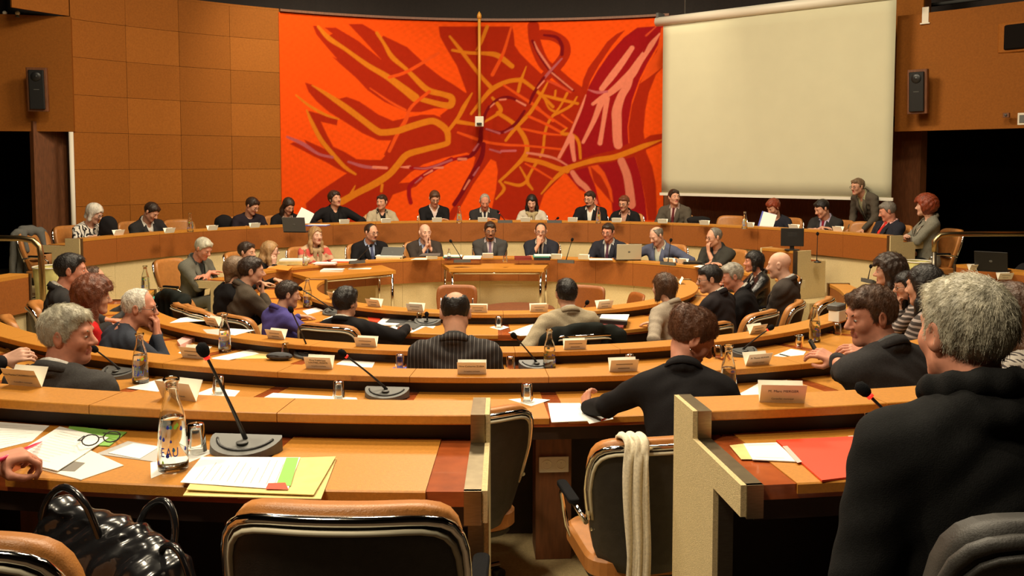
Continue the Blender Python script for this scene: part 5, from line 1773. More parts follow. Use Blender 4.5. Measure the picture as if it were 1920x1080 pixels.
    # ---------------- trousers
    if legs:
        tm = jm if (top == 'suit' and jmat is None) else cl('trousers_dark', (.02, .019, .020))
        f = Field(np.array((-.32 * s, -.25 * s, .03)), np.array((.32 * s, .72 * s, pel[2] + .14 * s)), .032)
        f.ell(pel + np.array((0, -.01, -.01)), np.array((.165 * m, .125, .10)) * s)
        for sx in (-1, 1):
            hip = pel + np.array((sx * .085, .02, -.01)) * s
            if stand: kn_ = hip + np.array((sx * .01, .04, -.43)) * s
            else: kn_ = np.array((sx * .12 * s, .44 * s, seat + .05))
            an = np.array((kn_[0] * 1.05, kn_[1] - (.02 if stand else -.04), .09))
            f.cone(hip, kn_, .082 * s, .062 * s, k=.04)
            f.cone(kn_, an, .060 * s, .045 * s, k=.03)
        P, Q = f.mesh(); link('trousers', quads_mesh(P, Q), t, tm)
        for sx in (-1, 1):
            kx = (sx * .095 * s) if stand else sx * .126 * s
            ky = .06 if stand else .44 * s + .04
            sb = MB()
            sb.ball((kx, ky + .06, .045), (.045, .13, .045), 10, 7)
            sb.build('shoe', M['black_plastic'], t)
    t['scale_used'] = round(float(s), 3)
    return t
# ------------------------------------------------------------------ who sits where
SEATR = {'A': 7.75, 'B': 5.95, 'C': 4.45, 'D': 2.95, 'P': 4.30, 'S': 6.55}
CHARCOAL = ('charcoal', (.028, .026, .026)); BLACK = ('black', (.011, .010, .011)); NAVY = ('navy', (.022, .023, .032)); BROWN = ('brown', (.075, .058, .042))
BEIGE = ('beige', (.40, .33, .22)); GREYG = ('grey_green', (.13, .125, .10)); DGREY = ('dark_grey', (.055, .052, .050)); BLUE = ('violet_blue', (.075, .062, .24))
SLATE = ('slate', (.085, .095, .15)); DUSK = ('blue_grey', (.040, .046, .062)); OLIVE = ('brown_grey', (.085, .070, .052)); REDJ = ('red', (.50, .012, .012))
WHITE = (.70, .66, .58); LBLUE = (.36, .42, .58); PINKS = (.75, .42, .38)


def seat(row, label, u, v, dface=0, r=None, far=None, with_chair=True, chair_label=None, cscale=1.0, **k):
    far = row in 'PS' if far is None else far
    rr_ = r or SEATR[row]
    p = on_ring(u, v, rr_, far)
    if row in 'PS': k.setdefault('s', 1.14 if row == 'S' else 1.12)
    k.setdefault('desk_z', HW[row])
    th = ang(p)
    o = person(label, p, FZ[row], th + dface, **k)
    if with_chair and not k.get('stand'):
        q = Vector(o.location)
        back = Matrix.Rotation(math.radians(th + dface), 3, 'Z') @ Vector((0, -.06, 0))
        chair(q + back * (.3 if row == 'A' else 1), th + dface * .6, chair_label or ' '.join(('armchair of the ' + label.replace(',', '')).split()[:16]), FZ[row], scale=cscale)
    return o


g_s = 'people on the platform row'
g_p = 'people on the front bench'
g_c = 'people in the hemicycle rows'
zebra = stripes('print_blouse', (.72, .68, .60), (.03, .025, .025), 17, .42, 'X', wobble=.35)
seat('S', 'person with white hair and black-and-white print blouse at the far left', 177, 400, r=6.5, yaw=22, nod=28, lean=10, male=False, hair='bob', hc='white', glasses=True, top='sweater', jmat=zebra, arms=('fold', 'knit'), skin='skin_pale', group=g_s)
seat('S', 'person in dark suit and open white shirt bent over papers, beside white-haired sitter', 284, 397, yaw=22, nod=38, lean=16, side=6, hair='short', hc='dark', jc=CHARCOAL, shirt=WHITE, arms='desk', group=g_s)
seat('S', 'person in dark sweater with glasses looking down, left of the laptop', 473, 386, yaw=28, nod=30, lean=12, hair='short', hc='dark', top='sweater', jc=('aubergine', (.022, .016, .022)), glasses=True, arms='desk', group=g_s)
seat('S', 'person with dark tied-back hair and dark jacket behind an open laptop', 541, 386, yaw=10, nod=32, lean=10, male=False, hair='long', hc='dark', jc=BLACK, top='jacket', shirt=(.45, .33, .26), arms='desk', group=g_s)
seat('S', 'person in black jacket over black shirt, chin up, left on the tapestry', 628, 373, yaw=18, nod=-4, tilt=8, lean=0, hair='wavy', hc='dark', jc=BLACK, shirt=(.012, .012, .012), arms='wide', heavy=1.1, group=g_s)
seat('S', 'person with short dark hair and beige jacket over black top, smiling sideways', 716, 379, yaw=-38, nod=4, lean=2, male=False, hair='short', hc='dark', jc=BEIGE, top='jacket', shirt=(.012, .012, .012), arms='desk', group=g_s)
seat('S', 'person in black v-neck sweater and white collar reading, left of water bottle', 815, 372, yaw=4, nod=26, lean=6, hair='short', hc='brown', top='vneck', jc=BLACK, shirt=(.62, .50, .46), arms='fold', glasses=True, group=g_s)
seat('S', 'person with grey hair, dark suit and tie speaking into red-lit microphone', 909, 378, yaw=2, nod=28, lean=8, hair='thin', hc='grey', jc=CHARCOAL, tie=(.02, .018, .03), arms='fold', skin='skin_ruddy', group=g_s)
seat('S', 'person with long black hair, white top and sand scarf', 997, 379, yaw=0, nod=24, lean=8, male=False, hair='long', hc='black', top='sweater', jc=('cream_knit', (.52, .46, .36)), scarf=(.40, .32, .17), arms='desk', skin='skin_pale', group=g_s)
seat('S', 'person with glasses and dark hair in black jacket turning to neighbour', 1106, 373, yaw=-24, nod=10, lean=4, hair='short', hc='dark', jc=BLACK, shirt=WHITE, arms='desk', glasses=True, heavy=1.12, beard='dark', group=g_s)
seat('S', 'person with auburn cropped hair, glasses and black top, right on the tapestry', 1170, 381, yaw=-14, nod=14, lean=6, male=False, hair='short', hc='auburn', glasses=True, top='jacket', jc=BLACK, shirt=(.45, .25, .18), arms='desk', group=g_s)
seat('S', 'person in brown-grey suit and dark red tie looking away right', 1264, 370, yaw=42, nod=-2, lean=0, hair='short', hc='dark', jc=OLIVE, shirt=(.50, .36, .32), tie=(.10, .012, .015), arms='desk', group=g_s)
seat('S', 'person with russet hair holding an open brochure under the screen', 1450, 389, yaw=-20, nod=30, lean=10, male=False, hair='wavy', hc='red', top='sweater', jc=('ink_blue', (.018, .018, .026)), arms='desk', group=g_s)
seat('S', 'person in dark suit with crimson tie writing, right of the brochure reader', 1541, 391, yaw=-26, nod=26, lean=10, hair='short', hc='black', jc=CHARCOAL, shirt=(.42, .36, .48), tie=(.22, .01, .025), arms='fold', group=g_s)
pst = on_ring(1608, 350, 7.0, True)
person('person with grey hair standing bent over an empty platform chair', pst, FZ['S'], 112, lean=36, yaw=0, nod=8, s=1.06, hair='short', hc='mouse', jc=OLIVE, shirt=(.36, .34, .20), stand=True, glasses=True,
       arms=(((-.20, .50, .86), (.1, .9, -.4), (0, -.2, -1), .5), ((.16, .42, .84), (-.1, .9, -.4), (0, -.2, -1), .5)), group=g_s)
seat('S', 'person leaning back in navy jacket and pink shirt near platform end', 1664, 396, dface=-14, yaw=-30, nod=20, lean=-14, hair='short', hc='salt', jc=NAVY, shirt=PINKS, tie=(.6, .03, .02), top='jacket', arms='lap', heavy=1.15, skin='skin_ruddy', group=g_s)
seat('S', 'person with red curly hair and grey tweed jacket at the right platform end', 1735, 387, r=6.35, dface=-34, yaw=-22, nod=2, lean=0, male=False, hair='curly', hc='red', top='jacket', jmat=mat('tweed', (.19, .18, .14), .9, noise=(160, .4)), shirt=(.55, .46, .36), arms='fold', skin='skin_pale', group=g_s)

# front bench
seat('P', 'person with grey hair and grey suit alone at the left end of front bench', 381, 466, r=4.15, yaw=4, nod=30, lean=14, hair='short', hc='silver', jc=GREYG, shirt=(.05, .055, .05), tie=(.03, .03, .03), arms='fold', skin='skin_ruddy', group=g_p, s=1.12)
seat('P', 'person with long blond-grey hair and glasses resting chin on hand', 507, 470, r=4.2, dface=26, yaw=26, nod=6, lean=14, male=False, hair='long', hc='blond', glasses=True, top='sweater', jc=BLACK, arms=('fold', 'cheek'), skin='skin_pale', group=g_p)
seat('P', 'person with blond hair, tan scarf and pink-patterned sweater', 592, 442, yaw=4, nod=0, lean=4, male=False, hair='long', hc='blond', top='sweater', jmat=stripes('pink_knit', (.50, .33, .20), (.55, .09, .07), 5, .5, 'Z', wobble=.2), scarf=(.36, .25, .14), arms='desk', skin='skin_pale', group=g_p)
seat('P', 'person with dark beard, glasses, dark suit and pale blue shirt at microphone', 696, 436, yaw=22, nod=8, lean=4, hair='thin', hc='dark', jc=BLACK, shirt=LBLUE, tie=(.06, .07, .14), arms='desk', glasses=True, beard='salt', heavy=1.15, group=g_p)
seat('P', 'bald person with brown suit and hands pressed together at the mouth', 797, 436, yaw=8, nod=4, lean=8, hair=None, hc='brown', jc=('dark_brown', (.045, .034, .028)), shirt=LBLUE, tie=(.03, .06, .22), arms='pray', skin='skin_pale', group=g_p)
seat('P', 'person with dark hair, glasses and grey suit sitting with arms crossed', 919, 432, yaw=4, nod=12, lean=0, hair='short', hc='dark', jc=DGREY, shirt=(.50, .42, .42), tie=(.17, .11, .17), glasses=True, beard='dark', arms='cross', skin='skin_tan', group=g_p)
seat('P', 'balding person with glasses and dark suit, hand covering the mouth', 1014, 434, yaw=6, nod=6, lean=6, hair='thin', hc='dark', jc=NAVY, shirt=(.55, .48, .40), tie=(.03, .03, .04), glasses=True, arms=('fold', 'mouth'), group=g_p)
seat('P', 'person with dark hair and glasses in navy suit and dotted tie', 1140, 435, yaw=-6, nod=10, lean=2, hair='short', hc='dark', jc=NAVY, shirt=(.55, .55, .52), tie=(.08, .03, .05), glasses=True, arms='desk', skin='skin_ruddy', group=g_p)
seat('P', 'balding person in blue blazer with green lanyard reading', 1231, 442, yaw=-28, nod=30, lean=12, hair='fringe', hc='salt', jc=SLATE, shirt=(.60, .60, .48), lanyard=(.10, .42, .08), arms='wide', skin='skin_pale', group=g_p)
seat('P', 'person with receding grey hair, glasses and dark jacket, fist at mouth', 1339, 445, r=4.2, yaw=-26, nod=10, lean=8, hair='thin', hc='salt', jc=('moss_black', (.040, .038, .032)), shirt=(.05, .05, .05), glasses=True, arms=('mouth', 'fold'), group=g_p)

# inner row, seen from behind and from the side
seat('D', 'person with dark short hair at the left tip of the horseshoe, mostly hidden', 463, 473, r=3.0, far=True, with_chair=False, yaw=-4, nod=6, lean=8, hair='short', hc='dark', top='sweater', jc=BLACK, arms='desk', group=g_c)
seat('D', 'person with light brown hair pulled back and black top, half hidden', 443, 507, r=2.95, far=False, yaw=10, nod=4, lean=8, male=False, hair='bob', hc='mouse', top='sweater', jc=BLACK, arms='desk', group=g_c)
seat('D', 'person with dark hair and brown suit, hand on chin, seen from behind left', 472, 508, r=2.86, dface=-4, yaw=-18, nod=6, lean=12, hair='short', hc='dark', jc=BROWN, shirt=(.05, .05, .05), arms=('fold', 'chin'), near=1, group=g_c)
seat('D', 'person with short dark hair and violet-blue jacket', 540, 552, r=2.85, dface=-6, yaw=-24, nod=10, lean=12, male=False, hair='short', hc='dark', jc=BLUE, top='jacket', shirt=(.03, .03, .05), arms=('desk', 'wide'), near=1, group=g_c)
seat('D', 'person with black hair and black jacket slouching, seen from behind', 649, 567, r=2.95, dface=4, yaw=-14, nod=4, lean=-4, side=-4, hair='wavy', hc='black', jc=BLACK, arms=('desk', 'wide'), near=1, heavy=1.08, group=g_c, faceon=False)
seat('D', 'person with black hair and pale beige jacket, back to the camera', 1062, 551, r=3.0, dface=2, yaw=-2, nod=2, lean=4, hair='short', hc='black', jc=BEIGE, shirt=(.55, .50, .42), arms=('hip', 'desk'), near=1, group=g_c, faceon=False)
seat('D', 'person with brown neck-length hair and beige jacket leaning on elbow', 1245, 540, r=2.95, dface=10, yaw=6, nod=2, lean=10, male=False, hair='bob', hc='brown', jc=('sand', (.36, .30, .23)), top='jacket', arms=('hip', 'desk'), near=1, group=g_c, faceon=False)
seat('D', 'person with black hair, glasses and dark jacket turned left', 1330, 523, r=2.82, dface=10, yaw=36, nod=10, lean=10, hair='short', hc='black', jc=('dark_plum', (.022, .018, .020)), shirt=(.55, .52, .45), glasses=True, arms='desk', near=1, heavy=1.1, group=g_c)
seat('D', 'person with grey hair and black coat leaning to the left neighbour', 1372, 518, r=2.75, dface=20, yaw=20, nod=16, lean=16, hair='short', hc='grey', jc=BLACK, arms='desk', near=1, heavy=1.1, skin='skin_ruddy', group=g_c)
seat('D', 'person with dark shoulder hair and black leather jacket in profile', 1413, 491, r=2.85, far=True, yaw=-4, nod=2, lean=4, male=False, hair='bob', hc='black', jmat=mat('black_leather', (.012, .011, .011), .28, bump=(60, .5)), top='jacket', arms='desk', near=1, skin='skin_ruddy', group=g_c)
seat('D', 'bald person in brown jacket sitting with arms folded', 1461, 497, r=3.05, dface=-2, yaw=4, nod=8, lean=2, hair=None, hc='mouse', jc=('walnut', (.052, .042, .036)), shirt=(.50, .50, .48), arms='cross', near=1, skin='skin_pale', heavy=1.12, group=g_c)

# third row
pin = stripes('pinstripe_cloth', (.042, .037, .036), (.26, .24, .23), 42, .09, 'X')
seat('C', 'person with thinning black hair and pinstripe suit, back to the camera', 854, 588, r=4.5, dface=2, yaw=4, nod=30, lean=2, hair='fringe', hc='black', jmat=pin, shirt=(.05, .05, .05), arms='lap', near=1, heavy=1.1, group=g_c, faceon=False)
seat('C', 'person with black hair and charcoal suit in profile beside the handrail', 134, 507, r=4.3, dface=-4, yaw=-12, nod=4, lean=6, hair='short', hc='black', jc=CHARCOAL, shirt=(.55, .50, .42), arms='desk', near=1, skin='skin_ruddy', group=g_c)
seat('C', 'person with brown hair mostly hidden behind the red-haired sitter', 176, 524, r=3.95, yaw=0, nod=6, lean=8, hair='thin', hc='brown', jc=DGREY, arms='desk', near=1, group=g_c)
seat('C', 'person with long wavy auburn hair and red top', 176, 557, r=4.5, s=1.08, dface=-6, yaw=-16, nod=6, lean=10, male=False, hair='longcurl', hc='auburn', top='sweater', jc=REDJ, arms='desk', near=1, group=g_c)
seat('C', 'person with white hair, glasses and blue-grey sweater, hands at the mouth', 262, 577, r=4.4, s=1.1, dface=-14, yaw=-32, nod=8, lean=22, hair='thin', hc='white', top='sweater', jc=DUSK, glasses=True, arms='mouth', near=1, skin='skin_ruddy', heavy=1.08, group=g_c)
seat('C', 'person with dark curly hair speaking at the right side row', 1666, 510, r=4.05, yaw=14, nod=2, lean=6, male=False, hair='longcurl', hc='dark', top='sweater', jc=BROWN, arms='desk', near=1, group=g_c)
strp = stripes('striped_knit', (.055, .045, .042), (.30, .25, .23), 28, .42, 'Z', wobble=.05)
seat('C', 'person with black hair and glasses, chin on hand, right side row', 1700, 536, r=4.25, dface=6, yaw=24, nod=12, lean=10, male=False, hair='long', hc='black', glasses=True, top='sweater', jmat=strp, arms=('chin', 'fold'), near=1, group=g_c)
seat('C', 'person with long straight black hair and striped knit sweater', 1733, 536, r=4.8, dface=0, yaw=2, nod=8, lean=4, male=False, hair='long', hc='black', top='sweater', jmat=strp, arms='desk', near=1, group=g_c)

# second row
seat('B', 'person with tousled grey hair and dark suit in profile, near left', 128, 628, r=6.1, dface=6, yaw=-74, nod=4, lean=2, hair='short', hc='silver', jc=DGREY, shirt=(.60, .56, .50), arms='lap', near=2, skin='skin_ruddy', heavy=1.22, s=1.12, group=g_c)
seat('B', 'person with red-brown pinned-up hair and black jacket bent over notes', 1298, 634, r=5.95, dface=-22, yaw=-74, nod=34, with_chair=False, lean=24, male=False, hair='bun', hc=(.105, .042, .020), jc=BLACK, top='jacket', shirt=(.02, .02, .02), arms=(('W', on(1100, 764, .99), (.05, .75, .55), (.5, -.4, -.7), .9), 'desk'), near=2, skin='skin_ruddy', group=g_c, s=1.06, nk=.145)
seat('B', 'person with wavy brown hair and grey-black suit turned left, holding phone', 1632, 592, r=6.1, dface=8, yaw=72, nod=12, lean=14, hair='short', hc='brown', jc=('asphalt', (.033, .031, .032)), shirt=(.10, .10, .10), near=2, skin='skin_ruddy', heavy=1.15, s=1.1, group=g_c,
     arms=(('W', on(1540, 657, 1.12), (-.75, .5, .25), (.3, .3, -1), .75), ('W', on(1560, 652, 1.13), (-.9, .2, .2), (-.2, .5, -1), .7)))
hound = stripes('houndstooth_wool', (.42, .38, .33), (.06, .05, .05), 48, .5, 'X', grid=True)
seat('B', 'person with long brown hair and houndstooth jacket, cut by right edge', 1893, 592, r=6.4, dface=10, yaw=-8, nod=4, lean=6, male=False, hair='long', hc='brown', jmat=hound, top='jacket', arms='desk', near=1, group=g_c, faceon=False)

# nearest row
seat('A', 'person with silver hair and thick black coat, nearest the camera', 1808, 625, r=8.0, cscale=1.12, dface=-4, yaw=8, nod=2, lean=6, scarf=(.010, .010, .010), hair='short', hc='silver', jc=('black_wool', (.010, .010, .010)), coat=True, shirt=None, top='jacket', arms='lap', near=2, skin='skin_ruddy', heavy=1.04, s=1.08, nk=.155, group=g_c, faceon=False)

# the chair of the nearest sitter is all black
dk = [o for o in COL.objects if o.get('label', '').startswith('armchair of the person with silver hair')][0]
dk['label'] = 'all-black armchair behind the silver-haired person in black coat'
for ch_ in dk.children:
    if ch_.name.split('.')[0] in ('backrest', 'chrome_rim', 'piping', 'seat'):
        ch_.data = ch_.data.copy()
        ch_.data.materials[0] = M['leather_back']

# two people outside the frame whose hands reach in
person('person out of frame whose hand holds a red pen over papers', polar(7.70, -13.8, 1.74), FZ['A'], -14 + 4, lean=14, nod=20, s=1.14, hair='short', hc='grey', top='sweater', jc=BLACK, near=1, group=g_c, skin='skin_ruddy',
       arms=('lap', ('W', on(-24, 868, 1.335), (.78, .60, .02), (-.3, -.1, -1), 1.25, (-.2, -.8, -.3))))
person('person out of frame at left whose clasped hand shows above the desk', polar(6.0, -29.5, 1.42), FZ['B'], -29 - 10, lean=6, s=1.05, hair='short', hc='brown', jc=BLACK, near=1, group=g_c, skin='skin_pale',
       arms=('lap', ('W', Vector((-2.62, 4.62, 1.20)), (.9, .3, .25), (-.2, .6, -.5), .9)))
person('person with grey hair cut by the right edge behind outer desk', at_y(1944, 474, 10.75), .15, 118, yaw=0, nod=6, lean=6, hair='short', hc='grey', jc=BLACK, arms='desk', s=1.05, group=g_c)

# empty chairs on the platform and in the rows
for (u, v, lab, r_, df) in ((349, 402, 'empty tan armchair behind the platform between two men at left', 6.75, 0), (1363, 393, 'empty tan armchair under the projection screen', 6.75, 0),
                            (1608, 402, 'empty tan armchair gripped by the standing man', 6.7, 4), (92, 436, 'tan armchair with grey jacket draped, beyond the platform end', 6.4, 8)):
    p = on_ring(u, v, r_, True)
    chair(p, ang(p) + df, lab, FZ['S'])
for (u, v, lab, row, r_, df) in ((688, 945, 'nearest empty armchair with tan top and chrome rim, centre left', 'A', 7.72, 0), (-50, 1010, 'empty tan armchair cut by the lower left corner', 'A', 7.75, -8),
                                 (850, 790, 'dark armchair seen edge-on in the aisle by the brass desk end', 'B', 5.80, 28), (1190, 812, 'empty-backed armchair with a white scarf, in the aisle', 'B', 6.22, 4),
                                 (430, 560, 'armchair with black coat hung over it, left inner row', 'D', 3.15, 0), (378, 570, 'armchair draped with a black hooded coat, left row', 'C', 3.15, 20)):
    p = on_ring(u, v, r_)
    if row == 'C': p = on(385, 600, .7)
    if u == -50: p = Vector((-1.10, 2.12, 0))
    chair(p, ang(p) + df, lab, FZ['D' if row == 'C' else row])
for i, (u, v, y, f_, lab) in enumerate(((852, 556, 9.4, 178, 'left orange-brown chair in the central well behind the balding man'), (1078, 553, 9.4, 150, 'right orange-brown chair in the well behind the beige jacket'),
                                        (1142, 560, 9.0, 100, 'orange-brown chair edge-on in the well by right name card'))):
    o = SIDE if i == 0 else copy_tree(SIDE)
    p = at_y(u, v, y)
    o.location = (p.x, p.y, 0.0); o.rotation_euler = (0, 0, math.radians(f_))
    tag(o, lab, 'chair', 'orange-brown chairs in the well')
print('people done', round(time.time() - T0, 1))

# ------------------------------------------------------------------ name cards
def text(body, size, mt, parent, loc, R, name='lettering', align='CENTER'):
    cu = bpy.data.curves.new(name, 'FONT')
    cu.body = body; cu.size = size; cu.align_x = align; cu.align_y = 'CENTER'
    cu.extrude = .0002
    tmp = bpy.data.objects.new(name, cu)
    me = bpy.data.meshes.new_from_object(tmp)
    bpy.data.objects.remove(tmp); bpy.data.curves.remove(cu)
    me.materials.clear()
    o = bpy.data.objects.new(name, me)
    COL.objects.link(o)
    o.parent = parent
    o['kind'] = 'stuff'
    o.matrix_parent_inverse = Matrix.Identity(4)
    o.matrix_local = Matrix.Translation(loc) @ R.to_4x4()
    me.materials.append(mt)
    return o


CARD_W, CARD_H, CARD_D = .158, .072, .036


def name_card(u, v, row, label, lines=None, marks=False, rot=0, w=CARD_W, z=None, group='folded name cards'):
    z = HT[row] if z is None else z
    p = on(u, v, z)
    near_row = row in 'ABCD'
    d = ang(p)
    rz = math.radians(d + rot)
    if near_row:       # pixel marks the foot nearest the camera
        p = p + Matrix.Rotation(rz, 3, 'Z') @ Vector((0, CARD_D, 0))
    else:
        rz = math.radians(d + rot + 180)
        p = p + Matrix.Rotation(rz, 3, 'Z') @ Vector((0, CARD_D, 0))
    t = thing('name_card', label, 'name card', (p.x, p.y, z + .0005), rz, group)
    a = math.atan2(CARD_D, CARD_H)
    L = math.hypot(CARD_D, CARD_H)
    for s_ in (-1, 1):
        R_ = Matrix.Rotation(-s_ * a, 3, 'X')
        m_ = MB().box((0, 0, 0), (w, .0009, L), M=Matrix.Identity(3))
        o = m_.build('card_face', M['card'], t)
        o.rotation_euler = (-s_ * a, 0, 0)
        o.location = (0, s_ * CARD_D / 2, CARD_H / 2)
    R0 = Matrix.Rotation(a, 3, 'X') @ Matrix.Rotation(PI / 2, 3, 'X')
    nrm = Matrix.Rotation(a, 3, 'X') @ Vector((0, -1, 0))
    upv = Matrix.Rotation(a, 3, 'X') @ Vector((0, 0, 1))
    base = Vector((0, -CARD_D / 2, CARD_H / 2)) + nrm * .0012
    if lines:
        n = len(lines)
        for i, ln in enumerate(lines):
            last = i == n - 1
            off = (.019 - .017 * i) if not last else -.022
            if n == 2 and i == 0: off = .012
            sz = .0145 if not last else .0095
            if len(ln) > 20 and not last: sz *= .80
            text(ln, sz, M['ink'] if not last else M['ink_grey'], t, base + upv * off, R0)
    elif marks:
        for off, ww in ((.010, .60), (-.018, .42)):
            o = MB().box((0, 0, 0), (w * ww, .0004, .005)).build('print_line', M['ink_grey'], t)
            o.rotation_euler = (a, 0, 0); o.location = base + upv * off
    return t


for i, (u, v) in enumerate([(226, 441), (321, 437), (401, 432), (480, 427), (557, 423), (647, 420), (725, 418), (820, 416.5), (905, 416), (985, 416), (1073, 416), (1155, 417),
                            (1241, 419), (1319, 422), (1402, 426), (1486, 430), (1568, 434)]):
    name_card(u, v, 'S', ['white name card on the platform desk before ' + q for q in (
        'the white-haired person', 'the bent dark-suited person', 'the empty chair at left', 'the person in dark sweater', 'the open dark laptop', 'the person in black jacket',
        'the person in beige jacket', 'the black v-neck sweater', 'the red-lit microphone', 'the sand-coloured scarf', 'the bearded person in black', 'the auburn-haired person',
        'the brown-grey suit', 'the black bag', 'the empty chair under the screen', 'the brochure reader', 'the crimson tie')][i], group='name cards along the platform')
for i, (u, v) in enumerate([(811, 486.5), (915, 484.5), (1042, 486), (1093, 487), (1252, 494), (1277, 495)]):
    name_card(u, v, 'P', 'white name card on the front bench ' + ('before the bald person', 'before the crossed arms', 'beside the binders, right of middle', 'left of the silver laptop', 'before the blue blazer, left one', 'before the blue blazer, right one')[i], group='name cards on the front bench')
for i, (u, v) in enumerate([(620, 562), (697, 576), (776, 585), (896, 587), (1012, 586), (1137, 579), (1280, 532)]):
    name_card(u, v, 'D', 'cream name card on the inner horseshoe ledge ' + ('at its left bend', 'right of the black-haired head', 'left of the balding person', 'right of the balding person', 'left of the beige jacket', 'beside the small microphone', 'at its right bend')[i], marks=True, group='name cards on the horseshoe')
for i, (u, v, r_) in enumerate([(392, 612, 4), (512, 637, 0), (683, 652, 0), (1080, 657, 0), (1426, 627, 0)]):
    name_card(u, v, 'C', 'cream name card on the third row ledge ' + ('beside the white papers at left', 'behind the chair of violet-blue jacket', 'below the black slouching jacket', 'below the pale beige jacket', 'beside a microphone tip at right')[i], marks=True, rot=r_, group='name cards on the third row')
name_card(355, 674, 'B', 'cream name card beside the big black microphone head', marks=True, group='name cards on the second row')
name_card(594, 694, 'B', 'cream name card with three printed lines, left of red-lit microphone', ['Mme Frédérique', 'LOUTREL-ANISTE', 'Conseillère municipale'], group='name cards on the second row')
name_card(884, 704, 'B', 'cream name card directly below the pinstripe jacket', ['Mme Catherine ZUBER', 'Conseillère municipale'], group='name cards on the second row')
name_card(1172, 699, 'B', 'name card half hidden behind the bent black jacket', marks=True, group='name cards on the second row')
name_card(1427, 687, 'B', 'cream name card left of the notepad with pen', ['M. Thomas BURGER', 'Conseiller municipal'], rot=2, group='name cards on the second row')
name_card(33, 728, 'A', 'large name card at the left edge of nearest desk', ['Mme Martine CALDEROLI-LOTZ', 'Conseillère municipale'], rot=-2, group='name cards on the nearest row')
name_card(322, 754, 'A', 'tilted name card behind the big water carafe', ['Mme          MANN'], rot=-14, group='name cards on the nearest row')
name_card(1470, 760, 'A', 'large name card on the nearest right-hand desk', ['M. Marc MERGER', 'Conseiller municipal'], rot=-14, group='name cards on the nearest row')
po = Vector((5.62, 10.52, 1.0))
for i, (u, v) in enumerate([(1832, 508), (1888, 525)]):
    name_card(u, v, 'D', ('cream name card at the near end of right outer desk', 'cream name card farther right on the outer desk')[i], z=1.0, marks=True, rot=-78, group='name cards on the right outer desk')

# a card under the dark case at the right of the third row
p = on(1570, 601, HT['C'])
t = thing('card_box', 'white box topped by a black case on the third row at right', 'box', p, math.radians(ang(p)))
MB().rbox((0, 0, .045), (.16, .09, .09), .006).build('box', M['card'], t)
MB().rbox((0, .01, .115), (.18, .11, .05), .03).build('case', M['grey_dark'], t)


# ------------------------------------------------------------------ glass
def carafe_mesh(s=1.0):
    out = [(.043, 0), (.046, .004), (.0465, .03), (.044, .10), (.039, .160), (.031, .195), (.022, .222), (.0195, .245), (.0200, .268), (.0245, .276), (.0250, .284), (.0225, .286)]
    inn = [(.0205, .284), (.0172, .268), (.0168, .245), (.0190, .222), (.0280, .193), (.036, .160), (.041, .10), (.0435, .03), (.043, .010), (.0, .008)]
    return [(r * s, z * s) for r, z in out + inn]


W_ = [(.0, .0085), (.0428, .0105), (.0432, .03), (.0407, .10), (.0357, .160), (.0350, .163), (.0, .163)]


def droplet(mb, h, a, sz, r_at):
    """a printed drop wrapped on the bottle wall"""
    pts = []
    for q in np.linspace(0, 2 * PI, 11)[:-1]:
        x, z = sz * .5 * math.sin(q), -sz * .62 * math.cos(q)
        if z > 0: x *= max(0.05, 1 - z / (sz * .75))
        if z > 0: z *= 1.35
        r = r_at(h + z)
        aa_ = a + x / r
        pts.append(((r + .0006) * math.cos(aa_), (r + .0006) * math.sin(aa_), h + z))
    n = len(pts)
    mb.add(pts, [tuple(range(n))])


def r_out(z):
    P_ = carafe_mesh()[:12]
    return float(np.interp(z, [q[1] for q in P_], [q[0] for q in P_]))


def make_carafe():
    t = thing('water_carafe', 'x', 'carafe')
    MB().lathe(carafe_mesh(), n=28).build('bottle', M['glass'], t)
    MB().lathe(W_, n=28).build('water', M['water'], t)
    r = random.Random(3)
    for mt_, n in (('ink_blue', 9), ('ink_green', 6), ('ink_teal', 4)):
        for i in range(n):
            mb = MB()
            droplet(mb, r.uniform(.02, .15) if i else .14, r.uniform(-2.9, .5), r.uniform(.007, .012), r_out)
            mb.build('printed_drop', M[mt_], t)
    # the word on the wall
    for k, (ch, a) in enumerate(zip('EAU', (-.42, 0, .42))):
        rr_ = r_out(.065) + .0008
        ca = -PI / 2 - .45 + a
        R_ = Matrix.Rotation(ca + PI / 2, 3, 'Z') @ Matrix.Rotation(PI / 2, 3, 'X')
        o = text(ch, .036, M['ink_blue'], t, Vector((rr_ * math.cos(ca), rr_ * math.sin(ca), .062)), R_ @ Matrix.Diagonal((.72, 1.15, 1)))
    return t


CAR = [make_carafe(), False]


def carafe(u, v, z, label, rz=0.0, s=1.0):
    o = CAR[0] if not CAR[1] else copy_tree(CAR[0])
    CAR[1] = True
    p = on(u, v, z)
    o.location = (p.x, p.y, z + .0015); o.rotation_euler = (0, 0, rz); o.scale = (s, s, s)
    return tag(o, label, 'carafe', 'water carafes on the desks')


wz = {k: HW[k] + .004 for k in HW}
carafe(325, 879, wz['A'] + .002, 'big glass water carafe printed EAU, nearest of all', 0.55)
carafe(264, 718, wz['B'], 'glass water carafe beside the silver-haired head at left', 0.6)
carafe(422, 660, wz['C'], 'glass water carafe with blue print in front of papers, third row', 0.3)
carafe(1365, 746, wz['B'], 'glass water carafe right of the bent black jacket', 2.2)
carafe(1030, 692, wz['C'], 'glass water carafe below the pale beige jacket', 1.6, .95)
carafe(1527, 641, wz['C'], 'glass water carafe on the third row at right, near tumbler', 1.0)
carafe(577, 576, wz['D'], 'glass water carafe before the violet-blue jacket', 0.4)
carafe(273, 547, wz['C'], 'glass water carafe at the left end of third row')
carafe(861, 419, wz['S'] + .13, 'glass water bottle on platform left of the grey-haired speaker', 0, .95)
carafe(1122, 419, wz['S'] + .13, 'glass water bottle on platform right of the bearded person', 0, .9)
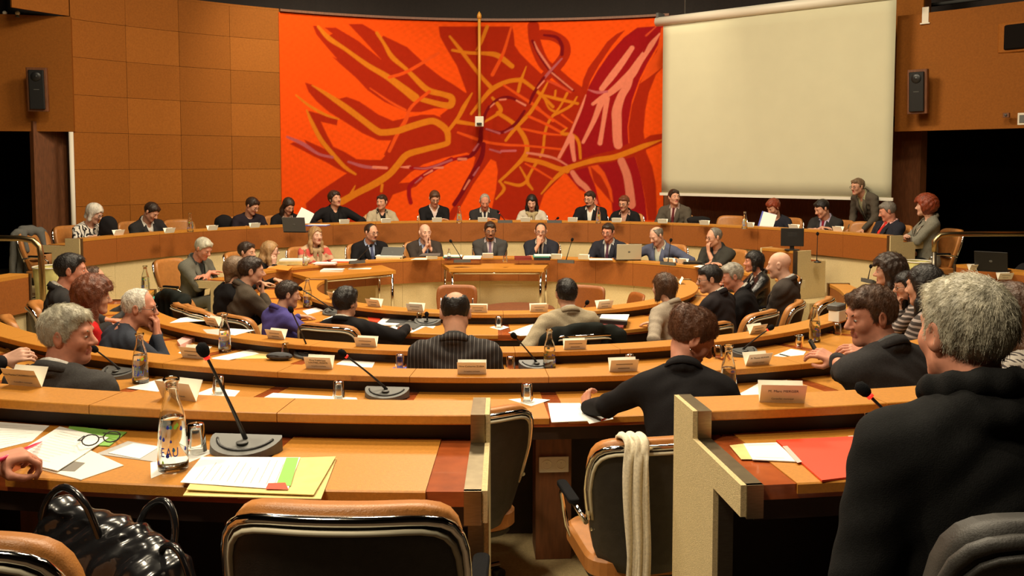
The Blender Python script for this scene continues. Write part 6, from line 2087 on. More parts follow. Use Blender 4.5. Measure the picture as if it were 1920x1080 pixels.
carafe(357, 435, wz['S'] + .10, 'glass water bottle before the empty chair at platform left', 0, .95)
carafe(1396, 429, wz['S'] + .10, 'glass water bottle on platform right of the empty chair', 0, .9)
carafe(842, 488, wz['P'] + .10, 'small water bottle on front bench above the middle table', 0, .6)
carafe(572, 498, wz['P'] + .10, 'water bottle before the pink-patterned sweater', 0, .75)


def tumbler_mesh():
    return [(.0, .094), (.024, .094), (.0265, .090), (.0345, .004), (.035, .0), (.0325, .0), (.0305, .006), (.0245, .078), (.0225, .082), (.0, .082)]


tm = MB().lathe(tumbler_mesh()[1:9], n=22)
tm = MB().lathe([(0.0, .094), (.0235, .094), (.0265, .090), (.0345, .004), (.0348, .0), (.0328, .0), (.0318, .004), (.0245, .076), (.0225, .080), (0.0, .080)], n=22)
TUM = tm.build('tumbler', M['glass'])
TUM['_first'] = 1


def tumbler(u, v, z, label, up=False, water=False):
    if TUM.get('_first'):
        o = TUM; del TUM['_first']
    else:
        o = TUM.copy(); COL.objects.link(o)
    p = on(u, v, z)
    if up:
        o.rotation_euler = (PI, 0, 0); o.location = (p.x, p.y, z + .0955)
    else:
        o.rotation_euler = (0, 0, 0); o.location = (p.x, p.y, z + .002)
    tag(o, label, 'glass', 'drinking glasses on the desks')
    if water:
        MB().lathe([(0, -.012), (.0225, -.012), (.027, -.050), (0, -.050)][::-1], n=18).build('water', M['water'], o)
        o.children[-1].location = (0, 0, .094 - .0)
        o.children[-1].location = (0, 0, .092)
    return o


tumbler(368, 848, wz['A'] + .002, 'upturned clear tumbler right of the big carafe')
tumbler(635, 748, wz['B'], 'upturned tumbler left of the grey microphone base')
tumbler(988, 753, wz['B'] + .002, 'upturned tumbler on a paper napkin in the second row')
tumbler(410, 738, wz['B'] + .002, 'upturned tumbler behind the thin black microphone stem')
tumbler(536, 668, wz['C'], 'upturned tumbler behind the grey pouch, third row')
tumbler(750, 690, wz['C'], 'upturned tumbler left of the pinstripe jacket')
tumbler(957, 694, wz['C'], 'upturned tumbler right of the pinstripe jacket')
tumbler(1180, 690, wz['C'], 'upturned tumbler whose top shows above the bent black jacket')
tumbler(787, 606, wz['D'], 'upturned tumbler on the inner row left of the balding person')
tumbler(935, 614, wz['D'] + .002, 'upturned tumbler on a napkin, middle of inner row')
tumbler(1346, 672, wz['C'], 'upturned tumbler right of the pinned-up hair')
tumbler(1498, 652, wz['C'], 'upright tumbler half full of water left of the phone', True, True)
tumbler(1570, 628, wz['C'], 'upturned tumbler near the profile of turned man')
tumbler(1640, 830, wz['A'], 'upright empty tumbler beside the red folder', True)
tumbler(947, 492, wz['P'] + .10, 'tumbler on the front bench beside the crossed arms')


# ------------------------------------------------------------------ microphones
def mic(base, head, label, row, lit=False, show_base=True, rz=None, bs=1.0, tone='grey_plastic'):
    """base: floor-plan point on the writing top; head: centre of the foam"""
    t = thing('microphone', label, 'microphone', base, math.radians(ang(base)) if rz is None else rz, 'gooseneck microphones on the desks')
    Ri = Matrix.Rotation(-t.rotation_euler.z, 3, 'Z')
    h = Ri @ (Vector(head) - Vector(base))
    if show_base:
        n = 18
        pl, pt = [], []
        for i in range(n + 1):
            a = PI + PI * i / n
            pl.append((.122 * math.cos(a) * bs, (.105 * math.sin(a) + .03) * bs))
        pl.append((.117 * bs, .042 * bs)); pl.append((-.117 * bs, .042 * bs))
        k = len(pl)
        v = [(x, y, .001) for x, y in pl] + [(x * .985, y, .012 + .036 * max(0, (y / bs + .08) / .12)) for x, y in pl]
        f = [tuple(range(k - 1, -1, -1)), tuple(range(k, 2 * k))] + [(i, (i + 1) % k, k + (i + 1) % k, k + i) for i in range(k)]
        MB().add(v, f).build('base', M[tone], t)
        cv = MB()
        cv.tube([(.098 * math.cos(a) * bs, (.085 * math.sin(a) + .035) * bs, (.013 + .036 * max(0, (.085 * math.sin(a) + .115) / .12))) for a in np.linspace(PI * 1.08, PI * 1.92, 15)], .005 * bs, 6)
        cv.build('button_strip', M['black_plastic'], t)
        MB().lathe([(.020, 0), (.019, .003), (0, .004)], c=(0, -.012 * bs, .036), n=16).build('speaker_grille', M['grey_dark'], t)
    s0 = Vector((0, .018, .038 if show_base else 0))
    mid = s0.lerp(h, .38) + Vector((0, 0, (h - s0).length * .05))
    pts = []
    for q in np.linspace(0, 1, 10):
        pts.append(s0 * (1 - q) ** 2 + mid * 2 * q * (1 - q) + h * q * q)
    m_ = MB().tube(pts, [.0085, .0075, .0065, .006, .0055, .005, .005, .005, .005, .005], 7)
    m_.build('gooseneck', M['black_plastic'], t)
    d = (pts[-1] - pts[-2]).normalized()
    if lit:
        MB().tube([h - d * .036, h - d * .026], .0105, 10).build('signal_ring', M['red_light'], t)
    MB().tube([h - d * .026, h - d * .018, h, h + d * .016, h + d * .024], [.010, .0165, .0205, .0165, .004], 12).build('foam_head', M['foam'], t)
    return t


def mic_px(row, bu, bv, hu, hv, label, lit=False, dy=-.05, **k):
    b = on(bu, bv, wz[row] + (.0 if 'dz' not in k else k.pop('dz')))
    return mic(b, at_y(hu, hv, b.y + dy), label, row, lit, **k)


mic_px('A', 457, 848, 380, 655, 'large grey-based gooseneck microphone nearest the camera, black foam head', lit=True)
mic_px('B', 724, 745, 641, 662, 'gooseneck microphone with pale half-moon base and red light', lit=True)
mic_px('B', 220, 706, 176, 654, 'dark gooseneck microphone beside the silver-haired profile', tone='grey_dark')
mic_px('C', 577, 670, 545, 580, 'tall thin microphone in front of the violet-blue jacket', tone='grey_dark')
mic_px('C', 1006, 690, 963, 629, 'low microphone with curved neck left of the small carafe', tone='grey_dark')
mic_px('C', 1396, 666, 1446, 614, 'microphone leaning right on the third row ledge', lit=True, tone='grey_dark')
mic_px('D', 800, 609, 800, 589, 'small dark microphone base left of the balding head', tone='grey_dark')
mic_px('D', 622, 590, 562, 541, 'dark microphone between violet-blue and black jackets', tone='grey_dark')
mic_px('D', 1094, 592, 1101, 567, 'short black microphone right of the pale beige jacket', tone='grey_dark')
mic_px('P', 866, 492, 845, 452, 'thin bench microphone left of the crossed arms', tone='grey_dark', dz=.10)
mic_px('P', 1062, 493, 1073, 449, 'thin bench microphone right of the covered mouth', tone='grey_dark', dz=.10)
mic_px('P', 668, 494, 696, 460, 'bench microphone before the bearded person', tone='grey_dark', dz=.10)
mic_px('P', 1254, 497, 1258, 450, 'bench microphone before the blue blazer', tone='grey_dark', dz=.10)
mic_px('S', 947, 418, 934, 397, 'platform microphone with glowing red ring before the speaker', lit=True, tone='grey_dark', dz=.11)
mic_px('S', 1040, 418, 1046, 409, 'low platform microphone right of the sand scarf', tone='grey_dark', dz=.11)
mic_px('C', 1630, 530, 1633, 499, 'microphone before the curly-haired speaker at right', tone='grey_dark')
b = at_y(1533, 492, 12.5)
mic(b, at_y(1533, 438, 12.5), 'tall straight microphone on the side desk by the monitor', 'S', show_base=False)
MB().lathe([(.05, -.002), (.05, .012), (.012, .02), (.010, .03)], n=14).build('stand_foot', M['black_plastic'], COL.objects[-1] if False else [o for o in COL.objects if o.name.startswith('microphone')][-1])
b = Vector((1.27, 2.62, wz['A']))
mic(b, at_y(1617, 729, 2.72), 'nearest right microphone lying low across the desk ledge', 'A', lit=True, tone='grey_dark')


# ------------------------------------------------------------------ paper
def sheet(name, label, cat, px, z, m, th=.0015, group=None, pts=None, lines=0, curl=.0, parent=None):
    """a flat stack given by its corners seen on the plane z"""
    P_ = [on(u, v, z) for u, v in px] if pts is None else pts
    c = sum(P_, Vector()) / len(P_)
    c.z = z
    mb = MB()
    q = [(p.x - c.x, p.y - c.y) for p in P_]
    ar = sum(q[i][0] * q[(i + 1) % len(q)][1] - q[(i + 1) % len(q)][0] * q[i][1] for i in range(len(q)))
    if ar < 0: q = q[::-1]; P_ = P_[::-1]
    if parent is None:
        t = thing(name, label, cat, c, 0, group)
    else:
        t = parent
    off = Vector() if parent is None else c - parent.location
    if curl and len(q) == 4:
        n = 8
        v, f = [], []
        for j in range(n + 1):
            for i in range(n + 1):
                a, b_ = i / n, j / n
                x = (q[0][0] * (1 - a) + q[1][0] * a) * (1 - b_) + (q[3][0] * (1 - a) + q[2][0] * a) * b_
                y = (q[0][1] * (1 - a) + q[1][1] * a) * (1 - b_) + (q[3][1] * (1 - a) + q[2][1] * a) * b_
                zz_ = curl * ((2 * a - 1) ** 2 * .6 + (2 * b_ - 1) ** 2 * .5) * (.6 + .4 * math.sin(3 * a + 2 * b_))
                v.append((x, y, th + zz_))
        N = len(v)
        v += [(x, y, z_ - th * .8) for x, y, z_ in v]
        for j in range(n):
            for i in range(n):
                k = j * (n + 1) + i
                f.append((k, k + 1, k + n + 2, k + n + 1)); f.append((N + k, N + k + n + 1, N + k + n + 2, N + k + 1))
        e = [i for i in range(n + 1)] + [j * (n + 1) + n for j in range(1, n + 1)] + [n * (n + 1) + i for i in range(n - 1, -1, -1)] + [j * (n + 1) for j in range(n - 1, 0, -1)]
        for i in range(len(e)):
            a, b_ = e[i], e[(i + 1) % len(e)]
            f.append((a, N + a, N + b_, b_))
        mb.add(v, f, smooth=False)
    else:
        mb.prism(q, .0003, th)
    o = mb.build('sheet' if parent is None else name, m, t)
    o.location = off
    if lines and len(q) == 4:
        lb = MB()
        a0, a1, a2, a3 = [Vector((x, y, 0)) for x, y in q]
        r = random.Random(lines + int(c.x * 100))
        for k in range(lines):
            tt_ = .14 + .74 * k / max(1, lines - 1)
            s0, s1 = a0.lerp(a3, tt_), a1.lerp(a2, tt_)
            x0, x1 = .10 + .05 * r.random(), .55 + .34 * r.random()
            A_0, A_1 = s0.lerp(s1, x0), s0.lerp(s1, x1)
            d = (a3 - a0).normalized() * .0006
            lb.add([A_0 - d + Vector((0, 0, th + .0006 + curl * .5)), A_1 - d + Vector((0, 0, th + .0006 + curl * .5)), A_1 + d + Vector((0, 0, th + .0006 + curl * .5)), A_0 + d + Vector((0, 0, th + .0006 + curl * .5))], [(0, 1, 2, 3)])
        lo = lb.build('print_lines', M['ink_grey'], t); lo['kind'] = 'stuff'; lo.location = off
    return t


gA, gB, gC, gD, gP, gS = ['papers on the ' + q for q in ('nearest desks', 'second row', 'third row', 'inner row', 'front bench', 'platform')]
zA, zB, zC, zD = wz['A'], wz['B'], wz['C'], wz['D']
# nearest left desk
sheet('document', 'green-edged folder under the white sheets at far left', 'folder', [(130, 800), (238, 812), (205, 838), (120, 832)], zA, M['green_card'], .004, gA)
sheet('paper_sheet', 'printed white sheet cut by the left edge', 'paper', [(-30, 790), (93, 799), (60, 828), (-40, 852)], zA, M['paper'], .002, gA, lines=9)
sheet('newspaper', 'folded newsprint with a grey picture on the desk edge', 'newspaper', [(152, 838), (232, 874), (152, 901), (72, 880)], zA, M['card'], .003, gA)
nw = [o for o in COL.objects if o.name.startswith('newspaper')][-1]
sheet('printed_picture', None, None, [(118, 862), (160, 868), (140, 884), (95, 882)], zA + .0032, M['ink_grey'], .0004, parent=nw)
sheet('paper_sheet', 'printed white sheets under the writing hand', 'paper', [(112, 803), (204, 822), (108, 886), (14, 862)], zA + .004, M['paper'], .003, gA, lines=12, curl=.004)
sheet('paper_sheet', 'grey leaflet beneath a white envelope left of carafe', 'paper', [(180, 852), (240, 828), (300, 838), (293, 867)], zA, mat('grey_print', (.45, .43, .40), .6), .002, gA)
sheet('envelope', 'white envelope lying on a grey leaflet left of carafe', 'envelope', [(203, 850), (250, 832), (300, 838), (262, 861)], zA + .002, M['paper'], .002, gA)
sheet('napkin', 'white paper napkin under the big carafe and tumbler', 'napkin', [(282, 868), (372, 838), (402, 848), (283, 898)], zA, M['paper'], .0012, gA)
sheet('envelope', 'lower yellow manila envelope on the nearest left desk', 'envelope', [(343, 932), (385, 868), (631, 862), (602, 938)], zA + .0002, M['kraft'], .003, gA, curl=.002)
sheet('envelope', 'upper yellow manila envelope under the green-striped letter', 'envelope', [(350, 922), (382, 863), (630, 859), (588, 931)], zA + .006, M['kraft'], .003, gA, curl=.004)
lt = sheet('letter', 'white printed letter with green side strip and red corner block', 'letter', [(338, 905), (378, 857), (563, 858), (540, 919)], zA + .0125, M['paper'], .0012, gA, lines=11)
sheet('green_strip', None, None, [(517, 912), (537, 858), (560, 858), (545, 911)], zA + .0139, M['green_card'], .0004, parent=lt)
sheet('red_block', None, None, [(498, 917), (503, 906), (535, 905), (541, 918)], zA + .0145, M['red_folder'], .0004, parent=lt)
# spectacles lying on the papers
p = on(190, 834, zA + .012)
t = thing('spectacles', 'black folded spectacles lying on the white sheets', 'glasses', p, math.radians(35))
for sx in (-1, 1):
    MB().tube([(sx * .033 + .026 * math.cos(a), 0, .022 + .018 * math.sin(a)) for a in np.linspace(0, 2 * PI, 15)[:-1]], .0022, 6, closed=True).build('rim', M['frame'], t)
    MB().tube([(sx * .060, 0, .026), (sx * .062, .06, .010), (sx * .03, .13, .003)], .002, 5).build('temple', M['frame'], t)
MB().tube([(-.008, 0, .026), (.008, 0, .026)], .002, 5).build('bridge', M['frame'], t)
# the pen in the hand
t = MB().tube([on(-10, 866, zA + .10), on(35, 847, zA + .075), on(66, 834, zA + .035), on(79, 828, zA + .012)], [.0065, .0065, .005, .0012], 8).build('pen', mat('pink_pen', (.75, .02, .10), .35))
tag(t, 'pink-red pen held over the papers at left', 'pen')
# nearest right desk
sheet('paper_sheet', 'yellow sheet peeping out beside the white slip, right desk', 'paper', [(1368, 836), (1400, 832), (1412, 862), (1390, 862)], zA, M['kraft'], .002, gA)
sheet('paper_sheet', 'white slip with dark print left of the red folder', 'paper', [(1394, 833), (1456, 831), (1496, 867), (1411, 863)], zA + .002, M['paper'], .003, gA, lines=2)
fo = sheet('folder', 'bright red folder on the nearest right desk', 'folder', [(1455, 828), (1600, 821), (1692, 885), (1541, 904)], zA + .001, M['red_folder'], .006, gA)
sheet('index_strip', None, None, [(1467, 837), (1476, 836), (1504, 866), (1495, 868)], zA + .0075, M['pink_paper'], .0004, parent=fo)
sheet('paper_sheet', 'small white paper behind the red folder by the glass', 'paper', [(1590, 818), (1640, 815), (1660, 835), (1610, 836)], zA + .0, M['paper'], .0012, gA)
# second row
sheet('paper_sheet', 'white sheets behind the carafe in the second row left', 'paper', [(237, 728), (322, 705), (381, 717), (295, 735)], zB, M['paper'], .002, gB)
sheet('napkin', 'paper napkin under the tumbler behind the microphone stem', 'napkin', [(363, 740), (398, 727), (450, 733), (440, 744)], zB, M['paper'], .0012, gB)
sheet('paper_sheet', 'long white sheet left of the pale microphone base', 'paper', [(490, 748), (512, 737), (668, 746), (676, 758)], zB, M['paper'], .0015, gB)
sheet('napkin', 'paper napkin under the tumbler in the middle second row', 'napkin', [(953, 749), (992, 746), (1032, 750), (996, 762)], zB, M['paper'], .0012, gB)
sheet('notepad', 'white notepad left of the bent black jacket', 'paper', [(1027, 757), (1088, 757), (1104, 790), (1034, 793)], zB, M['paper'], .004, gB)
sheet('paper_sheet', 'white sheet under the elbow of the bent black jacket', 'paper', [(1090, 775), (1142, 768), (1150, 786), (1105, 795)], zB, M['paper'], .0015, gB)
t = MB().tube([on(1128, 788, zB + .006), on(1146, 778, zB + .006)], .004, 6).build('pen', M['red_folder']); tag(t, 'red pen at the elbow of the bent black jacket', 'pen')
sheet('paper_sheet', 'curling white sheets above the right name card', 'paper', [(1375, 748), (1432, 714), (1476, 716), (1462, 745)], zB, M['paper'], .003, gB, curl=.012)
# third row
sheet('envelope', 'yellow manila envelope right of the third row carafe', 'envelope', [(432, 674), (466, 655), (513, 657), (500, 673)], zC, M['kraft'], .004, gC)
sheet('paper_sheet', 'white sheets on the manila envelope in the third row', 'paper', [(396, 672), (470, 656), (486, 664), (412, 679)], zC + .004, M['paper'], .003, gC, lines=4)
sheet('folder', 'stacked coloured folders at the elbow of white-haired sitter', 'folder', [(332, 645), (362, 628), (366, 640), (338, 654)], zC, M['pink_paper'], .03, gC)
sheet('paper_sheet', 'white sheet in front of the white-haired sitter', 'paper', [(334, 662), (362, 646), (398, 650), (372, 672)], zC, M['paper'], .002, gC)
p = on(524, 675, zC)
t = thing('pouch', 'dark grey felt pouch beside the tumbler, third row', 'pouch', p, math.radians(ang(p) + 15))
MB().ball((0, 0, .028), (.10, .05, .028), 14, 8).build('body', cl('felt_grey', (.08, .08, .085)), t)
MB().tube([(-.08, -.03, .035), (0, -.045, .04), (.08, -.03, .035)], .004, 5).build('zip', M['black_plastic'], t)
sheet('notepad', 'white pad with green mark left of the pinstripe jacket', 'paper', [(630, 684), (645, 675), (703, 680), (697, 691)], zC, M['paper'], .004, gC)
sheet('paper_sheet', 'blue-edged sheet under the tumbler by the pinstripe jacket', 'paper', [(728, 693), (744, 687), (786, 690), (782, 697)], zC, M['blue_card'], .002, gC)
sheet('notepad', 'white notepad with black pen at the third row right', 'paper', [(1450, 668), (1483, 655), (1511, 660), (1502, 674)], zC, M['paper'], .004, gC)
t = MB().tube([on(1462, 664, zC + .008), on(1492, 671, zC + .008)], .004, 6).build('pen', M['black_plastic']); tag(t, 'black pen lying on the notepad at right', 'pen')
sheet('folder', 'teal folder with white papers at the third row left end', 'folder', [(284, 557), (318, 556), (323, 560), (290, 564)], zC + .02, M['teal_card'], .012, gC)
zl = HT['C']
sheet('paper_sheet', 'white sheets on the third row ledge by black coat', 'paper', [(318, 606), (338, 597), (374, 592), (386, 602)], zl, M['paper'], .003, gC)
sheet('envelope', 'yellow envelope on the third row ledge beside black coat', 'envelope', [(368, 598), (378, 588), (398, 594), (392, 603)], zl + .003, M['kraft'], .003, gC)
sheet('paper_sheet', 'pink sheet beneath a name card on third row ledge', 'paper', [(380, 618), (416, 617), (414, 629), (388, 625)], zl, M['pink_paper'], .001, gC)
sheet('paper_sheet', 'white sheet on the third row ledge behind the carafe', 'paper', [(420, 626), (432, 616), (478, 619), (440, 629)], zl, M['paper'], .0012, gC)
# inner row
sheet('folder', 'orange folder at the black jacket elbow', 'folder', [(688, 592), (713, 598), (712, 606), (692, 602)], zD, M['red_folder'], .006, gD)
sheet('magazine', 'black-and-white magazines stacked on the inner row', 'magazine', [(704, 612), (728, 590), (780, 593), (764, 612)], zD, M['paper'], .012, gD, curl=.004)
mg = [o for o in COL.objects if o.name.startswith('magazine')][-1]
sheet('printed_picture', None, None, [(722, 604), (732, 597), (768, 599), (758, 606)], zD + .0165, M['ink'], .0006, parent=mg)
sheet('paper_sheet', 'white sheet under the black notebook on the inner row', 'paper', [(726, 617), (744, 607), (806, 609), (772, 624)], zD, M['paper'], .002, gD)
sheet('notebook', 'black notebook on white sheets, inner row', 'notebook', [(742, 613), (760, 604), (801, 606), (776, 619)], zD + .002, M['grey_dark'], .014, gD)
sheet('paper_sheet', 'white sheet with green mark right of violet-blue jacket', 'paper', [(567, 584), (594, 577), (606, 583), (576, 591)], zD, M['paper'], .006, gD, lines=3)
sheet('paper_sheet', 'white sheet left of the black jacket with a pen', 'paper', [(606, 600), (630, 590), (640, 593), (616, 604)], zD, M['paper'], .002, gD)
sheet('paper_sheet', 'white sheet left of the pale beige jacket', 'paper', [(953, 624), (1000, 607), (1014, 628), (975, 630)], zD, M['paper'], .002, gD)
sheet('napkin', 'napkin under the middle inner row tumbler', 'napkin', [(918, 614), (938, 609), (955, 614), (938, 619)], zD, M['paper'], .0012, gD)
sheet('napkin', 'napkin by the small dark microphone on inner row', 'napkin', [(796, 612), (806, 605), (820, 608), (812, 616)], zD, M['paper'], .0012, gD)
sheet('binder', 'maroon binder right of the pale beige jacket', 'binder', [(1116, 622), (1120, 603), (1172, 606), (1168, 620)], zD, M['maroon_card'], .03, gD)
sheet('binder', 'black binder with white pages on the maroon binder', 'binder', [(1118, 606), (1122, 595), (1178, 596), (1176, 610)], zD + .03, M['black_plastic'], .03, gD)
sheet('paper_sheet', 'white pages on top of the black binder', 'paper', [(1124, 598), (1128, 591), (1180, 591), (1176, 602)], zD + .06, M['paper'], .008, gD)
# front bench ledge
zp = HT['P']


def stack(label, u0, u1, v, z, cols, depth=.2, h=.012, rz=0, group=gP):
    a, b_ = on(u0, v, z), on(u1, v, z)
    d = (b_ - a).normalized(); nrm = Vector((-d.y, d.x, 0))
    if nrm.y < 0: nrm = -nrm
    c = (a + b_) / 2 + nrm * depth / 2
    t = thing('folder_stack', label, 'folders', c, math.atan2(d.y, d.x), group)
    w_ = (b_ - a).length
    zz_ = 0.0005
    r = random.Random(int(u0))
    for k in cols:
        hh = h * r.uniform(.7, 1.3)
        MB().box((r.uniform(-.012, .012), r.uniform(-.01, .01), zz_ + hh / 2), (w_ * r.uniform(.93, 1.0), depth, hh), r.uniform(-.04, .04)).build('folder', M[k], t)
        zz_ += hh
    return t


stack('stacked binders with white top and yellow edge, left end of bench', 520, 575, 497, zp, ['kraft', 'kraft', 'paper'], h=.022)
sheet('folder', 'orange folder lying on the left end of the bench', 'folder', [(500, 504), (522, 498), (550, 500), (540, 508)], zp, M['orange_folder'], .008, gP)
stack('white papers before the pink-patterned sweater', 588, 628, 497, zp, ['pink_paper', 'paper'], h=.012)
stack('red folders with white sheets left of the bearded person', 622, 668, 492, zp, ['red_folder', 'paper'], h=.014)
stack('thick white papers before the bearded person', 704, 756, 486, zp, ['kraft', 'card', 'paper'], h=.014)
stack('maroon and teal binders left of the middle', 831, 866, 488, zp, ['maroon_card', 'maroon_card', 'teal_card', 'paper'], h=.018)
stack('maroon binder with white papers before the crossed arms', 869, 903, 488, zp, ['maroon_card', 'paper', 'paper'], h=.018)
stack('flat maroon binder before the covered mouth', 963, 997, 488, zp, ['maroon_card', 'maroon_card'], h=.022)
stack('black binder with teal and white papers right of middle', 1000, 1032, 488, zp, ['black_plastic', 'black_plastic', 'teal_card', 'paper'], h=.018)
stack('white sheets left of the silver laptop', 1106, 1150, 488, zp, ['paper'], h=.006)
stack('thin black binder right of the blue blazer', 1282, 1318, 496, zp, ['black_plastic', 'black_plastic'], h=.02)
sheet('paper_sheet', 'white sheet at the right end of the bench', 'paper', [(1300, 500), (1312, 497), (1330, 498), (1322, 503)], zp, M['paper'], .002, gP)
sheet('paper_sheet', 'white sheet across the ledge before the bald person', 'paper', [(770, 487), (780, 484), (806, 484), (800, 487)], zp, M['card'], .002, gP)
zt_ = .775
stack('white papers at the left of the long well table', 600, 642, 510, zt_, ['paper', 'paper', 'paper'], h=.010, depth=.18, group='papers on the well table')
stack('thin white sheets on the right of the long well table', 652, 694, 505, zt_, ['paper'], h=.005, depth=.16, group='papers on the well table')


# ------------------------------------------------------------------ laptops, monitor, bags, coats
def laptop(p, rz, label, lid='grey_dark', w=.33, tilt=18):
    t = thing('laptop', label, 'laptop', p, rz, 'laptops on the desks')
    MB().rbox((0, 0, .009), (w, .235, .017), .012).build('keyboard_deck', M['black_plastic'], t)
    o = MB().rbox((0, 0, .115), (w, .010, .225), .012).build('lid', M[lid], t)
    o.location = (0, -.115, .014); o.rotation_euler = (math.radians(tilt), 0, 0)
    MB().rbox((0, .0062, .115), (w * .9, .001, .19), .004).build('display', M['black_plastic'], o)
    MB().ball((0, -.0055, .115), (.018, .001, .014), 10, 6).build('lid_emblem', M['grey_plastic'], o)
    return t


M['silver'] = mat('silver_plastic', (.50, .46, .36), .4, metal=.2)
p = on(1178, 489, zp); p += Vector((0, .12, .002))
laptop(p, math.radians(4), 'open silver laptop on the front bench', 'silver', .36, 10)
p = on(553, 428, HT['S']) + Vector((0, .16, -.06))
laptop(Vector((p.x, p.y, HT['S'] - .07)), math.radians(-8), 'open dark laptop on the platform before tied-back hair', 'grey_dark', .36, 14)
p = on(733, 487, zp) + Vector((.0, .22, .002))
laptop(p, math.radians(-10), 'low dark laptop beside the bearded person', 'grey_dark', .34, -52)
p = at_y(1862, 506, 10.35)
laptop(Vector((p.x, p.y, .995)), math.radians(-38), 'dark laptop on the right outer desk in shadow', 'black_plastic', .34, 14)
sheet('tablet', 'grey tablet before the bald person', 'tablet', [(786, 480), (794, 476), (826, 476), (824, 480)], zp + .10, M['grey_plastic'], .01, gP)
# papers in hands and blue folder on the platform
t = thing('folder', 'blue folder on the platform edge before the black jacket', 'folder', on(592, 424, HT['S'] + .001), math.radians(-6), gS)
MB().box((0, .08, .006), (.36, .20, .012)).build('cover', M['blue_card'], t)
MB().box((0.02, .09, .016), (.30, .18, .008)).build('pages', M['paper'], t)
for (u, v, r_, tl, rz_, lab, c2) in ((572, 408, 6.05, 28, 12, 'white sheet held up beside the open dark laptop', 'paper'), (1440, 414, 6.05, 14, -20, 'open white brochure with blue cover held by russet-haired person', 'blue_card')):
    p = on_ring(u, v, r_, True)
    t = thing('brochure', lab, 'paper', p, math.radians(rz_), gS)
    t.rotation_euler = (math.radians(-20), math.radians(tl), math.radians(rz_))
    MB().box((0, 0, 0), (.21, .002, .26)).build('page', M['paper'], t)
    MB().box((-.02, .006, .0), (.22, .003, .27)).build('cover', M[c2], t)
# monitor
p = at_y(1485, 470, 12.62)
t = thing('monitor', 'black flat monitor seen from behind on the side desk', 'monitor', (p.x, p.y, 1.02), math.radians(-12))
MB().rbox((0, 0, .185), (.31, .035, .25), .012).build('screen_back', M['black_plastic'], t)
MB().rbox((0, .03, .19), (.20, .05, .14), .02).build('rear_housing', M['grey_dark'], t)
MB().rbox((0, .02, .045), (.06, .03, .09), .01).build('neck', M['black_plastic'], t)
MB().rbox((0, .02, .008), (.20, .15, .015), .05).build('foot', M['black_plastic'], t)
for k in range(5):
    MB().box((0, -.0185, .20 + .012 * k), (.12, .002, .004)).build('vent_slot', M['ink'], t)


def blob(name, label, cat, prims, h, m, lo, hi, group=None, ripple=.0, fq=40):
    f = Field(np.array(lo), np.array(hi), h)
    for pr in prims:
        if pr[0] == 'c': f.cone(*pr[1:4], *(pr[4:5] or []), k=.05)
        else: f.ell(pr[1], np.array(pr[2]), k=.05)
    if ripple:
        f.func(lambda X, Y, Z: (ripple * np.sin(X * fq + 3 * np.sin(Z * 9)) * np.sin(Z * fq * .35 + Y * fq * .8)).astype(np.float32), 'add')
    P, Q = f.mesh()
    c = Vector(P.mean(0)); c.z = P[:, 2].min()
    t = thing(name, label, cat, c, 0, group)
    link('fabric', quads_mesh(P - np.array(c), Q), t, m)
    return t


def drape(c, rz, lab, m, w=.26, top=.98, bot=.35, zf=0., thick=.055):
    """a coat hung over a chair back"""
    R_ = Matrix.Rotation(rz, 3, 'Z')
    def q(x, y, z): return tuple(Vector((c.x, c.y, zf)) + R_ @ Vector((x, y, z)))
    pr = [('c', q(-w * .85, -.30, top - .03), q(w * .85, -.30, top - .03), thick, thick)]
    for x in np.linspace(-w, w, 5):
        pr.append(('c', q(x, -.33, top - .06), q(x * 1.08, -.38, bot), thick, thick * .75))
    for x in (-w * .7, w * .7):
        pr.append(('c', q(x, -.26, top - .05), q(x, -.20, top - .28), thick * .9, thick * .6))
    pr.append(('c', q(-w - .03, -.30, top - .08), q(-w - .06, -.28, bot + .15), thick * .9, thick * .7))
    pr.append(('c', q(-.10, -.34, top + .01), q(.10, -.34, top + .01), thick * .8, thick * .8))
    lo = np.array(q(0, -.3, bot - .12)) - np.array((.55, .55, 0)); hi = np.array(q(0, -.3, top + .14)) + np.array((.55, .55, 0))
    return blob('draped_coat', lab, 'coat', pr, .016, m, lo, hi, ripple=.006)


ch = [o for o in COL.objects if o.get('label', '').startswith('armchair draped with a black')][0]
drape(ch.location, ch.rotation_euler.z, 'black hooded coat hung over an armchair in the left row', cl('black_coat', (.010, .012, .010)), bot=.30, zf=0)
ch = [o for o in COL.objects if o.get('label', '').startswith('tan armchair with grey jacket')][0]
drape(ch.location, ch.rotation_euler.z, 'grey jacket hung over the chair beyond the platform left end', cl('grey_jacket', (.12, .12, .11)), w=.24, top=1.0, bot=.25, zf=FZ['S'], thick=.05)
ch = [o for o in COL.objects if o.get('label', '').startswith('person with black hair and pale beige')][0]
drape(ch.location + Vector((.02, -.03, 0)), ch.rotation_euler.z, 'black coat over the chair behind the pale beige jacket', cl('black_coat', (.010, .012, .010)), w=.27, top=1.0, bot=.4, thick=.05)
# dark bags on the platform
for (u, v, r_, lab, sz) in ((203, 424, 6.3, 'black bag beside the white-haired person on platform', (.13, .09, .15)), (1310, 412, 6.2, 'black case between the brown-grey suit and empty chair', (.20, .08, .06)), (420, 418, 6.9, 'dark coat over a chair left of the dark sweater', (.16, .10, .14))):
    p = on_ring(u, v, r_, True)
    blob('bag', lab, 'bag', [('e', tuple(p), sz), ('c', tuple(p + Vector((-sz[0] * .6, 0, -sz[2] * .6))), tuple(p + Vector((sz[0] * .6, 0, -sz[2] * .6))), .06)], .014, cl('black_bag', (.014, .013, .014)), np.array(p) - .35, np.array(p) + .35, ripple=.004)

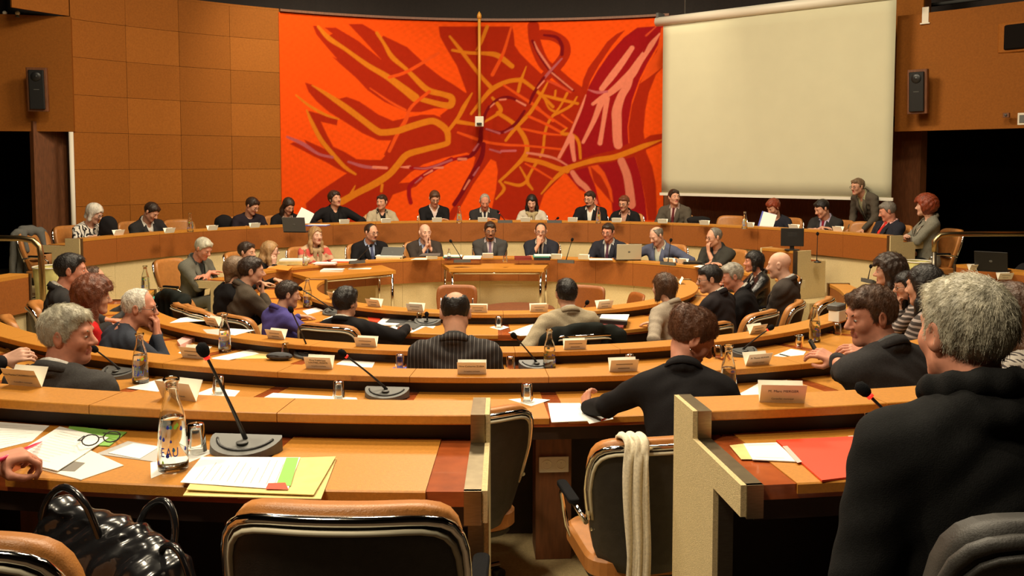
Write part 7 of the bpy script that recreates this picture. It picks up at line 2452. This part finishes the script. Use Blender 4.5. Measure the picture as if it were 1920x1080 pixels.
# white scarf over the chair in the aisle
ch = [o for o in COL.objects if o.get('label', '').startswith('empty-backed armchair with a white')][0]
cz = ch.location
Rz = Matrix.Rotation(ch.rotation_euler.z, 3, 'Z')
path = [(-.20, .80), (-.235, .90), (-.275, .985), (-.325, 1.005), (-.375, .985), (-.40, .90), (-.405, .70), (-.41, .50), (-.415, .28), (-.42, .06)]
t = thing('scarf', 'long cream scarf hanging over the chair back in the aisle', 'scarf', cz, ch.rotation_euler.z)
ux = (on(1190, 900, 1.0).x - cz.x) * .8
for nm, xo, w_, dy in (('upper_fold', -.018, .058, 0), ('lower_fold', .018, .052, -.012)):
    fine = catmull([(y, z) for y, z in path], 6)
    n, k = len(fine), 9
    v, fc = [], []
    for i in range(n):
        y, z = fine[i]
        for j in range(k):
            s_ = j / (k - 1) * 2 - 1
            sq = 1.0 if i > 14 else .85
            x = xo + s_ * w_ / 2 * sq + .006 * math.sin(i * .35)
            rip = .008 * math.sin(s_ * 5 + i * .22)
            v.append((x, y + dy + (rip if z < .95 else 0), z + (rip if z > .95 else 0)))
    for i in range(n - 1):
        for j in range(k - 1):
            a = i * k + j
            fc.append((a, a + 1, a + k + 1, a + k))
    o = link(nm, mesh_from(v, fc, True), t, cl('cream_wool', (.80, .72, .54)))
    sm = o.modifiers.new('thick', 'SOLIDIFY'); sm.thickness = .012; sm.offset = 0
    o.location = (-.12, 0, 0)

# patent handbag on the corner chair
hb = Vector((-1.02, 2.24, FZ['A'] + .47))
t = thing('handbag', 'glossy black patent handbag on the chair at lower left', 'handbag', hb, math.radians(-28))
t.scale = (1.1, 1.1, 1.08)
pat = mat('patent_leather', (.008, .008, .009), .22, coat=.25, bump=(14, .2))
f = Field(np.array((-.30, -.20, -.03)), np.array((.32, .20, .44)), .011)
f.ell((0, 0, .16), np.array((.22, .12, .17)), k=.04)
f.cone((-.17, 0, .06), (.17, 0, .06), .10, k=.05); f.cone((-.16, 0, .31), (.17, 0, .27), .040, .05, k=.06)
f.cone((-.17, 0, .30), (-.20, 0, .10), .05, .06, k=.05)
f.ell((.19, -.03, .18), np.array((.08, .09, .12)), k=.04)
f.func(lambda X, Y, Z: (.005 * np.sin(X * 40 + Z * 40) * np.sin(X * 40 - Z * 40) + .004 * np.sin(X * 90 + 5 * np.sin(Z * 30))).astype(np.float32), 'add')
P_, Q_ = f.mesh(); P_[:, 2] = np.maximum(P_[:, 2], 0)
link('body', quads_mesh(P_, Q_), t, pat)
for pts_ in ([(-.19, -.04, .27), (-.15, -.05, .37), (-.07, -.06, .425), (.0, -.06, .40), (.03, -.04, .30)], [(.03, .05, .30), (.06, .06, .36), (.12, .06, .385), (.16, .05, .34), (.17, .03, .27)]):
    MB().tube(catmull(pts_, 6).tolist(), .0085, 8).build('handle', pat, t)
MB().tube(catmull([(.16, 0, .22), (.20, -.02, .32), (.26, -.03, .33), (.29, -.03, .26), (.25, -.04, .20)], 6).tolist(), .008, 8).build('side_strap', pat, t)
MB().tube([(-.18, -.045, .345), (0, -.055, .335), (.18, -.05, .31)], .007, 6).build('zip_edge', M['grey_dark'], t)
for x in (-.15, .10):
    MB().lathe([(.012, 0), (.012, .006), (0, .008)], n=12).build('ring_stud', M['chrome'], t)
    t.children[-1].rotation_euler = (PI / 2, 0, 0); t.children[-1].location = (x, -.10, .20)
# pale yellow refuse sacks
for (u, v, y_, zb, lab, s_) in ((100, 500, 10.6, .0, 'pale yellow translucent refuse sack behind the left handrail', 1.0), (1722, 490, 11.6, .40, 'pale yellow refuse sack at the right end of platform', .8)):
    p = at_y(u, v, y_)
    t = thing('refuse_sack', lab, 'bag', (p.x, p.y, zb), 0, 'yellow refuse sacks')
    H_ = p.z - zb
    prof = []
    n = 20
    v_, f_ = [], []
    for j in range(13):
        z = H_ * j / 12
        r0 = (.13 + .09 * (j / 12) ** .6) * s_
        for k in range(n):
            a = 2 * PI * k / n
            rr_ = r0 * (1 + .08 * math.sin(5 * a + j * .6) * (1 - j / 14))
            v_.append((rr_ * math.cos(a), rr_ * math.sin(a), z))
    for j in range(12):
        for k in range(n):
            l = (k + 1) % n
            f_.append((j * n + k, j * n + l, (j + 1) * n + l, (j + 1) * n + k))
    f_.append(tuple(range(n - 1, -1, -1)))
    yl = mat('yellow_film', (.72, .66, .26), .35, noise=(12, .15))
    link('sack', mesh_from(v_, f_, True), t, yl)
    MB().tube([(.222 * s_ * math.cos(a), .222 * s_ * math.sin(a), H_) for a in np.linspace(0, 2 * PI, 21)[:-1]], .010, 6, closed=True).build('hoop', M['white'], t)
# smartphone in the hand of the turned man
p = on(1528, 655, 1.15)
t = thing('smartphone', 'black smartphone in the hands of the turned man', 'phone', p, math.radians(40))
t.rotation_euler = (math.radians(60), 0, math.radians(60))
MB().rbox((0, 0, 0), (.065, .125, .009), .01).build('case', M['black_plastic'], t)
MB().rbox((0, 0, .0052), (.058, .110, .001), .006).build('display', M['grey_dark'], t)
print('things done', round(time.time() - T0, 1))
